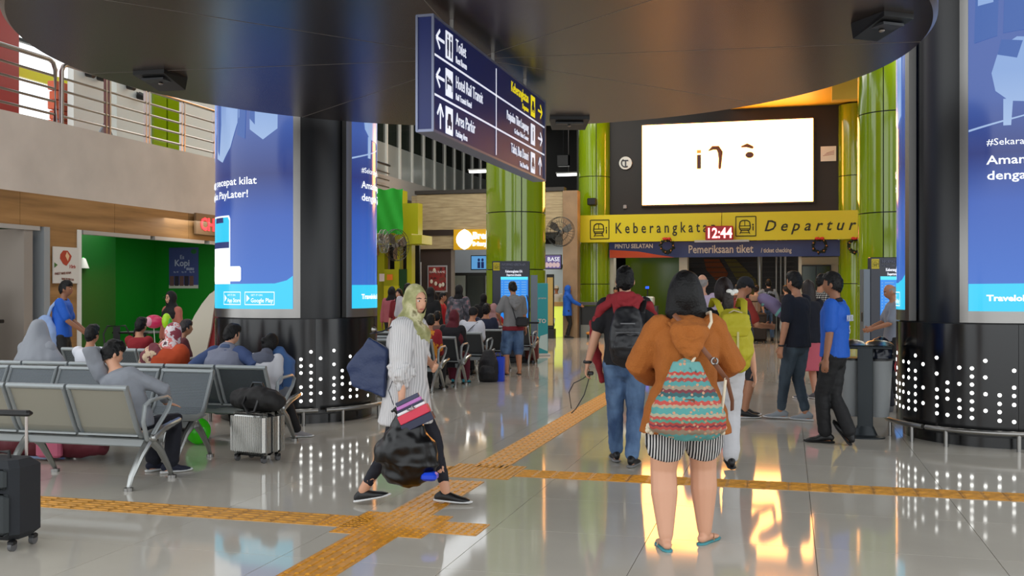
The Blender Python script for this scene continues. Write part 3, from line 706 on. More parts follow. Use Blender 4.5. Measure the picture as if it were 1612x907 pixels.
# shop interior fittings
def tvp(name, label, x0, y0, x1, y1, u, cols, words=()):
    v0, za = FU(x0, y0, u); v1, zb_ = FU(x1, y1, u); vm = (v0+v1)/2
    t = hthing(name, label, 'screen', u, vm, 0, zb_)
    MB().box(v0-vm, 0, 0, v1-vm, .08, za-zb_, .01).build('casing', blackp, t, False)
    MB().box(v0-vm+.03, -.004, .03, v1-vm-.03, 0, za-zb_-.03).build('display', cols[0], t, False); MB().box(-.05, .08, .1, .05, 1.55, .2).build('wall_bracket', blackp, t, False)
    return t, v0-vm, v1-vm, za-zb_
scr = M('menu_screen_blue', (10, 20, 40), emit=(96, 160, 214), es=.9)
t, a, b_, h = tvp('menu_screen', 'blue wall menu screen showing two standing figures behind the bakery counter', 741, 402, 775, 425, SU+2.4, [scr])
dk = M('screen_figure_dark', (10, 10, 12), emit=(24, 40, 90), es=.8)
for x in (.38, .55):
    MB().box(a+(b_-a)*x-.05, -.008, .06, a+(b_-a)*x+.05, -.004, h*.55).build('figure_shape', dk, t, False); MB().ell((a+(b_-a)*x, -.008, h*.68), .045, .004, .055, 10, 8).build('figure_shape', dk, t)
scr2 = M('menu_screen_violet', (10, 10, 20), emit=(110, 96, 150), es=.8)
t, a, b_, h = tvp('menu_screen', 'violet menu screen with food pictures right of the green column', 855, 401, 884, 424, SU+2.5, [scr2])
for k in range(4): MB().ell((a+(b_-a)*(.2+.2*k), -.008, h*.3), .07, .004, .09, 10, 8).build('food_picture', M('food_pic', (10, 10, 10), emit=(220, 190, 190), es=.8), t)
text(t, 'BASE', h*.4, (a+.15, -.008, h*.55), (1, 0, 0), (0, 0, 1), tw)
# glass display fridge + shelves
fr = hthing('display_fridge', 'grey glass door display cabinet behind the bakery counter', 'cabinet', SU+1.6, FU(740, 470, SU+1.6)[0])
MB().box(-1.5, .1, 0, 1.2, .7, 2.1).build('carcass', M('cabinet_dark', (52, 54, 56), rough=.4), fr, False)
for k in range(4): MB().box(-1.45+k*.66, .06, .6, -1.45+k*.66+.6, .1, 2.0).build('door', M('cab_glass%d' % (k % 2), ((70, 76, 76), (170, 178, 176))[k % 2], rough=.15), fr, False)
cn = hthing('shop_counter', 'bright yellow lit shop counter with white hand drawing beside the green column', 'counter', SU+.5, FU(868, 500, SU+.5)[0])
MB().box(-1.0, 0, 0, .55, .5, .98).build('lit_front', M('counter_lit', (200, 210, 80), emit=(205, 220, 90), es=.75), cn, False)
MB().box(-1.05, -.05, .98, .6, .55, 1.12).build('worktop', M('counter_wood', (190, 150, 90), rough=.4), cn, False)
MB().tube([(-.35, -.01, .1), (-.2, -.01, .35), (-.1, -.01, .45), (-.12, -.01, .75), (-.02, -.01, .8), (.0, -.01, .55), (.12, -.01, .6), (.1, -.01, .35), (-.1, -.01, .1)], .012, 5).build('hand_drawing', M('ink_line', (60, 60, 60)), cn)
MB().poly([(-.33, -.004, .1), (-.2, -.004, .35), (-.1, -.004, .45), (-.12, -.004, .75), (-.02, -.004, .8), (.0, -.004, .55), (.12, -.004, .6), (.1, -.004, .35), (-.1, -.004, .1)], (0, -1, 0), .004).build('hand_shape', M('counter_white', (240, 240, 240), emit=(255, 255, 255), es=.6), cn, False)
stn = hthing('framed_menu_stand', 'dark framed upright menu stand beside the lit shop counter', 'stand', SU-.6, FU(866, 470, SU-.6)[0])
v_ = FU(864, 455, SU-.6)[0]; MB().box(-.12, 0, .3, .12, .06, 2.0, .01).build('frame', blackp, stn, False); MB().box(-.09, -.01, .4, .09, 0, 1.9).build('menu_sheet', M('menu_tan', (190, 160, 90), rough=.6), stn, False); MB().box(-.15, -.1, 0, .15, .15, .3).build('base', blackp, stn, False)

# posters & notices on the brown wall
def poster(label, x0, y0, x1, y1, u, base, name='poster'):
    v0, za = FU(x0, y0, u); v1, zb_ = FU(x1, y1, u); vm = (v0+v1)/2
    t = hthing(name, label, 'poster', u, vm, 0, zb_); w_, h_ = v1-v0, za-zb_
    MB().box(-w_/2, 0, 0, w_/2, .02, h_).build('sheet', base, t, False); return t, w_, h_
t, w_, h_ = poster('framed red food poster on the dark brown shop wall', 673, 418, 704, 460, SU+.04, M('frame_silver', (160, 160, 165), rough=.4))
MB().box(-w_/2+.04, -.01, .05, w_/2-.04, 0, h_-.05).build('picture', ramp_mat('poster_red', 'noise', [(.4, (60, 26, 26)), (.5, (150, 40, 40)), (.62, (110, 60, 50))], (1, 1, 1), .6, False, 6), t, False)
for x, z in ((-.2, .35), (-.05, .28), (.1, .22), (.2, .25), (-.1, .72)): MB().ell((x, -.015, z), .05, .005, .07, 10, 8).build('food_picture', M('pic_cream', (215, 205, 190)), t)
text(t, 'RAME RAME', .1, (0, -.012, h_-.25), (1, 0, 0), (0, 0, 1), M('pic_white', (225, 220, 220)), align='CENTER')
t, w_, h_ = poster('white safety notice board with two red prohibition symbols by the yellow kiosk', 641, 413, 663, 470, SU-.4, M('notice_white', (205, 203, 205), rough=.5), 'notice_board')
redm = M('prohibition_red', (190, 40, 50), rough=.5)
for x in (-.11, .11):
    for z in (h_-.28, .18):
        MB().loft([(x+.075*cos(k*pi/8), -.012, z+.1*sin(k*pi/8)) for k in range(16)], .011, (0, 1, 0), 5, closed=True).build('red_ring', redm, t)
        MB().box(x-.02, -.012, z-.06, x+.02, -.002, z+.05).build('symbol', blackp, t, False)
        MB().box(x-.07, -.008, z-.22, x+.07, -.002, z-.15).build('caption_block', M('caption_grey', (150, 150, 155)), t, False)
MB().box(-.006, -.006, 0, .006, 0, h_).build('divider', M('caption_grey', (150, 150, 155)), t, False)

# ---- departure gate facade (plane u = 33) ----
GU = 33.0; fx = lambda x0, y0, x1, y1, u=GU, d=.3: fb(MB(), x0, y0, x1, y1, u, d, (0, 0))
hstruct('wall_gate_upper', fx(950, 120, 1700, 335, GU, .5), M('black_backing', (30, 26, 25), rough=.55))
hstruct('wall_gate_left', fx(908, 200, 960, 335, GU+.6, .3), M('dark_backing2', (36, 40, 30), rough=.6))
sof = M('warm_soffit', (206, 178, 66), rough=.5)
va = FU(1150, 200, GU)[0]
hstruct('ceiling_soffit', MB().box(va, 26.2, 7.25, 9, GU, 7.45), sof); hstruct('trim_16', MB().box(va+2.9, 28.5, 6.6, 9, 28.9, 7.25), sof)
dl = hthing('downlight', 'round white downlight in the warm soffit above the big screen', 'light', 29.0, FU(1257, 150, 29)[0], 0, 7.25)
MB().cyl((0, 0, -.03), .14, .04, 20).build('lens', led_w, dl); MB().lathe([(.14, -.035), (.17, -.035), (.17, 0), (.14, 0)], 20, closed_prof=True).build('trim_ring', white, dl)
# LED wall
ls = hthing('led_wall', 'large glowing white video wall above the yellow departure banner', 'screen', GU, FU(1146, 250, GU)[0], 0, FU(1146, 322, GU)[1])
v0, z0 = FU(1011, 324, GU-.15); v1, z1 = FU(1280, 186, GU-.15); vm = FU(1146, 250, GU)[0]; zb0 = FU(1146, 322, GU)[1]
z0 = FU(1146, 320.5, GU)[1]; z1 = FU(1146, 193, GU)[1]
MB().box(v0-vm-.05, -.12, z0-zb0-.05, v1-vm+.05, 0, z1-zb0+.05).build('cabinet', blackp, ls, False)
MB().box(v0-vm, -.15, z0-zb0, v1-vm, -.12, z1-zb0).build('display', M('led_screen_warm_white', (0, 0, 0), emit=(255, 166, 84), es=13), ls, False)
lm_ = M('led_mark_dark', (50, 30, 34), emit=(120, 70, 60), es=.35)
def lw(px, py): a = FU(px, py, GU-.16); return (a[0]-vm, -.165, a[1]-zb0)
x_, _, z_ = lw(1097, 266); MB().box(x_, -.16, z_, x_+.13, -.152, z_+.45).build('letter_mark', lm_, ls, False); MB().box(x_, -.16, z_+.5, x_+.13, -.152, z_+.6).build('letter_mark', M('led_mark_orange', (120, 80, 30), emit=(255, 170, 70), es=.8), ls, False)
MB().loft([lw(1116, 237), lw(1122, 233), lw(1130, 233), lw(1134, 240), lw(1134, 250), lw(1133, 264)], [.02, .07, .08, .09, .06, .05], (0, 1, 0), 6).build('letter_mark', lm_, ls)
MB().loft([lw(1168, 231), lw(1176, 229), lw(1184, 232)], [.03, .07, .05], (0, 1, 0), 6).build('letter_mark', lm_, ls); MB().ell(lw(1180, 244), .13, .02, .1, 10, 8).build('letter_mark', lm_, ls)
# emblems either side
em = hthing('round_emblem', 'round white emblem with a grey swirl left of the video wall', 'emblem', GU, FU(985, 257, GU)[0], 0, FU(985, 257, GU)[1]-.2)
MB().cyl((0, 0, .2), .21, .06, 28, axis=(0, -1, 0)).build('disc', white, em); text(em, 'T', .28, (-.08, -.07, .1), (1, 0, 0), (0, 0, 1), M('emblem_grey', (70, 74, 84)), 'symbol', bold=.01)
MB().loft([(.13*cos(a), -.065, .2+.13*sin(a)) for a in [2.2+.3*k for k in range(11)]], .022, (0, 1, 0), 6).build('swirl', M('emblem_grey', (70, 74, 84)), em)
em = hthing('square_plaque', 'small white square plaque with a faint logo right of the video wall', 'plaque', GU, FU(1304, 243, GU)[0], 0, FU(1304, 254, GU)[1])
MB().box(-.23, -.05, 0, .23, 0, .46).build('plate', white, em, False)
for k in range(3): MB().poly([(-.16+.05*k, -.055, .16+.04*k), (.17, -.055, .2+.05*k), (.17, -.055, .225+.05*k), (-.16+.05*k, -.055, .18+.04*k)], (0, -1, 0), .004).build('stripe', M('plaque_mark', (180, 150, 145)), em, False)
em = hthing('small_plate', 'tiny grey wall unit low on the black backing above the banner', 'plate', GU, FU(984, 325, GU)[0], 0, FU(984, 329, GU)[1]); MB().box(-.06, -.05, 0, .06, 0, .13, .02).build('casing', M('unit_grey', (150, 150, 155)), em, False)
bx = hthing('black_speaker', 'small black box speaker mounted on the green facade column', 'speaker', GU-.75, FU(932, 321, GU-.75)[0], 0, FU(932, 326, GU)[1]); MB().box(-.14, -.12, 0, .14, .2, .22, .02).build('casing', blackp, bx, False); MB().tube([(0, .2, .1), (0, .3, .1)], .02).build('bracket', blackp, bx)
# yellow banner
bn = hthing('departure_banner', 'yellow banner with train symbols reading Keberangkatan and Departure', 'sign', GU-.9, FU(1130, 380, GU)[0], 0, FU(1130, 378, GU)[1])
BO = (GU-.9, FU(1130, 380, GU)[0]); bz0 = FU(1130, 379, GU-.9)[1]; bzt = FU(1130, 335, GU-.9)[1]; bh = bzt-bz0; b00 = FU(1130, 378, GU)[1]
def bxp(px): return FU(px, 360, GU-.9)[0]-BO[1]
MB().box(bxp(908), 0, bz0-b00, bxp(1136)-.01, .12, bzt-b00).build('panel', yel_m, bn, False); MB().box(bxp(1136)+.01, 0, bz0-b00, bxp(1490), .12, bzt-b00).build('panel', yel_m, bn, False)
ink = M('ink_dark_olive', (44, 42, 20), rough=.6)
zz = bz0-b00+bh*.32
text(bn, 'K e b e r a n g k a t a n', .47, (bxp(968), -.006, zz), (1, 0, 0), (0, 0, 1), ink, sx=.72, bold=.006)
text(bn, 'D e p a r t u r e', .47, (bxp(1202), -.006, zz), (1, 0, 0), (0, 0, 1), ink, shear=.3, sx=.98, bold=.006)
def train_icon(parent, x, z, s, mt, y=-.006):
    pts = [(-.5, -.5), (.5, -.5), (.5, .5), (-.5, .5)]
    fr_ = MB()
    for a, b_ in zip(pts, pts[1:]+pts[:1]): fr_.tube([(x+a[0]*s, y, z+a[1]*s), (x+b_[0]*s, y, z+b_[1]*s)], .025*s, 5)
    fr_.build('icon_border', mt, parent, False)
    b = MB(); q = [(-.22, -.2), (-.28, -.05), (-.24, .22), (-.12, .3), (.12, .3), (.24, .22), (.28, -.05), (.22, -.2)]
    for a, c_ in zip(q, q[1:]+q[:1]): b.tube([(x+a[0]*s-.05*s, y, z+a[1]*s), (x+c_[0]*s-.05*s, y, z+c_[1]*s)], .03*s, 5)
    for zz_ in (.02, -.12): b.tube([(x-.3*s, y, z+zz_*s), (x+.2*s, y, z+zz_*s)], .02*s, 5)
    b.tube([(x-.05*s, y, z+.02*s), (x-.05*s, y, z+.3*s)], .018*s, 5).tube([(x-.3*s, y, z-.38*s), (x-.2*s, y, z-.2*s)], .025*s, 5).tube([(x+.2*s, y, z-.38*s), (x+.1*s, y, z-.2*s)], .025*s, 5).tube([(x-.25*s, y, z-.33*s), (x+.15*s, y, z-.33*s)], .02*s, 5)
    b.tube([(x+.36*s, y, z-.22*s), (x+.36*s, y, z)], .03*s, 5).ell((x+.36*s, y, z+.08*s), .04*s, .01, .05*s, 8, 6)
    b.build('train_symbol', mt, parent, False)
train_icon(bn, bxp(944), bz0-b00+bh*.47, .6, ink); train_icon(bn, bxp(1174), bz0-b00+bh*.5, .6, ink)
# blue gate sign
gs = hthing('gate_sign', 'blue and orange gate sign reading Pemeriksaan tiket under the yellow banner', 'sign', GU-.2, BO[1], 0, FU(1130, 405, GU)[1])
g00 = FU(1130, 405, GU)[1]; gt = FU(1130, 379, GU-.2)[1]
MB().box(bxp(953), 0, 0, bxp(1490), .15, gt-g00-.02).build('panel', M('gate_blue', (44, 62, 128), rough=.35), gs, False)
orr = M('gate_orange', (220, 84, 36), rough=.4)
MB().poly([(bxp(954), -.01, 0), (bxp(1058), -.01, 0), (bxp(1030), -.01, .09), (bxp(1000), -.01, .2), (bxp(954), -.01, .26)], (0, -1, 0), .01).build('orange_swoosh', orr, gs, False)
pw = M('sign_print_pale', (205, 210, 215), rough=.5)
text(gs, 'PINTU SELATAN', .19, (bxp(962), -.012, .31), (1, 0, 0), (0, 0, 1), pw, sx=.9, bold=.006)
text(gs, 'Pemeriksaan tiket', .36, (bxp(1080), -.012, .13), (1, 0, 0), (0, 0, 1), pw, sx=.78, bold=.006); text(gs, '/ ticket checking', .2, (bxp(1197), -.012, .13), (1, 0, 0), (0, 0, 1), pw, sx=.7, bold=.004)
# clock
ck = hthing('digital_clock', 'red digital wall clock showing 12:44 in front of the yellow banner', 'clock', GU-1.1, FU(1132, 378, GU-1.1)[0], 0, FU(1132, 378, GU-1.1)[1])
MB().box(-.42, 0, 0, .42, .16, .44, .02).build('casing', M('clock_dark_red', (70, 6, 10), rough=.3, emit=(200, 10, 24), es=.35), ck, False); text(ck, '12:44', .44, (0, -.01, .07), (1, 0, 0), (0, 0, 1), M('clock_digits', (255, 90, 90), emit=(255, 120, 120), es=6), 'digits', 'CENTER', sx=.82, bold=.01)
lt = MB().box(-.75, -.02, -.06, .9, .18, 0).build('ledge', M('ledge_pale', (170, 170, 175)), ck, False)
# gate posts, room behind
cream = M('gate_cream_paint', (196, 192, 176), rough=.55)
for (x0, x1) in ((953, 966), (1069, 1083), (1256, 1262)): pass
hstruct('wall_gate_1', fx(952, 406, 966, 560, GU, .5), cream); hstruct('wall_gate_2', fx(1069, 405, 1082, 560, GU, .5), cream)
hstruct('wall_gate_3', fx(1257, 404, 1262, 560, GU, .5), cream); hstruct('wall_booth', fx(1262, 404, 1500, 560, GU+2.2, .2), M('booth_cream', (206, 200, 182), rough=.6))
hstruct('wall_booth_front', fx(1320, 490, 1500, 560, GU+.6, .2), M('booth_front', (190, 180, 160), rough=.6))
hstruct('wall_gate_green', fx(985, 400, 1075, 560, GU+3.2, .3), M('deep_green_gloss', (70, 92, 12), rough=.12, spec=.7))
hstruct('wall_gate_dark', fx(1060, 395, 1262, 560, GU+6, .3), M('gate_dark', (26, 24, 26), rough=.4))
hstruct('ceiling_gate', MB().box(-9, GU, 3.35, 9, 45, 3.5), M('gate_ceiling', (60, 58, 52), rough=.7))
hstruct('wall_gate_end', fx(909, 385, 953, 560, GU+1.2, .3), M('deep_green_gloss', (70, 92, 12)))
bw = hthing('booth_window', 'dark green tinted window in the cream ticket booth wall', 'window', GU+2.15, FU(1285, 440, GU+2.1)[0], 0, FU(1285, 460, GU+2.1)[1])
MB().box(-.47, 0, 0, .47, .04, .9).build('frame', blackp, bw, False); [MB().box(-.44+k*.45, -.01, .04, -.44+k*.45+.42, 0, .86).build('pane', M('tinted_green', (60, 74, 20), rough=.1), bw, False) for k in range(2)]
# escalator / big mural shapes seen in the dark hall beyond
mu = hthing('hall_mural', 'large orange and olive painted shapes in the dark hall beyond the gate', 'mural', GU+5.9, FU(1150, 440, GU+5.9)[0])
def ml(px, py): a = FU(px, py, GU+5.85); return (a[0]-FU(1150, 440, GU+5.9)[0], -.05, a[1])
MB().poly([ml(1108, 408), ml(1132, 408), ml(1146, 430), ml(1140, 448), ml(1126, 440), ml(1112, 425)], (0, -1, 0), .04).build('orange_shape', M('mural_orange', (150, 74, 26), rough=.6), mu, False)
MB().poly([ml(1140, 408), ml(1158, 408), ml(1190, 440), ml(1196, 470), ml(1180, 462), ml(1160, 440)], (0, -1, 0), .04).build('olive_shape', M('mural_olive', (112, 104, 46), rough=.6), mu, False)
for k in range(6): fb(MB(), 1085, 412+k*8, 1250, 413+k*8, GU+5.7, .05, (GU+5.9, FU(1150, 440, GU+5.9)[0])).build('louvre', M('louvre_dark', (54, 52, 52), rough=.5), mu, False)
for i, (px, r_) in enumerate(((1196, .09), (1222, .035), (1229, .03), (1236, .05))):
    o = hthing('steel_post', ('thick polished steel post beyond the gate, left of the thin ones', 'first thin steel post right of the thick post beyond the gate', 'second thin steel post right of the thick post beyond the gate', 'rightmost steel post beyond the gate by the cream booth edge')[i], 'post', GU+2.5+.3*i, FU(px, 450, GU+2.5+.3*i)[0])
    MB().cyl((0, 0, 0), r_, 3.3, 16).build('shaft', steel, o)
for i, px in enumerate((1047, 1141, 1202, 1327, 995)):
    o = hthing('gate_downlight', ('downlight under the blue gate sign near the left wreath', 'downlight under the word tiket of the blue gate sign', 'downlight under the blue gate sign at the words ticket checking', 'rightmost downlight under the blue gate sign', 'leftmost downlight under the orange swoosh of the gate sign')[i], 'light', GU+.6, FU(px, 407, GU+.6)[0], 0, 3.27)
    MB().ell((0, 0, .02), .09, .09, .05, 12, 8).build('bulb', led_w, o); MB().lathe([(.09, 0), (.12, 0), (.12, .06), (.09, .06)], 16, closed_prof=True).build('ring', white, o)
# wreaths
for i, px in enumerate((1050, 1290, 1347)):
    o = hthing('wreath', ('christmas wreath with red bow left of the clock on the blue sign', 'christmas wreath with red bow between the clock and the right green column', 'christmas wreath partly hidden by the right green column')[i], 'wreath', GU-.98, FU(px, 387, GU-.98)[0], 0, FU(px, 387, GU-.98)[1], 'wreaths on the gate sign')
    m = MB()
    for k in range(60):
        a = k/60*2*pi; rr = .2+random.uniform(-.035, .035); m.ell((rr*cos(a), random.uniform(-.05, .03), rr*sin(a)), random.uniform(.02, .05), .03, random.uniform(.02, .05), 6, 4)
    m.build('greenery', M('wreath_dark', (30, 34, 22), rough=.9), o, False)
    for k in range(7): a = k*.9; MB().ell((.2*cos(a), -.07, .2*sin(a)), .022, .022, .022, 8, 6).build('bauble', M('bauble_gold', (190, 120, 50), rough=.3), o)
    m = MB(); m.ell((-.07, -.08, .22), .07, .03, .045, 10, 6).ell((.07, -.08, .22), .07, .03, .045, 10, 6).ell((0, -.1, .21), .03, .03, .03, 8, 6); m.build('red_bow', M('bow_red', (205, 50, 30), rough=.5), o)
# ceiling fittings deep in the hall
for i, (px, py, u_) in enumerate(((895, 277, 38), (757, 272, 36))):
    v_, z_ = FU(px, py, u_); o = hthing('tube_light', ('white tube light hanging in the dark hall right of the green column', 'white tube light hanging beyond the glazed balcony')[i], 'light', u_, v_, 0, z_)
    MB().box(-.45, -.06, 0, .45, .06, .09, .02).build('diffuser', led_w, o, False); MB().box(-.48, -.08, .09, .48, .08, .14).build('fitting', white, o, False); MB().tube([(0, 0, .14), (0, 0, 9-z_)], .012).build('rod', steeld, o)
v_, z_ = FU(887, 262, 37); o = hthing('hanging_speaker', 'black loudspeaker hanging from the dark ceiling right of the green column', 'speaker', 37, v_, 0, z_)
MB().box(-.22, -.15, 0, .22, .15, .42, .02).build('casing', blackp, o, False); MB().tube([(0, 0, .42), (0, 0, 9-z_)], .012).build('rod', blackp, o)

# ---- green clad columns ----
def gcol(label, u, v, r, h, seams=(2.2, 3.45, 5.6), n=6, rot=0):
    o = tag(hthing('clad_column', label, 'column', u, v), kind='thing')
    MB().cyl((0, 0, 0), r-.05, h, 32).build('core', blackp, o)
    zs_ = [0.0]+list(seams)+[h]
    for z0, z1 in zip(zs_, zs_[1:]):
        for k in range(n):
            a0, a1 = rot+2*pi*k/n+.012/r, rot+2*pi*(k+1)/n-.012/r
            MB().lathe([(r-.03, z0+.012), (r, z0+.012), (r, z1-.012), (r-.03, z1-.012)], 10, a0=a0, a1=a1, closed_prof=True).build('panel', green_m, o)
    return o
c = P(812, 450, 25.0); u_, v_ = UVof(c); gcol('tall lime green clad column behind the hanging navy sign', u_, v_, .73, 8.68, (2.0, 3.38, 6), 4, .45)
c = P(1405, 450, 22.7); u_, v_ = UVof(c); gcol('tall lime green clad column beside the right black drum column', u_, v_, .74, 8.68, (1.6, 3.2, 5.4), 4, -.35)
gcol('slim lime green facade column at the left end of the yellow banner', GU, FU(934, 400, GU-.2)[0], .52, 7.2, (1.7, 5.2), 4, .3)['kind'] = 'structure'
gcol('slim lime green facade column at the right of the video wall', GU, FU(1348, 400, GU-.2)[0], .52, 7.2, (1.7, 5.0), 4, .5)['kind'] = 'structure'

# ---- round canopy overhead ----
ZD = 3.25; dc = V((-.27, 7.68, ZD)); DR = 3.22
dn = thing('round_canopy', 'huge dark bronze round canopy disc hanging over the concourse', 'canopy', dc)
MB().lathe([(0.01, 0), (DR-.03, 0), (DR, .03), (DR, .34), (DR-.05, .4), (.01, .4)], 160).build('disc', disc_m, dn)
MB().cyl((0, 0, .4), .5, 5.35, 32).build('hanger', M('hanger_grey', (90, 90, 90)), dn)
seam = M('seam_light', (120, 112, 104), rough=.4)
for k in range(8):
    a = .62+k*pi/4; MB().box(-.003, .12, -.0015, .003, DR-.03, .003).build('seam', seam, dn, False).rotation_euler.z = a
dfit = [((253, 127), 14, 'black wedge loudspeaker under the left rim of the round canopy'), ((1388, 42), -20, 'black wedge loudspeaker under the right rim of the round canopy'), ((896, 194), 0, 'flat black fitting under the far rim of the round canopy')]
for (px, py), rz, lb in dfit:
    Y = (ZD-.05-HC)*F/(HOR-py); p0 = P(px, py, Y); o = thing('canopy_speaker', lb, 'speaker', (p0.x, p0.y, ZD), rz)
    m = MB(); w_, d_ = ((.14, .17) if px < 800 else (.115, .16)) if py < 190 else (.2, .12)
    m.add([(-w_, -d_, -.03), (w_, -d_, -.03), (w_*.85, d_, -.1), (-w_*.85, d_, -.1), (-w_, -d_, 0), (w_, -d_, 0), (w_, d_, 0), (-w_, d_, 0)], [(0, 1, 2, 3), (4, 5, 6, 7), (0, 1, 5, 4), (1, 2, 6, 5), (2, 3, 7, 6), (3, 0, 4, 7)])
    m.build('casing', M('speaker_black', (26, 27, 30), rough=.35), o, False); MB().box(-w_*.7, -d_*.7, -.066, w_*.7, d_*.6, -.05).build('grille', dkmesh, o, False); MB().ell((0, 0, -.075), .02, .02, .012, 8, 6).build('indicator', steeld, o)

# ---- black LED drum columns ----
scr_blue = ramp_mat('screen_blue', 'z', [(0, (44, 84, 172)), (.42, (58, 110, 200)), (.7, (48, 88, 176)), (.84, (40, 54, 120)), (1, (60, 88, 160))], (1, 1, .3), .15, False, emit=1.05)
scr_cy = M('screen_cyan', (5, 20, 30), emit=(52, 200, 238), es=1.1, rough=.2)
scr_wh = M('screen_white', (20, 20, 20), emit=(245, 250, 255), es=1.25, rough=.2)
scr_seat = ramp_mat('screen_seat', 'z', [(0, (110, 150, 205)), (.5, (205, 226, 246)), (1, (130, 162, 214))], (1, 1, .28), .2, False, emit=1.0)
scr_seat2 = M('screen_seat_shadow', (10, 10, 20), emit=(66, 100, 170), es=1.0)
scr_dk = M('screen_dark_navy', (5, 8, 20), emit=(34, 50, 112), es=1.0)
def bend(me, a0, z0, r):
    for v in me.vertices:
        x, y, z = v.co; rr = r+z; a = a0+x/r; v.co = (rr*sin(a), -rr*cos(a), z0+y)
    return me
def drum(label, X, Y, r, H, panels, dots, extra, railseg, scr_z0=1.29):
    az = math.degrees(atan2(X, Y)); o = tag(thing('display_column', label, 'column', (X, Y, 0), az), kind='thing')
    D = R(1)
    MB().cyl((0, 0, 0), r*.93, .12, 64).build('plinth', black_gl, o)
    npan = 6
    for k in range(npan):
        a0, a1 = 2*pi*k/npan+R(12), 2*pi*(k+1)/npan+R(12)-.004
        MB().lathe([(r-.03, .12), (r, .12), (r, 1.175), (r-.03, 1.175)], 16, a0=a0, a1=a1, closed_prof=True).build('base_panel', black_gl, o)
    MB().cyl((0, 0, .1), r-.04, 1.08, 64).build('base_core', blackp, o)
    MB().cyl((0, 0, 1.175), r*.9, H-1.175, 64).build('shaft', M('black_satin_shaft', (20, 21, 24), rough=.3), o)
    for (d0, d1) in panels:
        a0, a1 = d0*D, d1*D; t = .075/r*1.05
        fr_ = MB()
        fr_.lathe([(r-.08, 1.19), (r, 1.19), (r, H), (r-.08, H)], 3, a0=a0, a1=a0+t, closed_prof=True).lathe([(r-.08, 1.19), (r, 1.19), (r, H), (r-.08, H)], 3, a0=a1-t, a1=a1, closed_prof=True)
        fr_.lathe([(r-.08, 1.19), (r, 1.19), (r, scr_z0), (r-.08, scr_z0)], 30, a0=a0+t, a1=a1-t, closed_prof=True); fr_.build('steel_frame', steel, o)
        s_ = MB().lathe([(r-.05, scr_z0), (r-.005, scr_z0), (r-.005, H), (r-.05, H)], 36, a0=a0+t, a1=a1-t, closed_prof=True).build('screen', scr_blue, o)
        rs = r-.003
        def patch(pts, m_, name='screen_picture', lift=.002):
            """pts: (deg from panel start, z) polygon"""
            xs_ = sorted(set([a for a, _ in pts])); al_ = []
            for p0_, p1_ in zip(xs_, xs_[1:]):
                k_ = max(1, int((p1_-p0_)/2.5)); al_ += [p0_+(p1_-p0_)*i/k_ for i in range(k_)]
            al_.append(xs_[-1]); vs = []; fs = []
            for a in al_:
                aa = min(max(a, xs_[0]+1e-4), xs_[-1]-1e-4); ys = []
                for (xa, ya), (xb, yb) in zip(pts, pts[1:]+pts[:1]):
                    if (xa-aa)*(xb-aa) <= 0 and abs(xa-xb) > 1e-9: ys.append(ya+(yb-ya)*(aa-xa)/(xb-xa))
                vs += [(R(a)*rs, min(ys), lift), (R(a)*rs, max(ys), lift)]
            fs = [(2*i, 2*i+2, 2*i+3, 2*i+1) for i in range(len(al_)-1)]
            me = bpy.data.meshes.new(name); me.from_pydata(vs, [], fs); bend(me, a0, 0, rs); me.materials.append(m_); return link(name, me, s_)
        def stext(t_, deg, z, size, m_=scr_wh, lift=.008, sx=1, bold=0):
            me = tmesh(t_, size, 'LEFT', 0, 0, 2, sx, bold).copy(); me.name = 'lettering'; me.materials.clear(); me.materials.append(m_)
            for v in me.vertices: v.co.z = lift
            bend(me, a0+R(deg), z, rs); return link('lettering', me, s_)
        e0, e1 = math.degrees(t)+.2, d1-d0-math.degrees(t)-.2
        patch([(e0, scr_z0), (e1, scr_z0), (e1, 1.66), (e1-4, 1.61), (e1-12, 1.575), (e0, 1.56)], scr_cy, lift=.003)
        stext('#SekarangBisa', 14.5, 2.87, .09, sx=1.1); stext('Amankan pulang secepat kilat', 14.5, 2.69, .118, sx=1.22, bold=.0015); stext('dengan Traveloka PayLater!', 14.5, 2.545, .118, sx=1.22, bold=.0015)
        stext('Traveloka.id', 14.5, 1.40, .078, lift=.009, sx=1.25, bold=.003)
        for (b0, b1, w_) in ((86, 104.5, 'App Store'), (108, 130, 'Google Play')):
            for q in (((b0, 1.335), (b1, 1.335), (b1, 1.343), (b0, 1.343)), ((b0, 1.475), (b1, 1.475), (b1, 1.483), (b0, 1.483)), ((b0, 1.335), (b0+.4, 1.335), (b0+.4, 1.483), (b0, 1.483)), ((b1-.4, 1.335), (b1, 1.335), (b1, 1.483), (b1-.4, 1.483))): patch(q, scr_wh, 'badge_outline', .006)
            stext(w_, b0+5, 1.365, .065, sx=.85, lift=.009, bold=.001); stext('GET IT ON', b0+5, 1.435, .03, lift=.009)
            patch([(b0+1.5, 1.37), (b0+4, 1.41), (b0+1.5, 1.45)], scr_wh, 'badge_mark', .006)
        # phone mock-up
        q0 = 66
        patch([(q0-1, 1.57), (94, 1.57), (94, 2.31), (92.5, 2.35), (q0-1, 2.35)], scr_wh, 'phone_outline', .004); patch([(q0, 1.575), (93, 1.575), (93, 2.29), (91.5, 2.33), (q0, 2.33)], scr_cy, 'phone_header', .006)
        patch([(q0, 1.575), (93, 1.575), (93, 1.98), (q0, 1.98)], scr_wh, 'phone_page', .008); patch([(q0, 1.98), (93, 1.98), (93, 2.05), (q0, 2.05)], scr_dk, 'phone_bar', .008); patch([(72, 2.27), (86, 2.27), (85.5, 2.33), (72.5, 2.33)], scr_dk, 'phone_notch', .010)
        patch([(q0, 1.6), (104, 1.6), (105, 1.62), (105, 1.75), (104, 1.77), (q0, 1.77)], scr_wh, 'phone_button', .010)
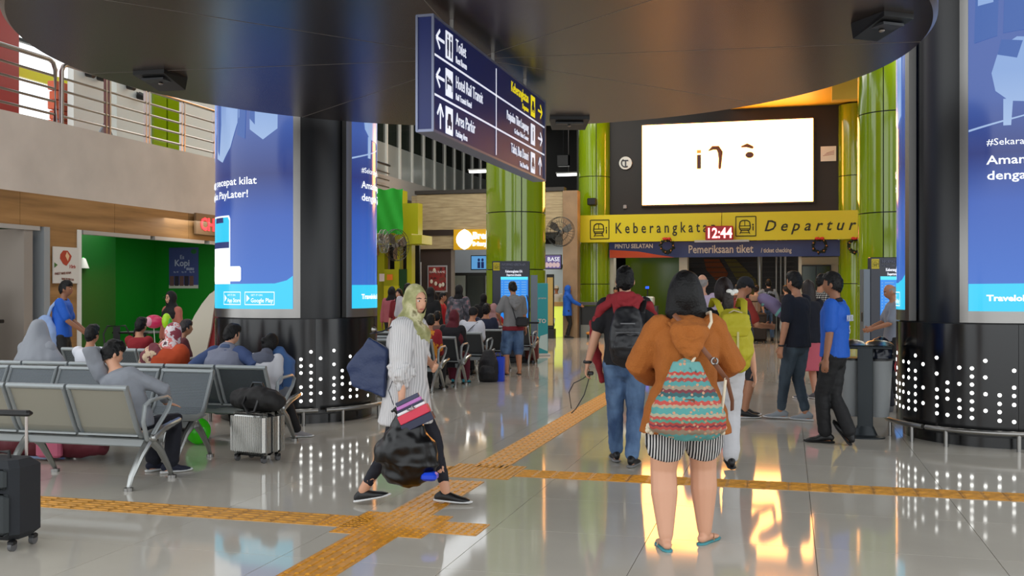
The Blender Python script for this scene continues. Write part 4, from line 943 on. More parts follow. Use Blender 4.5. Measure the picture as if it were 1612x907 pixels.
        # train seats artwork
        patch([(55, 3.0), (66, 3.1), (68, 3.9), (50, 3.9)], scr_seat, 'seat_picture', .003)
        patch([(74, 3.02), (84, 2.96), (94, 3.12), (103, 3.45), (104, 4.6), (76, 4.6), (75, 3.3)], scr_seat, 'seat_picture', .003)
        patch([(76, 3.1), (79, 3.04), (82, 3.4), (81, 4.6), (77, 4.6)], scr_seat2, 'seat_picture', .005)
        patch([(112, 3.3), (122, 3.18), (132, 3.3), (133, 4.6), (111, 4.6)], scr_seat, 'seat_picture', .003); patch([(112, 3.42), (116, 3.35), (116, 4.6), (112, 4.6)], scr_seat2, 'seat_picture', .005)
        patch([(101, 3.25), (108, 3.2), (109, 3.6), (102, 3.65)], scr_seat2, 'seat_picture', .003)
        patch([(5, 3.03), (30, 3.13), (46, 3.2), (46, 3.19), (30, 3.115), (5, 3.01)], scr_seat, 'light_streak', .003)
        patch([(17, 3.55), (19, 3.38), (26, 3.28), (50, 3.25), (58, 3.6), (56, 3.85), (30, 3.88), (21, 3.78)], scr_seat, 'seat_picture', .003); patch([(23, 3.05), (27, 3.05), (28, 3.3), (23, 3.3)], scr_seat, 'seat_picture', .005)
        patch([(20, 3.72), (30, 3.68), (33, 3.84), (22, 3.86)], scr_seat2, 'seat_picture', .006)
        patch([(8, 3.85), (20, 3.9), (21, 4.5), (9, 4.45)], scr_seat2, 'seat_picture', .006); patch([(23, 3.92), (38, 3.95), (38, 4.6), (24, 4.5)], scr_seat2, 'seat_picture', .006); patch([(10, 4.2), (18, 4.22), (18, 4.35), (10, 4.33)], scr_seat, 'seat_picture', .009)
    dm = MB()
    for a, z in dots:
        c_ = V((r*sin(a), -r*cos(a), z)); nrm = V((sin(a), -cos(a), 0)); dm.cyl(c_-nrm*.002, .0185, .005, 10, axis=nrm)
    tag(dm.build('light_dots', led_w, o), kind='stuff')
    # foot rail in curved segments
    rr = r+.115
    for (d0, d1) in railseg:
        n = 14; MB().tube([(rr*sin(R(d0+(d1-d0)*k/n)), -rr*cos(R(d0+(d1-d0)*k/n)), .165) for k in range(n+1)], .024, 10).build('foot_rail', steel, o)
        for d in (d0+(d1-d0)*.2, d0+(d1-d0)*.8):
            a = R(d); MB().cyl((rr*sin(a), -rr*cos(a), 0), .02, .165, 12).build('rail_post', steel, o)
    return o
def px_dots(lst, ox, oy, sc, cx, rp, Yc, r):
    out = []
    for x, y in lst:
        X, Y = ox+x/sc, oy+y/sc; s_ = max(-.985, min(.985, (X-cx)/rp)); a = math.asin(s_); d = Yc-r*cos(a)
        out.append((a, HC-(Y-HOR)/F*d))
    return out
dl_ = [(173,308),(373,313),(319,357),(322,402),(373,403),(490,356),(549,355),(608,307),(549,399),(608,397),(665,350),(490,447),(549,444),(608,442),(490,490),(608,488),(665,485),(549,536),(608,533),(549,580),(608,578),(665,576),(549,627),(608,625),(746,300),(746,390),(847,340),(890,337),(890,378),(929,289),(929,376),(797,432),(847,428),(890,423),(746,480),(797,476),(890,467),(746,525),(797,520),(847,516),(746,570),(847,560),(890,556),(746,614),(797,609),(847,604),(890,600),(993,325),(1036,272),(964,597),(929,510),(993,420),(964,470),(1020,500),(1036,400),(250,400),(250,480),(320,490),(120,360),(60,420),(120,450)]
dr_ = [(184,480),(174,510),(184,549),(174,578),(218,520),(243,524),(273,492),(306,531),(362,500),(243,559),(273,563),(218,591),(243,595),(273,599),(362,573),(184,618),(200,622),(218,626),(273,635),(306,639),(174,612),(174,647),(200,656),(218,661),(243,666),(273,671),(363,646),(363,683),(405,613),(405,650),(405,687),(451,543),(499,545),(549,509),(499,582),(549,584),(451,617),(499,619),(499,657),(550,660),(451,691),(499,695),(602,662),(602,701),(174,680),(185,686),(200,690),(243,702),(273,706),(306,711),(363,720),(452,728),(499,732),(550,735),(602,738),(174,714),(200,725),(218,731),(243,737),(273,742),(363,756),(405,761),(452,766),(499,770),(602,777),(655,550),(655,626),(655,663),(655,703),(655,779),(706,551),(706,589),(706,627),(706,704),(706,742),(706,780),(755,600),(755,640),(755,680),(800,560),(800,640),(800,720),(845,600),(845,680),(845,760)]
rest = [(R(100+6*k), .3+.078*j) for k in range(27) for j in range(9) if random.random() < .33]
YL = 12.26; drum('left black display column with two glowing blue curved screens above dotted base', (468-806)/F*YL, YL, .956, 6.0, [(35, 182), (215, 362)], px_dots(dl_, 340, 480, 4.121, 468, 125, YL, .956)+rest, None, [(-74, -34), (-30, 12), (17, 72), (95, 135), (150, 190), (205, 245)])
YR = 10.45; drum('right black display column at the picture edge with foot rail and dotted base', (1567-806)/F*YR, YR, .956, 9.0, [(-19, 125), (161, 304)], px_dots(dr_, 1360, 390, 2.833, 1567, 146, YR, .956)+rest, None, [(-74, -37), (-35, 22), (25, 75), (95, 135), (150, 190), (205, 245)], 1.30)
# ---- hanging navy direction sign ----
ds = hthing('direction_sign', 'long navy hanging direction sign with white arrows and station symbols', 'sign', 5.75, -2.1, 0, 2.456)
MB().box(-.05, 0, 0, .05, 2.9, .694).build('sign_box', navy, ds, False)
al = M('sign_edge_aluminium', (130, 136, 160), rough=.35, metal=.6)
for m in (MB().box(-.056, -.008, .684, .056, 2.908, .70), MB().box(-.056, -.008, -.006, .056, 2.908, .01), MB().box(.044, -.01, 0, .058, .006, .694), MB().box(-.058, -.01, 0, -.044, .006, .694), MB().box(.044, 2.894, 0, .058, 2.91, .694)): m.build('edge_trim', al, ds, False)
face = .0515
for z in (.458, .218): MB().box(.05, .02, z, face+.001, 2.88, z+.012).build('divider_line', tw, ds, False)
MB().box(.05, 1.36, .03, face+.001, 1.372, .66).build('divider_line', tw, ds, False)
SX, SY = (0, 1, 0), (0, 0, 1)
def st(t_, y, z, size, m_=tw, align='LEFT', sx=.78, b=0): text(ds, t_, size, (face, y, z), SX, SY, m_, 'lettering', align, sx=sx, bold=b, ext=.001)
def arrow(y, z, ang, m_=tw, s=.075):
    mb = MB(); d = (cos(ang), sin(ang)); q = (-d[1], d[0])
    f = lambda a, b_: (face+.001, y+(d[0]*a+q[0]*b_)*s, z+(d[1]*a+q[1]*b_)*s)
    for a, b_ in (((-1, 0), (.9, 0)), ((1, 0), (.1, .75)), ((1, 0), (.1, -.75))):
        P0, P1 = V(f(*a)), V(f(*b_)); t_ = (P1-P0).normalized(); n_ = V((0, -t_.z, t_.y))*.13*s; mb.poly([P0-n_, P1-n_, P1+n_, P0+n_], (1, 0, 0), .001)
    mb.build('arrow', m_, ds, False)
def ibox(y, z, kind, m_=tw):
    MB().box(.05, y-.068, z-.085, face+.001, y+.068, z+.085).build('icon_tile', m_, ds, False); mb = MB(); X_ = face+.0015
    if kind == 'wc':
        for yy in (-.03, .03): mb.ell((X_, y+yy, z+.055), .001, .012, .014, 8, 6); mb.box(face, y+yy-.016, z-.03, X_+.001, y+yy+.016, z+.035); mb.box(face, y+yy-.01, z-.07, X_+.001, y+yy-.002, z-.03); mb.box(face, y+yy+.002, z-.07, X_+.001, y+yy+.01, z-.03)
    elif kind == 'bed':
        mb.box(face, y-.05, z-.01, X_+.001, y+.05, z+.01); mb.box(face, y-.055, z-.045, X_+.001, y-.045, z+.04); mb.box(face, y+.045, z-.045, X_+.001, y+.055, z+.01); mb.ell((X_, y-.03, z+.024), .001, .013, .012, 8, 6)
        mb.poly([(X_, y-.01, z+.012), (X_, y+.05, z+.012), (X_, y+.0, z+.035)], (1, 0, 0), .001)
    elif kind in ('car', 'train', 'bus'):
        mb.box(face, y-.045, z-.03, X_+.001, y+.045, z+.0); mb.poly([(X_, y-.035, z), (X_, y+.035, z), (X_, y+.025, z+.045), (X_, y-.025, z+.045)], (1, 0, 0), .001); mb.box(face, y-.04, z-.05, X_+.001, y-.02, z-.03); mb.box(face, y+.02, z-.05, X_+.001, y+.04, z-.03)
    else: mb.box(face, y-.012, z-.05, X_+.001, y+.012, z+.03); mb.ell((X_, y, z+.05), .001, .014, .014, 8, 6)
    mb.build('pictogram', M('icon_navy', (26, 34, 80), rough=.4), ds, False)
r1, r2, r3 = .575, .34, .105
arrow(.13, r1, pi); ibox(.30, r1, 'wc'); st('Toilet', .43, r1+.0, .115); st('Rest Room', .43, r1-.075, .065)
arrow(.13, r2, pi); ibox(.30, r2, 'bed'); st('Hotel Rail Transit', .43, r2+.0, .115, sx=.72); st('Rail Transit Hotel', .43, r2-.075, .06)
arrow(.13, r3, pi/2); ibox(.30, r3, 'car'); st('Area Parkir', .43, r3+.0, .115); st('Parking Area', .43, r3-.075, .06)
st('Keberangkatan', 2.32, r1, .115, ty, 'RIGHT'); st('Departure', 2.32, r1-.075, .06, ty, 'RIGHT'); ibox(2.47, r1, 'train', ty); arrow(2.72, r1, 0, ty)
st('Penjualan Tiket Langsung', 2.32, r2, .1, tw, 'RIGHT', .66); st('Go Show Ticket Counter', 2.32, r2-.075, .055, tw, 'RIGHT'); ibox(2.47, r2, 'man'); arrow(2.72, r2, 0)
st('Taksi, Bus Damri', 2.32, r3, .105, tw, 'RIGHT', .75); st('Taxi, Damri Bus', 2.32, r3-.075, .055, tw, 'RIGHT'); ibox(2.47, r3, 'bus'); arrow(2.72, r3, pi/2)
for y in (.5, 1.45, 2.4): MB().cyl((0, y, .694), .015, .105, 10).build('hanger_bolt', steel, ds)
# ================= FURNITURE & PROPS =================
def bench(label, u, v, az, n, legs, arms, pan, group='steel waiting benches', pitch=.55):
    """row of seats; local +Y is the sitting direction, local x=0 the right end seen from behind"""
    o = hthing('waiting_bench', label, 'bench', u, v, az, 0, group)
    for k in range(n):
        x0, x1 = -pitch*(k+1)+.012, -pitch*k-.012
        pr = [(.32, .43), (.27, .415), (.0, .385), (-.09, .40), (-.13, .46), (-.26, .76)]
        m = MB(); th_ = .012
        vs = []; 
        for x in (x0, x1):
            vs += [(x, y, z) for y, z in pr]+[(x, y-.012, z-th_) for y, z in reversed(pr)]
        N = 2*len(pr); m.add(vs, [(i, (i+1) % N, N+(i+1) % N, N+i) for i in range(N)]+[tuple(range(N)), tuple(range(2*N-1, N-1, -1))])
        sh_ = m.build('seat_shell', pan, o, False)
        rim = MB()
        for x in (x0+.012, x1-.012): rim.loft([(x, y-.012, z) for y, z in pr], [(.014, .03)]*len(pr), (1, 0, 0), 8, 'flat')
        rim.tube([(x0, -.27, .765), (x1, -.27, .765)], .022, 10).tube([(x0, .325, .425), (x1, .325, .425)], .018, 10)
        rim.box(x0, -.15, .385, x1, -.07, .4); rim.build('seat_rim', chair_fr, o)
    L = n*pitch
    MB().box(-L+.02, -.06, .29, -.02, .02, .36, .01).build('beam', chair_fr, o, False)
    for x in legs:
        m = MB(); m.loft([(x, .0, .345), (x, .12, .25), (x, .23, .1), (x, .275, .03)], [(.035, .035), (.028, .03), (.022, .022), (.018, .016)], (1, 0, 0), 8)
        m.loft([(x, -.02, .345), (x, -.13, .24), (x, -.24, .1), (x, -.27, .03)], [(.035, .035), (.028, .03), (.022, .022), (.018, .016)], (1, 0, 0), 8)
        l_ = m.build('leg', cast, o); MB().cyl((x, .28, 0), .035, .025, 12).cyl((x, -.275, 0), .035, .025, 12).build('foot_pad', steel, l_)
    for x in arms:
        MB().loft([(x, -.09, .36), (x, -.14, .5), (x, -.12, .62), (x, -.04, .655), (x, .16, .665), (x, .22, .63), (x, .18, .56), (x, .04, .44), (x, -.02, .38)], [(.018, .016)]*9, (1, 0, 0), 8).build('armrest', chair_fr, o)
        MB().loft([(x, -.02, .36), (x, .12, .42), (x, .33, .46)], [(.03, .035), (.028, .03), (.022, .022)], (1, 0, 0), 8).build('seat_support', cast, o)
    return o
bench('front bench of grey steel seats with its smooth backs to the camera', 6.85, -4.75, 0, 5, (-.0, -1.1, -2.2), (0.03,), chair_back)
b2 = bench('second bench of grey perforated seats facing the camera, empty', 7.85, -7.72, 180, 5, (-.0, -1.1, -2.7), (), chair_perf)
bench('third bench behind the perforated one, carrying the man in the grey vest', 8.92, -4.74, 0, 6, (-.0, -1.1, -2.2), (0.03,), chair_perf)
dark_pan = M('bench_dark_panel', (52, 55, 58), rough=.45)
bench('nearest bench of the middle seating, beside the walking woman in white', 14.25, -4.98, 0, 4, (-.02, -1.1), (0.03,), dark_pan)
bench('middle bench carrying the woman in the dark red headscarf', 15.15, -4.92, 0, 4, (-.02, -1.1), (0.03, -.55), dark_pan)
bench('middle bench carrying the man in the white tee with a dark strap', 16.8, -5.0, 0, 4, (-.02, -1.1), (0.03,), dark_pan)
bench('middle bench with the man in the navy shirt, behind the black backpack', 18.1, -5.0, 0, 3, (-.02, -1.1), (0.03, -.55), dark_pan)
bench('farthest middle bench near the left information totem', 19.85, -4.95, 0, 2, (-.02, -1.1), (0.03,), dark_pan)

# left cafe wall posters
def vposter(label, x0, y0, x1, y1, v, base, name='poster'):
    ua_, za = FV(x0, y0, v); ub_, _ = FV(x1, y0, v); zb_ = FV(x0, y1, v)[1]; um = (ua_+ub_)/2
    t = hthing(name, label, 'poster', um, v, 0, zb_); w_, h_ = ub_-ua_, za-zb_
    MB().box(-.02, -w_/2, 0, 0, w_/2, h_).build('sheet', base, t, False); return t, w_, h_
pw2 = M('poster_white', (215, 212, 206), rough=.5)
t, w_, h_ = vposter('white food poster with a red wrapped snack on the wood pillar', 84, 388, 124, 446, -11.96, pw2)
MB().poly([(.005, -.16, h_-.2), (.005, -.08, h_-.29), (.005, .0, h_-.32), (.005, .1, h_-.22), (.005, .13, h_-.15), (.005, .03, h_-.06), (.005, -.08, h_-.06), (.005, -.15, h_-.13)], (1, 0, 0), .004).build('snack_picture', M('snack_red', (176, 60, 40)), t, False)
MB().poly([(.008, -.03, h_-.15), (.008, .03, h_-.24), (.008, .07, h_-.15), (.008, .01, h_-.08)], (1, 0, 0), .003).build('snack_picture', M('snack_cream', (226, 190, 150)), t, False); MB().poly([(.006, -w_/2+.02, h_-.27), (.006, -w_/2+.1, h_-.31), (.006, -w_/2+.02, h_-.36)], (1, 0, 0), .003).build('leaf_picture', M('leaf_print', (60, 110, 50)), t, False)
rdp = M('print_red', (190, 60, 40)); text(t, '10rb', .09, (.006, .06, h_-.36), (0, 1, 0), (0, 0, 1), rdp); text(t, 'PAKET NASI AYAM', .06, (.006, -w_/2+.03, .14), (0, 1, .06), (0, 0, 1), M('print_brown', (120, 50, 30)), sx=.8); text(t, 'NASI PUTIH 5rb', .055, (.006, -w_/2+.2, .06), (0, 1, -.05), (0, 0, 1), M('print_brown', (120, 50, 30)), sx=.8)
# coffee poster on far green wall (faces the camera)
t, w_, h_ = poster('blue coffee poster reading Es Kopi susu on the green shop wall', 266, 390, 312, 454, 21.78, M('poster_blue', (74, 84, 150), rough=.5))
pc = M('print_pale_blue', (200, 205, 235)); text(t, 'Es', .14, (-.1, -.006, h_-.28), (1, 0, 0), (0, 0, 1), pc); text(t, 'Kopi', .22, (-.25, -.006, h_-.45), (1, 0, 0), (0, 0, 1), pc, bold=.004); text(t, 'susu', .12, (.08, -.006, h_-.55), (1, 0, 0), (0, 0, 1), pc, bold=.003)
MB().box(-w_/2, -.004, 0, w_/2, 0, .08).build('white_strip', pw2, t, False); MB().ell((w_/2-.12, -.004, h_-.1), .08, .004, .06, 12, 8).build('round_badge', M('badge_green', (50, 120, 70)), t)
for k in range(5): MB().box(-w_/2+.03+k*.135, -.008, .06, -w_/2+.14+k*.135, 0, .3).build('drink_picture', M('drink%d' % (k % 2), ((120, 84, 84), (60, 48, 60))[k % 2]), t, False)
for k in range(3): text(t, 'Rp 10', .055, (-.27+k*.22, -.006, .38), (1, 0, 0), (0, 0, 1), pc)
# CHICK neon sign
uu, zz = FV(311, 367, -11.9); t = hthing('neon_sign', 'red glowing CHICK shop lettering on the wooden fascia', 'sign', uu, -11.95, 0, zz)
MB().box(-.0, -.05, -.02, .05, 1.9, .42).build('backing', M('neon_backing', (120, 96, 70), rough=.5), t, False); text(t, 'CHICKEN', .36, (.06, .1, .08), (0, 1, 0), (0, 0, 1), M('neon_red', (255, 40, 50), emit=(255, 50, 60), es=2.2), 'lettering', bold=.012, sx=1.05)
uu, zz = FV(333, 385, -12.4); t = hthing('security_camera', 'small white security camera under the fascia of the green shop', 'camera', 21.3, -12.6, 0, 2.95); MB().box(-.05, -.12, 0, .05, .05, .1, .02).build('housing', white, t, False); MB().cyl((0, -.12, .05), .03, .03, 10, axis=(0, -1, 0)).build('lens', blackp, t); MB().tube([(0, 0, .1), (0, 0, .15)], .015).build('bracket', white, t)
# cone lamp on green wall
p_ = FV(133, 415, -14.35); t = hthing('wall_lamp', 'small pale cone lamp on the dark green shop wall', 'lamp', p_[0], -14.38, 0, p_[1]); MB().lathe([(.02, .12), (.05, .1), (.12, -.1), (.1, -.1), (.03, .08)], 16).build('shade', white, t); MB().ell((0, 0, .1), .02, .02, .03, 8, 6).build('indicator', M('green_glow', (30, 255, 90), emit=(30, 255, 90), es=2), t)
# counter equipment
t = hthing('coffee_machine', 'dark coffee machine on the cafe counter beside the grey post', 'machine', 13.25, -12.3, 0, 1.04)
MB().box(-.2, -.15, 0, .2, .2, .12, .02).build('base', blackp, t, False); MB().box(-.16, .02, .12, .16, .2, .5, .03).build('body', M('machine_grey', (60, 58, 56), rough=.3), t, False); MB().ell((0, -.05, .34), .09, .09, .14, 14, 10).build('dome', steel, t); MB().tube([(.05, -.1, .12), (.12, -.2, .3)], .015).build('lever', steel, t)
t = hthing('napkin_tray', 'small black tray with a steel cup at the left end of the counter', 'tray', 12.3, -12.25, 0, 1.04); MB().box(-.15, -.15, 0, .15, .15, .03, .01).build('tray', blackp, t, False); MB().lathe([(.001, .03), (.05, .03), (.06, .12), (.055, .12), (.045, .04)], 16).build('cup', steel, t)
# metal cafe chair
def cafe_chair(label, loc, az):
    t = thing('cafe_chair', label, 'chair', loc, az); MB().box(-.2, -.2, .44, .2, .2, .465, .02).build('seat', blackp, t, False)
    for x in (-1, 1):
        for y in (-1, 1): MB().tube([(x*.18, y*.18, .44), (x*.22, y*.22, 0)], .016).build('leg', blackp, t)
    MB().tube([(-.2, -.19, .45), (-.22, -.24, .72), (-.15, -.25, .86), (.15, -.25, .86), (.22, -.24, .72), (.2, -.19, .45)], .016).build('back_frame', blackp, t); MB().box(-.06, -.235, .46, .06, -.225, .85).build('splat', blackp, t, False)
cafe_chair('black metal cafe chair standing before the green shop wall', (P(187, 500, 18).x, 18, 0), 150)
t = thing('cafe_table', 'dark square cafe table behind the child in the green shop', 'table', (P(228, 500, 18.5).x, 18.5, 0), 20); MB().box(-.4, -.4, .72, .4, .4, .75, .01).build('tabletop', blackp, t, False); MB().tube([(0, 0, .02), (0, 0, .72)], .03).build('pedestal', blackp, t); MB().box(-.25, -.25, 0, .25, .25, .03, .01).build('base', blackp, t, False)

# leaf-shaped promotional arch (cream leaf, red fin with pink top)
Ya = 14.0
def pp(px, py): q = P(px, py, Ya); return q
t = thing('promo_sculpture', 'cream leaf-shaped board with red and pink fin left of the black drum', 'display', (P(320, 500, Ya).x, Ya, 0), 0); bx_ = P(320, 500, Ya).x
lp = [(341, 456), (330, 463), (318, 478), (306, 497), (294, 522), (284, 550), (279, 575), (279, 640), (310, 640), (312, 590), (318, 570), (324, 556), (332, 520)]
q = [pp(*a) for a in lp]; MB().poly([(a.x-bx_, 0, max(0, a.z)) for a in q][::-1], (0, -1, 0), .06).build('leaf_board', M('cream_board', (214, 204, 182), rough=.5), t, False)
q = [pp(*a) for a in [(360, 486), (360, 640), (306, 640), (308, 588), (318, 566), (325, 520), (325, 486)]]; MB().poly([(a.x-bx_, .06, max(0, a.z)) for a in q], (0, -1, 0), .06).build('red_fin', M('fin_red', (160, 22, 18), rough=.4), t, False)
q = [pp(*a) for a in [(360, 440), (345, 448), (331, 462), (325, 474), (325, 486), (360, 486)]]; MB().poly([(a.x-bx_, .05, max(0, a.z)) for a in q], (0, -1, 0), .06).build('pink_top', M('fin_pink', (214, 96, 140), rough=.4), t, False)
q = pp(326, 477); text(t, 'O KALA', .07, (q.x-bx_, .04, q.z), (1, 0, 0), (0, 0, 1), M('print_pink', (235, 160, 190)))

# trash station
g = G(1362, 689); t = thing('trash_station', 'black T-post litter station with two grey bins behind the man in blue', 'bin', (g.x, g.y, 0), 20)
dk2 = M('charcoal_steel', (42, 48, 52), rough=.4, metal=.4)
MB().box(-.075, -.03, .02, .075, .03, .93, .005).build('post', dk2, t, False)
MB().loft([(0, 0, 0), (0, 0, .012), (0, 0, .03), (0, 0, .12)], [(.19, .14), (.19, .14), (.12, .07), (.08, .035)], (1, 0, 0), 24, 'flat').build('base_plate', dk2, t)
MB().box(-.27, -.03, .9, .26, .36, .93, .01).build('top_plate', dk2, t, False)
for k, x in enumerate((-.13, .13)):
    b_ = MB().loft([(x, .2, .2), (x, .2, .78)], [(.10, .12), (.135, .165)], (1, 0, 0), 20, 'flat').build('bin', M('bin_grey', (140, 144, 146), rough=.5), t)
    MB().loft([(x, .2, .78), (x, .2, .80)], [(.145, .175), (.145, .175)], (1, 0, 0), 20, 'flat').build('bin_rim', blackp, b_)
    MB().loft([(x, .2, .935), (x, .2, .97), (x, .2, .99)], [(.15, .17), (.11, .13), (.03, .03)], (1, 0, 0), 20, 'flat').build('steel_hood', steel, t)
MB().tube([(-.22, .1, .2), (-.26, .05, .06), (-.2, 0, .02), (-.05, 0, .02)], .012).build('bin_stay', blackp, t)
m = MB(); m.loft([(.14, .26, .9), (.15, .26, .75), (.16, .26, .62)], [(.12, .12), (.14, .15), (.1, .1)], (1, 0, 0), 14); blob('bin_bag', m, M('bag_dark_navy', (26, 32, 48), rough=.25), t, .015, 2, .02, 9)

# info totems
def totem(label, x0, x1, ytop, Y, side, gy=2.1):
    a = P(x0, ytop, Y); b_ = P(x1, ytop, Y); xm = (a.x+b_.x)/2; w_ = (b_.x-a.x)/2; h_ = a.z
    t = thing('info_totem', label, 'screen', (xm, Y, 0), 0)
    MB().box(-w_, 0, .1, w_, .14, h_, .01).build('cabinet', M('totem_dark_navy', (30, 34, 52), rough=.25), t, False); MB().box(-w_-.05, -.1, 0, w_+.05, .3, .1, .01).build('foot', dkmesh, t, False)
    zt_ = h_-.33; MB().box(-w_*.55, -.01, .9, w_*.9, 0, zt_).build('display', M('totem_blue', (5, 20, 60), rough=.2, emit=(28, 132, 226), es=1.05), t, False)
    MB().box(-w_*.55, -.014, zt_-.06, w_*.9, -.01, zt_).build('display_header', M('totem_cyan', (5, 20, 60), emit=(90, 225, 245), es=1.1), t, False)
    lw_ = M('totem_lines', (5, 20, 60), emit=(110, 175, 235), es=.9)
    for k in range(13):
        z = zt_-.1-k*.052
        for (c0, c1) in ((-.5, -.44), (-.36, .05+.1*random.random()), (.25, .45), (.55, .8)): MB().box(w_*c0, -.013, z-.018, w_*c1, -.01, z).build('display_row', lw_, t, False)
    MB().box(-w_*.95, -.012, h_-.2, -w_*.6, -.0, h_-.03, .005).build('yellow_badge', M('badge_yellow', (220, 200, 30), rough=.4), t, False); train_icon(t, -w_*.77, h_-.115, .11, ink, -.014)
    text(t, 'INFORMASI KERETA API', .075, (-w_*.5, -.012, h_-.1), (1, 0, 0), (0, 0, 1), M('totem_print', (120, 126, 150)), sx=.62); text(t, 'Train Information', .045, (-w_*.5, -.012, h_-.16), (1, 0, 0), (0, 0, 1), M('totem_print', (120, 126, 150)), sx=.7)
    text(t, 'Keberangkatan KA', .075, (w_*.15, -.012, zt_+.09), (1, 0, 0), (0, 0, 1), tw, 'lettering', 'CENTER', sx=.62, bold=.002); text(t, 'Departure Schedule', .06, (w_*.15, -.012, zt_+.02), (1, 0, 0), (0, 0, 1), tw, 'lettering', 'CENTER', sx=.62, bold=.002)
    sm_ = M('totem_side_grey', (112, 122, 132), rough=.4, metal=.3)
    sx_ = (w_+.02, w_+.16) if side > 0 else (-w_-.12, -w_-.01)
    MB().box(sx_[0], -.02, 0, sx_[1], .18, h_*(.86 if side > 0 else .9)).build('side_post', sm_, t, False); return t
totem('information totem with blue timetable screen before the left green column', 775, 834, 411, 21.2, 1)
totem('information totem with blue timetable screen before the right green column', 1370, 1440, 405, 17.5, -1)
Yb = 23.3; a = P(848, 446, Yb); b_ = P(860, 446, Yb)
t = thing('teal_standee', 'narrow teal advertising standee leaning on the left green column', 'standee', ((a.x+b_.x)/2, Yb, 0), -12)
MB().box(-.13, 0, .05, .13, .03, a.z, .005).build('board', M('teal_print', (30, 160, 170), rough=.4), t, False); MB().box(-.16, -.12, 0, .16, .12, .05, .01).build('foot', pw2, t, False); text(t, 'TO', .13, (-.1, -.005, .75), (1, 0, 0), (0, 0, 1), pw2, bold=.004); text(t, 'promo', .07, (-.1, -.005, 1.3), (1, 0, 0), (0, 0, 1), pw2)
MB().poly([(-.12, -.004, .2), (.12, -.004, .1), (.12, -.004, .5), (-.05, -.004, .45)], (0, -1, 0), .003).build('picture', M('standee_white', (200, 225, 225)), t, False)

# wall fans
def fan(label, px, py, Y, r, az, bl=(34, 36, 36), blade_r=.9):
    c = P(px, py, Y); t = thing('wall_fan', label, 'fan', c, az)
    bm_ = M('fan_metal%d' % bl[0], bl, rough=.4, metal=.3); g = MB()
    for rr, yy in ((r, 0), (r, -.1), (r*.66, -.14), (r*.33, -.16)): g.tube([(rr*cos(k*pi/14), yy, rr*sin(k*pi/14)) for k in range(28)], .008, 4, True)
    for k in range(28):
        a = k*pi/14; g.tube([(0, -.165, 0), (r*.6*cos(a), -.145, r*.6*sin(a)), (r*cos(a), -.1, r*sin(a)), (r*cos(a), 0, r*sin(a)), (r*.3*cos(a), .06, r*.3*sin(a))], .004, 3)
    g.build('guard', bm_, t, False)
    for k in range(3):
        a = .4+k*2*pi/3; d = V((cos(a), 0, sin(a))); q_ = V((-sin(a), 0, cos(a))); m = MB()
        P4 = [d*r*.15-q_*.04, d*r*.5-q_*r*.3+V((0, -.03, 0)), d*r*blade_r-q_*r*.2+V((0, -.03, 0)), d*r*blade_r+q_*r*.25+V((0, .03, 0)), d*r*.4+q_*r*.2+V((0, .03, 0)), d*r*.15+q_*.04]
        m.poly([p_+V((0, -.05, 0)) for p_ in P4], (0, -1, 0), .01).build('blade', M('fan_blade', (96, 92, 86), rough=.35, metal=.4), t, False)
    MB().cyl((0, -.1, 0), .06, .16, 16, axis=(0, 1, 0)).build('motor_hub', M('fan_hub', (140, 140, 136), rough=.4), t); MB().tube([(0, .05, 0), (0, .22, -.02), (-.3, .3, -.02)], .03).build('wall_arm', bm_, t); return t
fan('round caged wall fan on the wood pillar left of the yellow banner', 883, 365, 30.4, .44, 25)
fan('large caged wall fan on the lime kiosk above the notice board', 622, 386, 27.0, .42, -50)
fan('white bladed wall fan at the edge of the lime kiosk, beside the black drum', 601, 380, 26.2, .3, -80, (120, 122, 118))

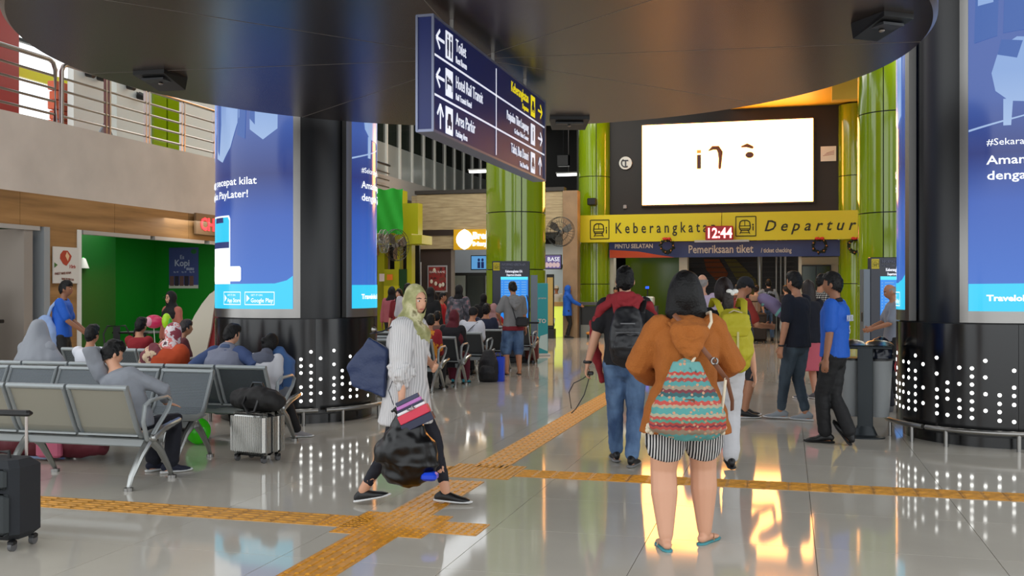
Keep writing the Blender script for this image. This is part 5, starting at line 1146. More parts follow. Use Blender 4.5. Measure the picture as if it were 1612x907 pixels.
# luggage
def suitcase(label, loc, az, w_, d_, h_, mt, ribs=0, handle=.0, mt2=None, name='suitcase', group=None):
    t = thing(name, label, 'suitcase', loc, az, group); z0 = .06
    if ribs:
        n = ribs
        for half, (y0, y1) in (('shell', (-d_/2, -.05)), ('shell', (.05, d_/2)), ('shell', (-.04, .04))):
            m = MB(); m.box(-w_/2, y0, z0, w_/2, y1, z0+h_, .035)
            if (y1-y0) > .06:
                for k in range(n):
                    x = -w_/2+.04+(w_-.08)*k/(n-1); m.box(x-.005, y0-.007 if y0 < -.1 else y1-.01, z0+.03, x+.005, y0+.01 if y0 < -.1 else y1+.007, z0+h_-.03)
                for s_ in (-1, 1):
                    for k in range(3): yy = y0+(y1-y0)*(k+1)/4; m.box(s_*w_/2-.007, yy-.006, z0+.03, s_*w_/2+.007, yy+.006, z0+h_-.03)
                    for k in range(3): yy = y0+(y1-y0)*(k+1)/4; m.box(-w_/2+.03, yy-.006, z0+h_-.005, w_/2-.03, yy+.006, z0+h_+.006)
            m.build('shell', mt, t, False)
        MB().box(-w_/2+.01, -.05, z0+.01, w_/2-.01, .05, z0+h_-.008, .02).build('zip_band', blackp, t, False)
    else:
        MB().box(-w_/2, -d_/2, z0, w_/2, d_/2, z0+h_, .04).build('body', mt, t, False)
        MB().box(-w_/2+.03, -d_/2-.035, z0+.04, w_/2-.03, -d_/2+.01, z0+h_*.6, .03).build('front_pocket', mt2 or mt, t, False); MB().box(-w_/2+.05, -d_/2-.02, z0+h_*.66, w_/2-.05, -d_/2+.01, z0+h_*.9, .02).build('top_pocket', mt2 or mt, t, False)
    for x in (-1, 1):
        for y in (-1, 1):
            f_ = MB().box(x*(w_/2-.05)-.02, y*(d_/2-.04)-.025, .035, x*(w_/2-.05)+.02, y*(d_/2-.04)+.025, .065, .008).build('wheel_fork', blackp, t, False); MB().cyl((x*(w_/2-.05)-.012, y*(d_/2-.04), .028), .028, .024, 14, axis=(1, 0, 0)).build('wheel', M('wheel_grey', (90, 90, 92), rough=.5), f_)
    MB().tube([(-.07, 0, z0+h_-.01), (-.07, 0, z0+h_+.035), (.07, 0, z0+h_+.035), (.07, 0, z0+h_-.01)], .012).build('carry_handle', blackp, t)
    if handle:
        for x in (-.1, .1): MB().cyl((x, d_/2-.02, z0+h_-.02), .009, handle+.02, 8).build('telescopic_rod', steeld, t)
        MB().box(-.13, d_/2-.045, z0+h_+handle, .13, d_/2+.01, z0+h_+handle+.035, .012).build('pull_grip', blackp, t, False)
    return t
silver = M('silver_shell', (196, 196, 192), rough=.2, metal=.85)
g = G(401, 728); suitcase('silver ribbed hard shell suitcase standing beside the seats', (g.x, g.y+.1, 0), 28, .40, .26, .37, silver, 15)
# near black suitcase at left edge
g = G(-2, 868); suitcase('large black fabric suitcase at the left edge in front of the benches', (g.x-.06, g.y+.12, 0), 12, .42, .26, .46, M('black_fabric', (34, 37, 42), rough=.85, bump=.2, bs=400), 0, .23, M('charcoal_fabric', (52, 56, 58), rough=.9))
# holdall on silver case
t = thing('duffel_bag', 'black duffel bag lying on top of the silver suitcase', 'bag', (G(401, 728).x, G(401, 728).y+.1, .432), 28)
m = MB(); m.loft([(-.2, .0, .1), (-.1, 0, .11), (.1, 0, .11), (.2, 0, .095)], [(.09, .09), (.115, .11), (.115, .11), (.09, .085)], (0, 1, 0), 16); blob('bag_body', m, M('bag_black', (20, 18, 18), rough=.7), t, .012, 2, .02, 9)
MB().tube([(-.05, -.09, .14), (-.03, -.15, .08), (.03, -.15, .0), (.09, -.14, .02), (.1, -.1, .12)], .012).build('strap', blackp, t); MB().tube([(-.09, 0, .18), (-.05, 0, .25), (.05, 0, .25), (.09, 0, .18)], .011).build('handle', blackp, t)
# bags on floor in the middle seating
def backpack(label, loc, az, w_, d_, h_, mt, lean=0, name='backpack', mt2=None, z=0):
    t = thing(name, label, 'backpack', V(loc), az); m = MB()
    m.loft([(0, 0, .06*h_), (0, 0, .3*h_), (0, .0, .7*h_), (0, .02, .93*h_)], [(w_*.47, d_*.48), (w_*.5, d_*.5), (w_*.46, d_*.45), (w_*.3, d_*.3)], (1, 0, 0), 18); blob('bag_body', m, mt, t, .012, 2, .008, 9)
    m = MB(); m.loft([(0, -d_*.42, .12*h_), (0, -d_*.48, .3*h_), (0, -d_*.42, .48*h_)], [(w_*.36, d_*.2), (w_*.4, d_*.22), (w_*.34, d_*.18)], (1, 0, 0), 16); blob('front_pocket', m, mt2 or mt, t, .01, 2, .006, 12)
    MB().tube([(-.04, .02, .9*h_), (-.03, .02, h_+.03), (.03, .02, h_+.03), (.04, .02, .9*h_)], .01).build('grab_loop', blackp, t)
    for x in (-1, 1): MB().loft([(x*w_*.25, d_*.3, h_*.88), (x*w_*.3, d_*.62, h_*.7), (x*w_*.32, d_*.55, h_*.35), (x*w_*.36, d_*.4, h_*.15)], [(.028, .008)]*4, (1, 0, 0), 8).build('shoulder_strap', mt, t)
    return t
blk = M('backpack_black', (24, 24, 28), rough=.6)
backpack('black backpack standing on the floor beside the blue bag', G(769, 601), 10, .34, .24, .5, blk)
t = thing('blue_bag', 'bright blue upright shopping bag beside the black backpack', 'bag', G(785, 600), 8); m = MB().add([(-.09, -.08, 0), (.09, -.08, 0), (.09, .08, 0), (-.09, .08, 0), (-.1, -.07, .4), (.1, -.07, .4), (.1, .07, .4), (-.1, .07, .4)], [(3, 2, 1, 0), (0, 1, 5, 4), (1, 2, 6, 5), (2, 3, 7, 6), (3, 0, 4, 7)]); m.build('bag_body', M('bright_blue', (22, 70, 216), rough=.4), t, False); MB().tube([(-.04, -.07, .4), (-.03, -.07, .47), (.03, -.07, .47), (.04, -.07, .4)], .006).build('handle', M('bright_blue', (22, 70, 216)), t)
g = G(838, 573); suitcase('dark red suitcase standing right of the man in denim shorts', (g.x, g.y+.2, 0), 10, .26, .24, .5, M('maroon_shell', (96, 28, 30), rough=.35), 0, .25)
g = G(1395, 600); suitcase('bright red suitcase half hidden behind the right litter station', (g.x-.02, g.y, 0), 0, .3, .24, .5, M('red_shell', (190, 26, 52), rough=.35), 0, 0)
g = G(1188, 540); suitcase('brown suitcase of the traveller in the dark vest at the gate', (g.x, g.y, 0), 0, .62, .35, .8, M('brown_shell', (40, 28, 26), rough=.5), 0, .3)
t = thing('pink_luggage', 'pink and dark red bags on the floor beneath the front benches', 'bag', (G(55, 728).x, G(55, 728).y+.25, 0), 10); m = MB(); m.loft([(-.5, 0, .15), (-.1, 0, .16), (.25, 0, .15), (.5, 0, .13)], [(.12, .13), (.15, .15), (.15, .14), (.1, .11)], (0, 1, 0), 14); blob('bag_body', m, M('dusty_maroon', (110, 40, 52), rough=.6), t, .016, 2, .02, 7); MB().box(-.0, -.19, .03, .24, -.12, .3, .02).build('pink_panel', M('pink_fabric', (216, 110, 140), rough=.6), t, False)
# foil balloons and toy near the green shop
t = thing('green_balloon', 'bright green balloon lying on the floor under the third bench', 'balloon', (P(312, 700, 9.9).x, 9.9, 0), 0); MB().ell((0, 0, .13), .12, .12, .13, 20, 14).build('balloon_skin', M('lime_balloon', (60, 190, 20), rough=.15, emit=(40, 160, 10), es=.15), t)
# desk in front of left of the gate
def pdesk(): 
    u_ = 31.7; v0 = FU(903, 500, u_)[0]; v1 = FU(968, 500, u_)[0]; t = hthing('service_desk', 'dark grey service desk beside the woman in the blue headscarf', 'desk', u_, (v0+v1)/2); w_ = (v1-v0)/2
    m = MB().box(-w_, 0, 1.02, w_, .6, 1.12, .01).build('worktop', M('desk_grey', (84, 84, 86), rough=.5), t, False); MB().box(-w_, 0, 0, -w_+.22, .6, 1.02).build('side_panel', M('desk_grey2', (72, 74, 78), rough=.5), t, False)
    MB().box(-w_+.22, .05, .4, w_, .1, 1.0).build('front_panel', M('desk_black', (26, 28, 32), rough=.3), t, False); MB().box(-w_+.22, .05, 0, w_, .12, .4).build('kick_panel', M('desk_pale', (140, 144, 140), rough=.5), t, False); MB().box(w_-.2, 0, 0, w_, .6, 1.02).build('side_panel', M('desk_grey2', (72, 74, 78)), t, False)
pdesk()
t = hthing('orange_scooter_cart', 'small orange wheeled trolley at the foot of the grey desk', 'trolley', 31.3, FU(934, 500, 31.3)[0]); MB().box(-.2, -.2, .12, .2, .25, .2, .03).build('deck', M('trolley_orange', (206, 130, 30), rough=.4), t, False); MB().box(-.02, .2, .2, .3, .24, .75, .01).build('back_board', M('trolley_orange', (206, 130, 30)), t, False)
for x in (-.15, .15): MB().cyl((x-.02, -.1, .06), .06, .04, 12, axis=(1, 0, 0)).build('wheel', blackp, t)
t = hthing('desk_printer', 'small white and black ticket machine on the desk behind the man in red', 'printer', 32.3, FU(1020, 440, 32.3)[0], 0, 0); MB().box(-.3, -.2, 0, .3, .3, 1.0).build('stand', M('desk_grey2', (72, 74, 78)), t, False); MB().box(-.2, -.2, 1.0, .2, .2, 1.3, .04).build('housing', M('printer_pale', (190, 205, 200), rough=.4), t, False); MB().box(-.05, -.21, 1.55, .05, -.15, 1.62).build('indicator', M('blue_led', (10, 30, 255), emit=(30, 80, 255), es=2), t, False); MB().tube([(0, -.1, 1.3), (0, -.1, 1.6)], .02).build('mast', blackp, t)
# ================= PEOPLE =================
def at(px, py): return G(px, py)
def uvp(u, v): p = W(u, v); return (p.x, p.y, 0)
blue_polo = M('royal_blue_polo', (24, 92, 196), rough=.7, bump=.3, bs=60)
tee_blk = M('black_cotton', (24, 25, 30), rough=.85, bump=.3, bs=40)
tee_nvy = M('navy_black_cotton', (17, 20, 34), rough=.85, bump=.3, bs=40)
denim = ramp_mat('blue_denim', 'noise', [(.35, (48, 74, 112)), (.65, (96, 126, 164))], (1, 1, .5), .8, False, 7, bump=.3)
denim_d = ramp_mat('slate_denim', 'noise', [(.35, (50, 62, 74)), (.65, (72, 86, 98))], (1, 1, .5), .8, False, 7, bump=.3)
white_tr = M('pale_grey_trousers', (196, 196, 200), rough=.8, bump=.3, bs=30)
black_tr = M('black_trousers', (17, 17, 20), rough=.7, bump=.2, bs=40)
white_sole = M('white_rubber', (225, 225, 225), rough=.5)
shoe_blk = M('black_shoe', (16, 16, 18), rough=.45)
mustard = M('mustard_knit', (164, 94, 34), rough=.9, bump=.5, bs=130, var=.06)
# ---- woman in the mustard hoodie (nearest figure) ----
strp = ramp_mat('striped_shorts', 'wave', [(0, (22, 22, 28)), (.55, (215, 212, 210))], (1, .35, .12), .85, True, 20, dist=1.2)
teal_ff = M('teal_foam', (70, 150, 160), rough=.6)
w1 = person('woman with black bob in mustard hoodie and striped shorts, seen from behind', at(1082, 861), 1.555, 2,
    dict(fL=(-.145, -.07, .085), fR=(.125, .10, .085), tL=-6, tR=34, pel=(-.01, 0, .925), hL=(-.16, .26, 1.05), hR=(.12, .25, 1.08), eL=(-1, -.5, -.3), eR=(1, -.4, -.25), curl=1.0),
    top=(mustard, dict(sleeve=.93, hem=-.19, e=.038, fl=.03, name='hoodie', hood=1, nz=.013, se=.8)), bottom=('shorts', strp, dict(len=.30, cuff=.05, knee=.1, e=.02)),
    hair=('bob', hairb), shoes=('flip', teal_ff, M('tan_strap', (190, 160, 130))), skin=skin1, vox=.0075, w=1.17, hipw=1.2, legw=1.3, vol=1.24)
azt = M('teal_cloth', (84, 160, 160), rough=.9, bump=.3, bs=200, var=.15)
# patterned drawstring backpack
azt = bpy.data.materials.new('woven_teal_pattern'); azt.use_nodes = True; nt = azt.node_tree; bs_ = nt.nodes['Principled BSDF']; bs_.inputs['Roughness'].default_value = .9
tc_ = nt.nodes.new('ShaderNodeTexCoord'); sp_ = nt.nodes.new('ShaderNodeSeparateXYZ'); nt.links.new(tc_.outputs['Object'], sp_.inputs[0])
wv_ = nt.nodes.new('ShaderNodeTexWave'); wv_.bands_direction = 'X'; wv_.inputs['Scale'].default_value = 9; wv_.inputs['Distortion'].default_value = 3; nt.links.new(tc_.outputs['Object'], wv_.inputs['Vector'])
ml_ = nt.nodes.new('ShaderNodeMath'); ml_.operation = 'MULTIPLY_ADD'; ml_.inputs[1].default_value = .007; nt.links.new(wv_.outputs['Fac'], ml_.inputs[0]); nt.links.new(sp_.outputs[2], ml_.inputs[2])
mr_ = nt.nodes.new('ShaderNodeMapRange'); mr_.inputs['From Min'].default_value = .66; mr_.inputs['From Max'].default_value = 1.07; nt.links.new(ml_.outputs[0], mr_.inputs[0])
rp_ = nt.nodes.new('ShaderNodeValToRGB'); rp_.color_ramp.interpolation = 'CONSTANT'; e_ = rp_.color_ramp.elements
stp = [(0, (92, 158, 156)), (.1, (150, 130, 110)), (.17, (184, 74, 66)), (.21, (120, 60, 70)), (.235, (184, 74, 66)), (.27, (90, 150, 130)), (.31, (190, 84, 76)), (.35, (170, 165, 140)), (.39, (86, 154, 150)), (.47, (170, 160, 135)), (.51, (190, 80, 72)), (.56, (84, 150, 148)), (.62, (60, 96, 100)), (.67, (120, 60, 66)), (.71, (150, 140, 120)), (.76, (84, 150, 148)), (.82, (164, 74, 68)), (.86, (120, 160, 150)), (.9, (184, 74, 66)), (.94, (104, 160, 156))]
while len(e_) < len(stp): e_.new(.5)
for i, (p_, c_) in enumerate(stp): e_[i].position = p_; e_[i].color = (*lin(c_), 1)
nt.links.new(mr_.outputs[0], rp_.inputs[0])
vo_ = nt.nodes.new('ShaderNodeTexVoronoi'); vo_.inputs['Scale'].default_value = 30; nt.links.new(tc_.outputs['Object'], vo_.inputs['Vector'])
gt_ = nt.nodes.new('ShaderNodeMath'); gt_.operation = 'LESS_THAN'; gt_.inputs[1].default_value = .25; nt.links.new(vo_.outputs['Distance'], gt_.inputs[0])
mx_ = nt.nodes.new('ShaderNodeMix'); mx_.data_type = 'RGBA'; mx_.inputs[7].default_value = (*lin((196, 150, 120)), 1); nt.links.new(gt_.outputs[0], mx_.inputs[0]); nt.links.new(rp_.outputs[0], mx_.inputs[6]); nt.links.new(mx_.outputs[2], bs_.inputs['Base Color'])
bp_ = thing('drawstring_backpack', 'teal and red woven drawstring backpack on the back of the woman in mustard', 'backpack', w1.w((-.035, -.19, 0)), 2)
m = MB(); m.loft([(-.005, -.05, .70), (0, -.07, .735), (-.0, -.085, .80), (.0, -.075, .88), (.0, -.05, .98), (.0, -.02, 1.055), (.0, -.012, 1.085)], [(.19, .05), (.215, .07), (.215, .085), (.185, .08), (.13, .06), (.075, .035), (.06, .03)], (1, 0, 0), 26)
blob('bag_body', m, azt, bp_, .009, 2, .012, 12)
rope = M('cream_rope', (220, 205, 180), rough=.9)
m = MB()
for k in range(9): a = -1.35+k*.34; m.loft([(.07*sin(a), -.02-.03*cos(a), 1.09), (.1*sin(a), -.03-.045*cos(a), 1.03), (.13*sin(a), -.035-.06*cos(a), .98)], [.012, .009, .004], (1, 0, 0), 6)
blob('gathers', m, azt, bp_, .008, 1)
MB().tube([(.03, -.03, 1.09), (.09, .0, 1.2), (.15, .035, 1.32), (.155, .1, 1.375), (.14, .18, 1.36)], .0085).build('rope', rope, bp_); MB().tube([(.23, .03, 1.0), (.205, -.02, .86), (.185, -.03, .76)], .0085).build('rope', rope, bp_)
for x, z in ((.2, .72), (-.2, .72)):
    m = MB(); random.seed(3)
    for k in range(9): m.ell((x+random.uniform(-.018, .018), -.035+random.uniform(-.015, .015), z+random.uniform(-.025, .025)), .014, .014, .014, 8, 6)
    m.build('rope_knot', rope, bp_)
MB().box(-.03, -.155, .87, .03, -.14, .9, .003).build('leather_label', M('leather_brown', (110, 66, 44), rough=.6), bp_, False)
cb = thing('crossbody_strap', 'brown leather crossbody strap with steel ring over the mustard hoodie', 'strap', w1.w((0, 0, 0)), 2); lea = M('leather_strap', (120, 74, 50), rough=.5)
MB().loft([(-.09, -.11, 1.36), (-.02, -.175, 1.28), (.06, -.195, 1.17), (.14, -.185, 1.07), (.215, -.12, .98)], [(.014, .004)]*5, (1, 0, .6), 8).build('strap', lea, cb); MB().loft([(.2, -.17, 1.0), (.25, -.06, .86), (.26, .0, .8)], [(.012, .004)]*3, (1, 0, .6), 8).build('strap_tail', lea, cb)
MB().tube([(.125+.018*cos(k*pi/6), -.2, 1.1+.018*sin(k*pi/6)) for k in range(12)], .006, 6, True).build('steel_ring', steel, cb)

# ---- walking woman in white ----
wht = ramp_mat('white_pleated_cloth', 'wave', [(0, (182, 180, 182)), (1, (218, 216, 216))], (1, 1, .05), .8, False, 22, dist=.6, bump=.4, band='Y')
hij = ramp_mat('olive_print_scarf', 'noise', [(.36, (142, 142, 92)), (.5, (170, 168, 118)), (.6, (206, 200, 160)), (.68, (120, 112, 78))], (1, 1, 1), .7, False, 11)
lg_ = M('navy_leggings', (16, 18, 32), rough=.75)
w2 = person('woman walking right in olive headscarf, long white pleated blouse and navy leggings', at(640, 794), 1.53, 97,
    dict(fL=(-.05, .30, .10), fR=(.06, -.33, .115), pL=-3, pR=12, tL=0, tR=4, pel=(0, 0, .90), lean=(0, .06), yaw=38, pitch=-4, hR=(.33, .04, .745), hL=(-.18, .16, 1.08), eR=(1, -.7, 0), eL=(-1, -.6, 0), curl=1.5, twist=6),
    top=(wht, dict(sleeve=.66, hem=-.26, e=.034, fl=.06, name='blouse', nz=.014, se=1.0)), bottom=('trousers', lg_, dict(e=.004, cuff=.04, knee=.056, len=.9)),
    hair=('hijab', hij, None, dict(lo=-.05, w=.95)), shoes=('shoe', shoe_blk, white_sole, -.012), skin=skin1, vox=.008, face=True, w=1.1, neckd=0)
m = MB(); m.loft([(w2.elR.lerp(w2.wrR, -.1)), w2.elR.lerp(w2.wrR, .25), w2.elR.lerp(w2.wrR, .5)], [(.068, .068), (.082, .085), (.05, .05)], (1, 0, 0), 14); blob('cuff_ruffle', m, wht, w2.root, .009, 1, .03, 18)
t = held(w2, 'plastic_sack', 'bulging shiny black plastic sack carried in the hand of the woman in white', 'bag', w2.wrR+V((.03, .02, -.52)))
# sack hangs from the fist
m = MB(); m.loft([(0, -.02, .43), (0, -.02, .39), (0, .0, .33), (.01, .01, .22), (.01, .02, .10), (.01, .0, .04)], [(.022, .03), (.045, .06), (.085, .13), (.12, .20), (.13, .23), (.1, .17)], (1, 0, 0), 24); blob('sack_body', m, M('black_plastic_film', (9, 9, 11), rough=.33, spec=.45), t, .009, 1, .022, 8)
m = MB()
for k in range(5): m.loft([(0, -.03+.015*k, .42), (.01, -.06+.03*k, .46), (.02, -.08+.04*k, .44)], [(.008, .02), (.01, .02), (.004, .012)], (1, 0, 0), 6)
blob('knot_frill', m, M('black_plastic_film', (10, 10, 12)), t, .006, 1)
bl_ = MB().box(.0, .13, -.005, .1, .24, .05, .015); bl_.build('blue_corner', M('bright_blue', (22, 70, 216)), t, False)
t = held(w2, 'tote_bag', 'navy blue leather tote bag slung behind the shoulder of the woman in white', 'bag', V((.12, -.22, .82)))
m = MB(); m.add([(x_*.9, y_*.85, z_*.9) for x_, y_, z_ in [(.0-.05, -.15, .02), (.05, -.15, .02), (.07, .12, -.06), (-.07, .12, -.06), (-.035, -.2, .16), (.035, -.2, .16), (-.02, -.02, .40), (.02, -.02, .40), (.03, .14, .3), (-.03, .14, .3)]], [(3, 2, 1, 0), (0, 1, 5, 4), (5, 7, 6, 4), (7, 8, 9, 6), (1, 2, 8, 7, 5), (0, 4, 6, 9, 3), (2, 3, 9, 8)]); blob('bag_body', m, M('navy_leather', (26, 44, 84), rough=.45, bump=.3, bs=60), t, .01, 3, .012, 7)
MB().loft([(.02, .0, .38), (.08, .10, .40), (.07, .18, .44), (.0, .24, .43)], [(.012, .005)]*4, (1, 0, 0), 8).build('shoulder_strap', M('strap_dark', (30, 32, 44), rough=.5), t); MB().ell((.045, .03, .41), .02, .02, .02, 8, 6).build('buckle', steel, t)
t = held(w2, 'striped_handbag', 'small striped handbag in pink, white and navy at the waist of the woman in white', 'bag', V((.35, .17, .60)))
hb_ = [((40, 44, 70), .0, .055), ((214, 60, 84), .055, .115), ((232, 228, 232), .115, .135), ((46, 48, 74), .135, .15), ((190, 120, 190), .15, .175), ((62, 66, 92), .175, .205)]
for i, (c_, z0, z1) in enumerate(hb_): MB().box(-.035+.008*i/2, -.115+.006*i, z0, .035-.008*i/2, .115-.006*i, z1-.0008, .004).build('stripe_panel', M('handbag_stripe%d' % i, c_, rough=.4), t, False)
MB().tube([(.037, -.02, .13), (.045, 0, .12), (.037, .02, .14), (.045, .03, .12)], .005, 6).build('clasp', steel, t); MB().tube([(0, -.1, .2), (-.04, -.1, .3), (-.1, -.05, .36)], .003, 5).build('strap', M('strap_dark', (30, 32, 44)), t)
t.rotation_euler.y = 0; t.rotation_euler.x = R(26)

# ---- man with red jacket and black backpack ----
m3 = person('man in black tee and blue jeans with a red jacket round his neck, walking away', at(984, 733), 1.665, 6,
    dict(fL=(-.08, .2, .085), fR=(.06, -.05, .085), tL=-8, tR=14, hL=(-.345, .02, .83), eL=(-.6, -.8, 0), hR=(.26, .14, .92), curl=1.3, dL=(-.2, .1, -1)),
    top=(tee_blk, dict(sleeve=.36, hem=-.05, e=.024)), bottom=('trousers', denim, dict(e=.02, cuff=.052)), hair=('short', hairb), shoes=('shoe', shoe_blk, M('grey_rubber', (120, 120, 120))), skin=skin1, vox=.009, w=1.08)
redj = M('dusty_red_fleece', (150, 40, 48), rough=.9, bump=.3, bs=90)
t = held(m3, 'red_jacket', 'dusty red jacket draped round the neck of the man in jeans', 'jacket', (0, 0, 0))
m = MB(); nbz = m3.nb.z
m.loft([(.125*cos(a)+.0, -.03+.12*sin(a), nbz-.01-.04*sin(a)) for a in [2*pi*k/18 for k in range(18)]], [(.05, .04)]*18, (0, 0, 1), 12, closed=True)
m.loft([(-.1, -.07, nbz-.01), (-.2, -.05, nbz-.07), (-.25, .0, nbz-.16), (-.24, .07, nbz-.3)], [(.05, .04), (.055, .04), (.045, .035), (.04, .03)], (0, 1, 0), 12).loft([(.1, -.07, nbz-.01), (.2, -.04, nbz-.05), (.25, .02, nbz-.12)], [(.05, .04), (.055, .04), (.04, .03)], (0, 1, 0), 12)
m.loft([(-.08, -.14, nbz-.03), (-.05, -.2, nbz-.12), (.0, -.215, nbz-.17), (.06, -.2, nbz-.12), (.09, -.14, nbz-.03)], [(.035, .03)]*5, (0, 1, 0), 10); m.loft([(-.06, -.15, nbz-.0), (0, -.17, nbz-.03), (.06, -.15, nbz-.0)], [(.05, .04)]*3, (0, 1, 0), 10)
m.loft([(-.28, .1, nbz-.2), (-.24, .14, .9), (-.2, .15, .72)], [(.05, .035), (.06, .035), (.045, .03)], (0, 1, 0), 10)
blob('jacket_body', m, redj, t, .01, 2, .02, 11)
bpk = thing('backpack', 'shiny black backpack worn by the man with the red jacket', 'backpack', m3.w((.02, -.215, .88)), 6)
m = MB(); m.loft([(0, 0, .04), (0, -.02, .14), (0, -.02, .3), (0, .0, .44)], [(.135, .07), (.155, .1), (.145, .09), (.11, .05)], (1, 0, 0), 20); blob('bag_body', m, M('backpack_gloss', (28, 29, 33), rough=.4), bpk, .01, 2, .008, 12)
m = MB(); m.loft([(0, -.09, .08), (0, -.11, .15), (0, -.09, .24)], [(.11, .03), (.12, .035), (.1, .03)], (1, 0, 0), 16); blob('front_pocket', m, M('backpack_gloss', (28, 29, 33)), bpk, .009, 1, .006, 14); MB().tube([(-.1, -.12, .27), (0, -.135, .275), (.1, -.12, .27)], .004, 5).build('zip', M('zip_grey', (110, 112, 116), rough=.4), bpk); MB().box(-.06, -.112, .34, .06, -.108, .35).build('mark', M('zip_grey', (110, 112, 116)), bpk, False)
for x in (-.1, .12): MB().loft([(x, .03, .43), (x*1.15, .1, .53), (x*1.15, .2, .55)], [(.025, .006)]*3, (1, 0, 0), 8).build('shoulder_strap', blackp, bpk)
MB().loft([m3.wrL+V((.034*cos(a), .034*sin(a), .015)) for a in [2*pi*k/12 for k in range(12)]], [(.012, .005)]*12, (0, 0, 1), 6, closed=True).build('wristwatch', blackp, None); wwt = bpy.context.scene.objects['wristwatch']; wwt.location = m3.loc; wwt.rotation_euler = (0, 0, -R(6)); tag(wwt, 'black wristwatch on the arm of the man with the red jacket', 'watch')
hd = m3.wrL+V((-.0, .01, -.09)); t = held(m3, 'cable', 'thin black cable with a plug hanging from the hand of the man with red jacket', 'cable', hd)
MB().tube([(.02, 0, .01), (-.04, 0, -.04), (-.12, .0, -.08), (-.16, .0, -.16), (-.14, 0, -.3)], .0045, 6).build('wire', blackp, t); MB().tube([(.02, 0, 0), (.0, 0, -.08), (-.03, 0, -.18), (-.1, 0, -.3), (-.14, 0, -.34)], .0045, 6).build('wire', blackp, t); MB().box(.0, -.02, -.01, .05, .02, .025, .008).build('plug', blackp, t, False)

# ---- woman with the yellow-green backpack ----
w4 = person('woman in black tee and pale trousers with dark wavy hair held by a white clip', at(1141, 735), 1.57, -4,
    dict(fL=(-.07, .24, .085), fR=(.03, -.1, .1), pR=10, hR=(.31, .05, .78), eR=(.5, -1, 0), hL=(-.16, .12, 1.33), eL=(-1, -.3, -.5), curl=.6, dR=(.15, .1, -1)),
    top=(tee_blk, dict(sleeve=.34, hem=-.06, e=.022)), bottom=('trousers', white_tr, dict(e=.026, cuff=.062, knee=.072)), hair=('pony', hairbr), shoes=('shoe', shoe_blk, shoe_blk), skin=skin1, vox=.01)
t = held(w4, 'hair_clip', 'white bow hair clip in the dark hair of the woman in black tee', 'clip', w4.head+V((.03, -.15, .0))); MB().ell((-.025, 0, 0), .028, .014, .02, 10, 8).ell((.025, 0, .0), .028, .014, .02, 10, 8).ell((0, -.005, -.015), .02, .012, .02, 8, 6).build('bow', white, t)
mb_ = M('mustard_green_canvas', (176, 166, 30), rough=.7, bump=.2, bs=60)
bk4 = thing('backpack', 'mustard green canvas backpack worn by the woman in pale trousers', 'backpack', w4.w((.01, -.2, .86)), -4)
m = MB(); m.loft([(0, 0, .02), (0, -.03, .12), (0, -.03, .3), (0, .01, .44)], [(.15, .075), (.165, .11), (.155, .1), (.11, .05)], (1, 0, 0), 20); blob('bag_body', m, mb_, bk4, .01, 2, .012, 12)
m = MB(); m.loft([(0, -.0, .46), (0, -.09, .43), (0, -.135, .34), (0, -.13, .27)], [(.1, .02), (.12, .025), (.12, .02), (.1, .012)], (1, 0, 0), 16); blob('top_flap', m, mb_, bk4, .009, 1, .008, 14)
for x in (-.09, .09): MB().loft([(x, -.02, .44), (x*1.3, .07, .55), (x*1.3, .17, .57), (x*1.3, .24, .5)], [(.028, .007)]*4, (1, 0, 0), 8).build('shoulder_strap', mb_, bk4)
MB().loft([(-.07, -.06, .44), (-.02, -.1, .475), (.05, -.08, .455), (.09, -.04, .42)], [(.012, .005)]*4, (0, 1, 0), 6).build('cord', rope, bk4); MB().box(-.008, -.155, .12, .008, -.14, .3).build('buckle_strap', M('strap_tan', (190, 180, 120)), bk4, False)

# ---- man with cap and neck pillow ----
m5 = person('man in dark cap and red tee looking down at his phone, facing right', at(1166, 657), 1.63, 78,
    dict(pitch=-22, hL=(-.08, .34, 1.12), hR=(.1, .34, 1.12), eL=(-.6, -.3, -1), eR=(.6, -.3, -1), fL=(-.1, .12, .085), curl=1.2), top=(M('brick_red_tee', (150, 48, 38), rough=.85), dict(sleeve=.4)), bottom=('shorts', M('charcoal_shorts', (48, 50, 56), rough=.8), dict(len=.5)), hair=('cap', M('cap_charcoal', (26, 27, 32), rough=.8)), shoes=('shoe', shoe_blk, white_sole), skin=skin2, vox=.012, face=True)
t = held(m5, 'neck_pillow', 'lilac and mint rolled neck pillow held under the chin of the man in the cap', 'pillow', V((.14, .22, 1.3))); m = MB(); m.loft([(0, .0, .1), (.06, .1, .03), (.1, .18, -.06)], [(.08, .07), (.085, .08), (.08, .07)], (1, 0, 0), 16); blob('pillow_body', m, M('lilac_fabric', (132, 118, 152), rough=.8), t, .012, 1, .004, 8)
for c_, y in (((0, .02, .085), 0), ((.085, .155, -.03), 1)): MB().loft([V(c_), V(c_)+V((.012, .02, -.018))], [(.086, .08)]*2, (1, 0, 0), 16, 'flat').build('mint_band', M('mint_fabric', (130, 196, 190), rough=.8), t)
t = held(m5, 'phone', 'dark phone in the hands of the man in the cap', 'phone', V((0, .43, 1.1))); MB().box(-.04, -.005, 0, .04, .005, .14, .004).build('phone_case', blackp, t, False)
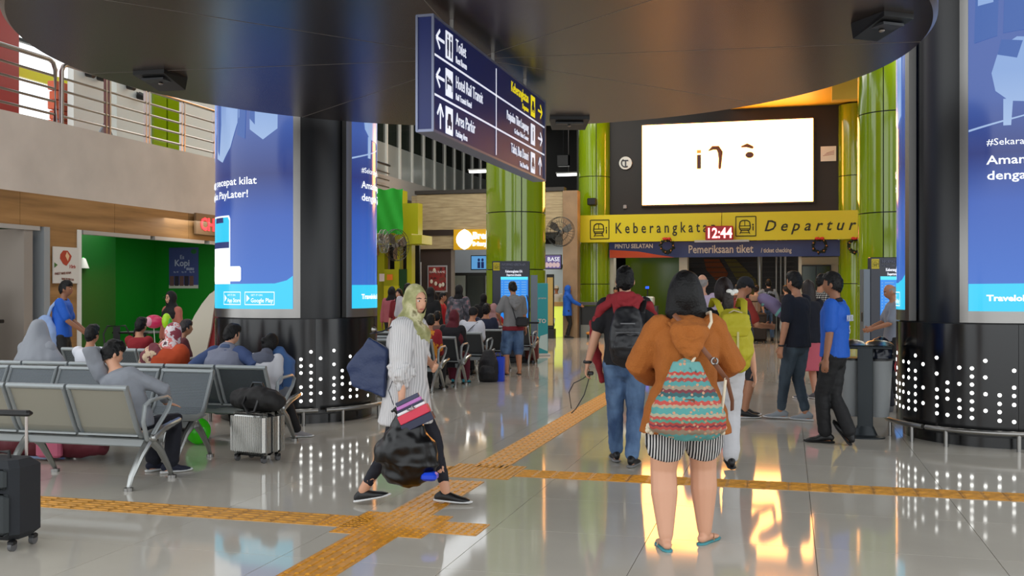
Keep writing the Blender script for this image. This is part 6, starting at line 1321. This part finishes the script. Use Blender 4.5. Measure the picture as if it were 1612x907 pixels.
# ---- man in navy tee and slate jeans ----
m6 = person('man in navy black tee and slate jeans with grey sneakers, looking towards the gate', at(1254, 662), 1.68, -42,
    dict(yaw=6, fL=(-.02, .2, .085), fR=(.07, -.08, .085), tL=-22, tR=-8, hL=(-.26, .05, .80), hR=(.24, .12, .86), curl=.8), top=(tee_nvy, dict(sleeve=.4, hem=-.07, e=.024)), bottom=('trousers', denim_d, dict(e=.012, cuff=.046, knee=.06, len=.93)), hair=('short', hairb), shoes=('shoe', M('grey_sneaker', (150, 156, 162), rough=.6), white_sole), skin=skin2, vox=.01, w=1.08)
for an, Rm in m6.feet[:1]: pass
MB().loft([m6.wrL+V((.03*cos(a), .03*sin(a), .01)) for a in [2*pi*k/12 for k in range(12)]], [(.01, .005)]*12, (0, 0, 1), 6, closed=True).build('bracelet', blackp, None); o_ = S.objects['bracelet']; o_.location = m6.loc; o_.rotation_euler = (0, 0, R(42)); tag(o_, 'black bracelet on the wrist of the man in the navy tee', 'bracelet')
# ---- staff man in blue polo, right ----
m7 = person('staff man in royal blue polo and black trousers standing by the litter station', at(1314, 698), 1.64, -58,
    dict(yaw=4, fL=(-.02, .09, .085), fR=(-.06, -.17, .12), pR=48, tR=20, hL=(-.26, .02, .86), hR=(.2, .02, .84), eR=(.5, -1, 0), curl=1.0, lean=(0, -.02)), top=(blue_polo, dict(sleeve=.42, hem=-.05, e=.028, collar=M('polo_black_collar', (24, 26, 34), rough=.8))), bottom=('trousers', black_tr, dict(e=.02, cuff=.058)), hair=('short', hairb), shoes=('shoe', shoe_blk, rubber), skin=skin3, vox=.01)
bd = held(m7, 'back_print', 'white lettering printed on the back of the royal blue polo', 'print', (0, 0, 0)); bd_ = M('print_white', (215, 220, 235))
text(bd, 'PORTER', .085, (-.12, -.147, 1.2), (1, 0, 0), (0, 0, 1), bd_, sx=.8, bold=.001).location = (0, 0, 0); text(bd, '5', .11, (-.03, -.145, 1.08), (1, 0, 0), (0, 0, 1), bd_)
# ---- woman with long hair and pink skirt behind ----
w8 = person('woman with long black hair, dark top and pink skirt behind the man in slate jeans', (P(1274, 600, 14).x, 14.0, 0), 1.6, -20, dict(hR=(.25, .05, .82)), top=(tee_nvy, dict(sleeve=.6, hem=-.1, e=.03, fl=.03)), bottom=('skirt', M('rose_pink_skirt', (206, 96, 110), rough=.8), dict(z=.42, fl=.07, e=.02)), hair=('long', hairbr), shoes=('shoe', M('grey_sneaker2', (110, 112, 120), rough=.7), white_sole), skin=skin1, vox=.014)
t = held(w8, 'shoulder_bag', 'dark navy shoulder bag beside the woman in the pink skirt', 'bag', V((-.27, .02, .72))); m = MB(); m.loft([(0, 0, .05), (0, 0, .15), (0, 0, .28)], [(.07, .15), (.08, .17), (.05, .13)], (1, 0, 0), 14); blob('bag_body', m, M('bag_navy', (24, 30, 54), rough=.6), t, .014, 2, .01, 8); MB().tube([(0, -.1, .28), (.05, -.05, .62), (.05, .05, .62), (0, .1, .28)], .008).build('strap', blackp, t)
# ---- plaid shirt man ----
pl_ = plaid('dark_plaid', (26, 26, 30), (110, 108, 104), (200, 198, 190), 9)
m9 = person('man with glasses in black and white plaid shirt near the ticket booth', (P(1291, 600, 17).x, 17.0, 0), 1.73, 70, dict(hR=(.22, .2, 1.0)), top=(pl_, dict(sleeve=.5, e=.03, hem=-.1)), bottom=('trousers', black_tr), hair=('short', hairb), shoes=('shoe', shoe_blk, rubber), skin=skin2, vox=.014, face=True)
hm = m9.head; MB().tube([tuple(hm+m9.HM@V((.035+.02*cos(k*pi/5), .1, .008+.016*sin(k*pi/5)))) for k in range(10)], .003, 5, True).tube([tuple(hm+m9.HM@V((-.035+.02*cos(k*pi/5), .1, .008+.016*sin(k*pi/5)))) for k in range(10)], .003, 5, True).tube([tuple(hm+V((.055, .1, .008))), tuple(hm+V((.08, 0, .005)))], .003, 5).build('glasses', blackp, m9.root)
# ---- bald man at right totem ----
m10 = person('balding man in light grey shirt reading his phone beside the right totem', (P(1407, 600, 14.2).x, 14.2, 0), 1.56, -82, dict(pitch=-20, hL=(-.1, .32, 1.05), hR=(.1, .34, 1.05), eL=(-.6, -.4, -1), eR=(.6, -.4, -1), curl=1.1), top=(M('light_grey_shirt', (138, 144, 156), rough=.85), dict(sleeve=.42, e=.03, hem=-.08)), bottom=('trousers', black_tr, dict(cuff=.06)), hair=('bald', hairg), shoes=('shoe', shoe_blk, rubber), skin=skin2, vox=.012, face=True)
t = held(m10, 'phone', 'black phone held by the balding man beside the right totem', 'phone', V((.0, .43, 1.06))); MB().box(-.04, -.005, 0, .04, .005, .13, .004).build('phone_case', blackp, t, False)
# ---- people sitting on the floor by the right column ----
m11 = person('person in dark clothes sitting on the floor between litter station and right drum', (P(1392, 640, 12.6).x, 12.6, 0), 1.6, -75, dict(pel=(0, 0, .11), lean=(0, .25), fL=(-.12, .42, .085), fR=(.12, .5, .085), kL=(-.2, .3, 1), kR=(.2, .3, 1), hL=(-.16, .4, .42), hR=(.16, .44, .40)), top=(tee_nvy, dict(sleeve=.5)), bottom=('trousers', M('grey_trousers', (92, 94, 100), rough=.8)), hair=('short', hairb), shoes=('shoe', shoe_blk, rubber), skin=skin3, vox=.014)
# ---- older man in striped shirt ----
m12 = person('older man with grey hair in pale lilac striped shirt, seen from behind', (P(1105, 600, 14.2).x, 14.2, 0), 1.69, 18, {}, top=(ramp_mat('lilac_stripe_shirt', 'wave', [(0, (206, 190, 206)), (.5, (170, 150, 180))], (1, 1, .02), .8, True, 22), dict(sleeve=.5, e=.03, hem=-.1)), bottom=('trousers', M('grey_trousers', (92, 94, 100))), hair=('bald', hairg), shoes=('shoe', shoe_blk, rubber), skin=skin1, vox=.013)
# ---- traveller at the gate ----
m13 = person('traveller in dark vest over grey sleeves and jeans standing at the gate', at(1210, 537), 1.78, 5, dict(hL=(-.36, .25, 1.1), hR=(.3, .1, .9), eL=(-1, -.3, -.3)), top=(M('grey_long_sleeve', (130, 138, 150), rough=.85), dict(sleeve=.92, e=.02)), bottom=('trousers', denim), hair=('short', hairb), shoes=('shoe', shoe_blk, rubber), skin=skin1, vox=.022)
m = MB(); m.loft([m13.pel+V((0, 0, .02)), m13.pel+V((0, 0, .2)), m13.chest, m13.nb-V((0, 0, .05))], [(.2, .15), (.19, .15), (.2, .155), (.17, .12)], (1, 0, 0), 16); blob('vest', m, tee_blk, m13.root, .02, 1)
for i, (px, py, H, az, c1, c2, lb) in enumerate(((1190, 538, 1.6, 40, (150, 120, 100), (60, 56, 60), 'person in tan top beside the traveller in the vest at the gate'), (1238, 540, 1.6, -30, (40, 40, 48), (170, 172, 170), 'person in dark top just right of the traveller at the gate'), (1160, 541, 1.62, 20, (90, 60, 50), (40, 40, 44), 'person in brown top behind the man in the cap at the gate'))):
    person(lb, at(px, py), H, az, {}, top=(M('gate_top%d' % i, c1, rough=.85), dict(sleeve=.5)), bottom=('trousers', M('gate_bottom%d' % i, c2, rough=.85)), hair=('short', hairbr), shoes=('shoe', shoe_blk, rubber), skin=skin1, vox=.022)
m = person('seated clerk in white top inside the cream ticket booth', (P(1347, 470, 32.7).x, 32.7, .35), 1.65, -150, {}, top=(M('clerk_white', (190, 190, 196), rough=.8), dict(sleeve=.5)), bottom=('trousers', black_tr), hair=('short', hairb), shoes=('shoe', shoe_blk, rubber), skin=skin2, vox=.022); m.root.location.z = 0
person('clerk in grey brown top leaning over the desk left of the man in red jacket', (P(972, 500, 32.95).x, 32.95, 0), 1.6, 200, dict(lean=(0, .4), hL=(-.3, .45, 1.12), hR=(.2, .45, 1.12)), top=(M('mauve_top', (120, 96, 92), rough=.8), dict(sleeve=.4)), bottom=('trousers', black_tr), hair=('short', hairb), shoes=('shoe', shoe_blk, rubber), skin=skin2, vox=.022)
bh_ = M('royal_blue_cloth', (22, 92, 196), rough=.8)
person('staff woman in blue headscarf and blue tunic leaning on the grey desk', at(893, 532), 1.62, 85, dict(hL=(-.15, .42, 1.08), hR=(.15, .42, 1.08), eL=(-.5, -.5, -1), eR=(.5, -.5, -1)), top=(bh_, dict(sleeve=.95, hem=-.2, e=.03, fl=.02)), bottom=('trousers', black_tr), hair=('hijab', bh_), shoes=('shoe', shoe_blk, rubber), skin=skin2, vox=.018, face=True)
# shop worker
person('bakery worker with white cap behind the lit yellow counter', (P(876, 470, 33.6).x, 33.6, 0), 1.62, 180, {}, top=(M('baker_white', (210, 205, 200), rough=.8), dict(sleeve=.4)), bottom=('trousers', black_tr), hair=('cap', M('baker_cap', (215, 200, 180), rough=.8)), shoes=('shoe', shoe_blk, rubber), skin=skin2, vox=.022, face=True)

# ---- man in denim shorts at left totem ----
m15 = person('man in grey hooded tee and denim shorts reading the left totem screen', at(808, 590), 1.62, -14, dict(pitch=-14, hL=(-.2, .22, 1.0), eL=(-.8, -.6, -.4), hR=(.26, .05, .8), fL=(-.12, .02, .085), fR=(.12, 0, .085)), top=(M('heather_grey_tee', (128, 128, 128), rough=.9), dict(sleeve=.42, hem=-.1, e=.032, hood=1)), bottom=('shorts', denim, dict(len=.56, cuff=.09, knee=.095)), hair=('short', hairb), shoes=('flip', M('dark_sandal', (50, 40, 36), rough=.7), M('sandal_strap', (50, 36, 30))), skin=skin2, vox=.012, w=1.08)
m = MB(); m.loft([m15.pel-V((0, 0, .1)), m15.pel-V((0, 0, .02))], [(.2, .155), (.198, .153)], (1, 0, 0), 18, 'flat'); blob('red_shirt_hem', m, M('maroon_cotton', (120, 24, 36), rough=.85), m15.root, .012, 1)
t = held(m15, 'sling_bag', 'small black sling bag on the hip of the man in denim shorts', 'bag', V((.1, -.23, .86))); MB().box(-.11, -.05, 0, .11, .05, .17, .03).build('bag_body', blk, t, False); MB().tube([(-.11, 0, .12), (-.16, .08, .35), (-.14, .2, .55)], .01).tube([(.11, 0, .12), (.15, .02, .3), (.12, .12, .55)], .01).build('strap', blackp, t)

# ---- standing crowd behind the middle seats ----
def crowd(px, ytop, Y, az, lb, top, hair, bottom=None, skin=skin2, face=False, H=None, pose=None, vox=.016, base=STAND, z=0, w=1):
    H = H or (1.5-(ytop-457)/1600*Y)/1.01
    return person(lb, (P(px, 500, Y).x, Y, z), H, az, pose or {}, base, top=top, bottom=bottom or ('trousers', black_tr), hair=hair, shoes=('shoe', shoe_blk, rubber), skin=skin, vox=vox, face=face, w=w)
pinkp = M('pink_print', (170, 90, 100), rough=.85); greyp = ramp_mat('grey_rose_print', 'noise', [(.4, (70, 72, 80)), (.55, (110, 108, 118)), (.65, (170, 120, 126))], (1, 1, 1), .85, False, 12)
bhj = M('black_scarf', (14, 14, 16), rough=.8)
crowd(616, 453, 22, 20, 'woman in black headscarf and pink print top near the yellow kiosk', (pinkp, dict(sleeve=.9, e=.03)), ('hijab', bhj))
crowd(629, 456, 21, 200, 'woman with dark hair facing us between the kiosk and the white-shirted man', (M('maroon_cotton', (120, 24, 36)), dict(sleeve=.6)), ('long', hairb), face=True, skin=skin1)
crowd(641, 448, 20.2, 10, 'man in white shirt with his back to us near the notice board', (M('white_shirt', (196, 192, 200), rough=.85), dict(sleeve=.6, e=.03)), ('short', hairb))
crowd(655, 456, 19.2, 60, 'person with black hair in tan top right of the white-shirted man', (M('tan_top', (150, 120, 90), rough=.85), dict(sleeve=.6)), ('short', hairb))
crowd(677, 454, 18.4, 30, 'woman in long black headscarf left of the red food poster', (bhj, dict(sleeve=.9, e=.04)), ('hijab', bhj, None, dict(lo=.12)))
crowd(684, 462, 20.8, 250, 'woman in black headscarf facing left under the food poster', (bhj, dict(sleeve=.9)), ('hijab', bhj), face=True, skin=skin1)
crowd(695, 462, 21.6, 100, 'person in red shirt standing right of the black-scarved women', (M('scarlet_tee', (196, 36, 44), rough=.85), dict(sleeve=.6)), ('short', hairb))
w16 = crowd(722, 450, 20.5, 15, 'woman in long black headscarf and grey rose jacket before the bakery counter', (greyp, dict(sleeve=.92, e=.045)), ('hijab', bhj, None, dict(lo=.06)), w=1.05)
backpack('grey rose print backpack worn by the woman in the long black headscarf', w16.w((.05, -.26, .85)), 15, .26, .2, .4, greyp)
crowd(761, 464, 21.5, 5, 'woman in black headscarf right beside the left green column', (bhj, dict(sleeve=.9, e=.03)), ('hijab', bhj, None, dict(lo=.1)))
# ---- seated people of the middle benches ----
def seated(u, v, az, lb, H, top, hair, bottom=None, skin=skin2, face=False, pose=None, vox=.014, w=1, shoes=None):
    p_ = dict(pel=(0, 0, .465/(H/1.7))); p_.update(pose or {}); return person(lb, uvp(u, v), H, THD+az, p_, SIT, top=top, bottom=bottom or ('trousers', black_tr), hair=hair, shoes=shoes or ('shoe', shoe_blk, rubber), skin=skin, vox=vox, face=face, w=w)
p17 = seated(14.28, -5.18, 0, 'person with black hair in red jacket with yellow trim beside the woman in white', 1.45, (ramp_mat('red_yellow_jacket', 'noise', [(.45, (150, 26, 34)), (.56, (214, 140, 30)), (.66, (70, 30, 40))], (1, 1, 1), .8, True, 4), dict(sleeve=.9, e=.03)), ('short', hairb), pose=dict(lean=(0, .25)))
seated(15.2, -5.12, 0, 'seated woman in dark red headscarf with orange under cap and black top', 1.53, (M('black_tunic', (22, 20, 26), rough=.85), dict(sleeve=.9, e=.035, hem=-.2)), ('hijab', M('dark_red_scarf', (92, 20, 34), rough=.8), None, dict(lo=.06)), bottom=('trousers', M('wine_trousers', (92, 22, 42), rough=.85), dict(cuff=.075)), pose=dict(lean=(.05, .12)), shoes=('shoe', M('teal_shoe', (50, 160, 180), rough=.6), rubber))
tt = S.objects[-1] if False else None
pr_ = seated(15.2, -5.12, 0, 'x', 1.5, None, ('short', hairb)) if False else None
m18 = seated(16.85, -5.32, 0, 'seated man in black cap and white tee with a dark strap across his back', 1.62, (M('white_tee', (212, 214, 222), rough=.85), dict(sleeve=.45, e=.03)), ('cap', M('cap_black', (20, 20, 22), rough=.8)), pose=dict(lean=(0, .25), pitch=-15), w=1.1)
t = held(m18, 'shoulder_strap', 'dark strap across the back of the man in the white tee', 'strap', (0, 0, 0)); MB().loft([m18.nb+V((.12, -.06, -.0)), m18.chest+V((.04, -.165, .05)), m18.chest+V((-.1, -.15, -.1)), m18.pel+V((-.19, -.03, .08))], [(.02, .006)]*4, (1, 0, 1), 8).build('strap', dkmesh, t)
seated(18.15, -5.45, 0, 'seated man with black hair in navy shirt behind the white-teed man', 1.66, (M('navy_shirt', (34, 42, 66), rough=.85), dict(sleeve=.7, e=.03)), ('short', hairb), pose=dict(lean=(0, .15)), w=1.12)
seated(16.85, -5.95, 0, 'seated child with short hair left of the man in the black cap', 1.4, (M('brown_tee', (110, 80, 70), rough=.85), dict(sleeve=.5)), ('short', hairb))
seated(19.9, -5.8, 0, 'seated woman in dusty pink headscarf and red top near the totem', 1.6, (M('scarlet_tee', (196, 36, 44)), dict(sleeve=.9)), ('hijab', M('pink_scarf', (176, 132, 130), rough=.8)))
# ---- left seats ----
m20 = seated(6.92, -5.02, 0, 'man in grey long-sleeved shirt slumped on the front bench with a hand on his head', 1.5,
    (M('grey_jersey', (140, 144, 152), rough=.85, bump=.3, bs=30), dict(sleeve=.82, se=.4, e=.034, nz=.014)), ('short', hairb), skin=skin1, vox=.009, w=1.05,
    pose=dict(pel=(0.03, .06, .49), lean=(-.46, -.04), yaw=30, pitch=-18, hR=(.15, .37, .66), eR=(1, -.3, .2), hL=(-.36, .15, 1.08), eL=(-.2, -.3, 1), dL=(1, .25, -.3), nL=(0, -.4, -1), cL=.4, cR=.3, dR=(.6, .7, -.25), nR=(0, 0, -1), fL=(-.06, .5, .085), fR=(.14, .46, .085), tR=35, tL=20), bottom=('trousers', M('dark_navy_trousers', (20, 22, 34), rough=.8), dict(cuff=.065)), shoes=('shoe', M('navy_sneaker', (24, 28, 48), rough=.7), white_sole))
t = held(m20, 'wristwatch', 'steel wristwatch on the raised arm of the man on the front bench', 'watch', (0, 0, 0)); MB().loft([m20.wrL+(m20.elL-m20.wrL).normalized()*.02+V((.0, .033*cos(a), .033*sin(a))) for a in [2*pi*k/12 for k in range(12)]], [(.01, .005)]*12, (1, 0, 0), 6, closed=True).build('band', steel, t)
m21 = seated(9.0, -5.42, 0, 'man in grey blue vest over navy sleeves seated behind the empty bench', 1.5, (M('navy_sleeves', (52, 70, 112), rough=.85), dict(sleeve=.92, e=.026)), ('short', hairb), skin=skin1, vox=.011, w=1.25, pose=dict(lean=(.04, .2), pitch=-12, yaw=20, hR=(.3, .12, .72), eR=(1, -.6, 0), hL=(-.28, .1, .74)))
m = MB(); q = m21; m.loft([q.pel+V((0, 0, -.03)), q.pel+V((0, .0, .14)), q.chest, q.chest+q.up*.1, q.nb-V((0, 0, .01))], [(.235, .18), (.225, .175), (.232, .182), (.21, .15), (.1, .09)], (1, 0, 0), 22); blob('vest', m, ramp_mat('vest_blue_grey', 'z', [(0, (118, 122, 140)), (.56, (118, 122, 140)), (.58, (160, 174, 200))], (1, 1, .55), .85, True), q.root, .011, 2, .01, 8)
m = MB(); m.loft([q.nb+V((0, -.02, -.01)), q.nb+V((0, 0, .03))], [(.085, .08), (.07, .072)], (1, 0, 0), 18, 'flat'); blob('collar', m, M('collar_navy', (66, 84, 118), rough=.8), q.root, .009, 1)
m22 = seated(8.98, -4.98, 0, 'girl with black hair tied back sitting at the end of the third bench', 1.32, (M('white_print_tee', (200, 200, 206), rough=.85), dict(sleeve=.5, e=.03)), ('bun', hairb), skin=skin1, vox=.011, pose=dict(lean=(0, .3), pitch=-25, yaw=25, fR=(.2, .58, .085), fL=(-.05, .5, .085), tR=60, hR=(.12, .3, .74), hL=(-.12, .3, .74)), shoes=('shoe', M('grey_canvas_shoe', (150, 146, 148), rough=.8), white_sole))
m = MB(); m.loft([m22.chest+V((0, 0, .1)), m22.nb+V((0, -.01, .02))], [(.13, .11), (.07, .065)], (1, 0, 0), 16); blob('scarf', m, M('grey_scarf', (84, 88, 104), rough=.85), m22.root, .011, 1, .01, 12)
t = held(m22, 'blue_backpack', 'denim blue and grey backpack on the lap of the girl', 'backpack', V((.06, .22, .52))); m = MB(); m.loft([(0, 0, .03), (0, 0, .12), (0, .02, .26), (-.02, 0, .34)], [(.15, .14), (.17, .15), (.16, .14), (.1, .09)], (1, 0, 0), 18); blob('bag_body', m, M('denim_blue_bag', (60, 96, 148), rough=.8), t, .012, 2, .014, 8); m = MB(); m.loft([(0, -.02, -.06), (0, 0, .03)], [(.13, .13), (.145, .135)], (1, 0, 0), 16); blob('grey_base', m, M('bag_grey', (120, 122, 130), rough=.8), t, .012, 2)
MB().tube([(.1, -.12, .28), (.13, -.15, .15), (.12, -.13, .03)], .008).build('strap', M('strap_blue', (40, 66, 110)), t)
flo = ramp_mat('floral_scarf', 'noise', [(.36, (150, 66, 80)), (.45, (222, 214, 218)), (.54, (214, 120, 116)), (.6, (226, 218, 216)), (.68, (90, 60, 70))], (1, 1, 1), .75, True, 9)
m23 = seated(9.0, -6.12, 0, 'seated woman in floral pink headscarf and rust orange dress', 1.5, (M('rust_orange_cloth', (178, 66, 26), rough=.85), dict(sleeve=.9, e=.045, hem=-.2)), ('hijab', flo, None, dict(lo=-.04, w=1.0)), bottom=('skirt', M('rust_orange_cloth', (178, 66, 26)), dict(z=.12, fl=.05)), vox=.012, pose=dict(lean=(.12, .2), pitch=-8), w=1.25)
m = MB(); q = m23; m.loft([q.nb+V((-.05, -.12, .0)), q.nb+V((-.14, -.15, -.1)), q.nb+V((-.2, -.13, -.2)), q.nb+V((-.24, -.1, -.3))], [(.09, .05), (.1, .05), (.09, .045), (.04, .02)], (1, 0, 0), 16); blob('scarf_drape', m, ramp_mat('floral_drape', 'noise', [(.4, (110, 46, 56)), (.5, (206, 180, 150)), (.6, (190, 90, 90)), (.66, (80, 50, 50))], (1, 1, 1), .75, True, 9), q.root, .012, 1, .02, 10)
seated(9.05, -7.02, 0, 'person with short black hair in white tee left of the man on the front bench', 1.42, (M('white_tee', (212, 214, 222)), dict(sleeve=.45, e=.03)), ('short', hairb), pose=dict(lean=(.05, .0)))
gry = M('silver_grey_scarf', (140, 144, 152), rough=.7)
m25 = seated(9.0, -7.62, 0, 'person wrapped in a wide silver grey headscarf and cape seated at the left', 1.5, (gry, dict(sleeve=.9, e=.05)), ('hijab', gry, None, dict(lo=.25, w=1.2, bun=0)), pose=dict(lean=(0, .05)), vox=.013, w=1.15)
m = MB(); q = m25; m.loft([q.head+V((0, -.01, .05)), q.head+V((0, -.02, -.05)), q.nb+V((0, 0, .0)), q.chest+V((.02, 0, 0)), q.pel+V((.04, 0, .05))], [(.08, .09), (.115, .115), (.19, .14), (.27, .2), (.36, .24)], (1, 0, 0), 20); blob('cape', m, gry, q.root, .014, 2, .016, 6, zs=.3)
p_ = W(11.9, -8.45); person('small child with black hair in white top facing the camera before the green shop', (p_.x, p_.y, 0), .98, 165, {}, top=(M('white_tee', (212, 214, 222)), dict(sleeve=.5)), bottom=('trousers', black_tr), hair=('long', hairb), shoes=('shoe', shoe_blk, rubber), vox=.012, face=True)
bench('fourth bench beyond the floral headscarf, mostly hidden', 11.1, -7.15, 0, 3, (-.0, -1.1), (0.03,), chair_perf)
seated(11.2, -7.95, 0, 'boy in dark red tee with black hair left of the floral headscarf', 1.45, (M('crimson_tee', (140, 24, 34), rough=.85), dict(sleeve=.5)), ('short', hairb))
seated(11.2, -7.4, 40, 'person with dark hair leaning forward right behind the floral headscarf', 1.42, (M('dark_mauve', (92, 40, 46), rough=.85), dict(sleeve=.6)), ('short', hairbr), pose=dict(lean=(0, .2)))
m26 = person('woman with glasses in black headscarf and salmon top before the green wall', (P(271, 500, 15.4).x, 15.4, 0), 1.45, 215, dict(yaw=0), top=(M('salmon_top', (176, 104, 88), rough=.85), dict(sleeve=.9, e=.03)), bottom=('trousers', black_tr), hair=('hijab', bhj, None, dict(lo=-.04)), shoes=('shoe', shoe_blk, rubber), skin=skin1, vox=.012, face=True)
hm = m26.head; MB().tube([tuple(hm+m26.HM@V((.035+.024*cos(k*pi/5), .098, .008+.018*sin(k*pi/5)))) for k in range(10)], .003, 5, True).tube([tuple(hm+m26.HM@V((-.035+.024*cos(k*pi/5), .098, .008+.018*sin(k*pi/5)))) for k in range(10)], .003, 5, True).build('glasses', blackp, m26.root)
t = thing('foil_balloon', 'pinkish red foil balloon', 'balloon', (P(246, 508, 15.0).x, 14.9, 0), 0); t['label'] = 'pinkish red patterned foil balloon left of the woman in the black headscarf'
MB().ell((0, 0, 1.04), .14, .08, .1, 16, 12).build('balloon_skin', M('pink_foil', (204, 40, 90), rough=.3), t); MB().ell((-.06, -.04, 1.04), .08, .06, .07, 14, 10).build('pale_patch', M('pale_pink_foil', (226, 160, 180), rough=.3), t); MB().tube([(0, 0, .95), (.03, 0, .5), (0, 0, 0)], .005).build('stick', white, t)
t = thing('foil_balloon', 'lime green foil balloon in front of the woman in the black headscarf', 'balloon', (P(262, 508, 14.6).x, 14.6, 0), 0); MB().ell((0, 0, 1.06), .065, .06, .11, 16, 12).build('balloon_skin', M('lime_foil', (170, 226, 30), rough=.3), t); MB().ell((.05, .0, 1.02), .04, .05, .09, 12, 10).build('dark_half', M('foil_green', (60, 170, 40), rough=.3), t); MB().tube([(0, 0, .95), (-.02, 0, .5), (0, 0, 0)], .005).build('stick', white, t)
# staff man by the wood pillar
m27 = person('staff man in blue polo walking right before the wood pillar with a long handle', (P(97, 500, 14.5).x, 14.5, 0), 1.6, 80, dict(hR=(.12, .32, .98), eR=(.6, -1, -.5), hL=(-.15, .3, .98), eL=(-.6, -1, -.5), yaw=4, lean=(0, .05)), top=(blue_polo, dict(sleeve=.42, e=.03, collar=M('polo_black_collar', (24, 26, 34)))), bottom=('trousers', black_tr), hair=('short', hairb), shoes=('shoe', shoe_blk, rubber), skin=skin3, vox=.012, face=True)
t = held(m27, 'mop', 'long pale mop handle held by the staff man before the wood pillar', 'mop', V((.15, .62, 0))); MB().tube([(0, -.22, .98), (0, .05, .05)], .014).build('handle', white, t); MB().box(-.12, 0, 0, .12, .12, .06, .02).build('mop_head', M('mop_blue', (120, 150, 200), rough=.9), t, False)
t = held(m27, 'cloth_bag', 'pale blue cloth bag hanging on the back of the staff man by the pillar', 'bag', V((.13, -.2, .66))); m = MB(); m.loft([(0, 0, .04), (0, 0, .18), (0, .0, .34), (0, .03, .44)], [(.09, .17), (.11, .2), (.09, .17), (.05, .09)], (1, 0, 0), 18); blob('bag_body', m, M('pale_blue_cloth', (150, 174, 216), rough=.85), t, .013, 2, .02, 7); MB().loft([(0, .04, .44), (.03, .1, .6), (.02, .2, .72), (-.02, .24, .7)], [(.02, .008)]*4, (0, 1, 0), 8).build('strap', M('pale_blue_cloth', (150, 174, 216)), t)
finish_blobs()
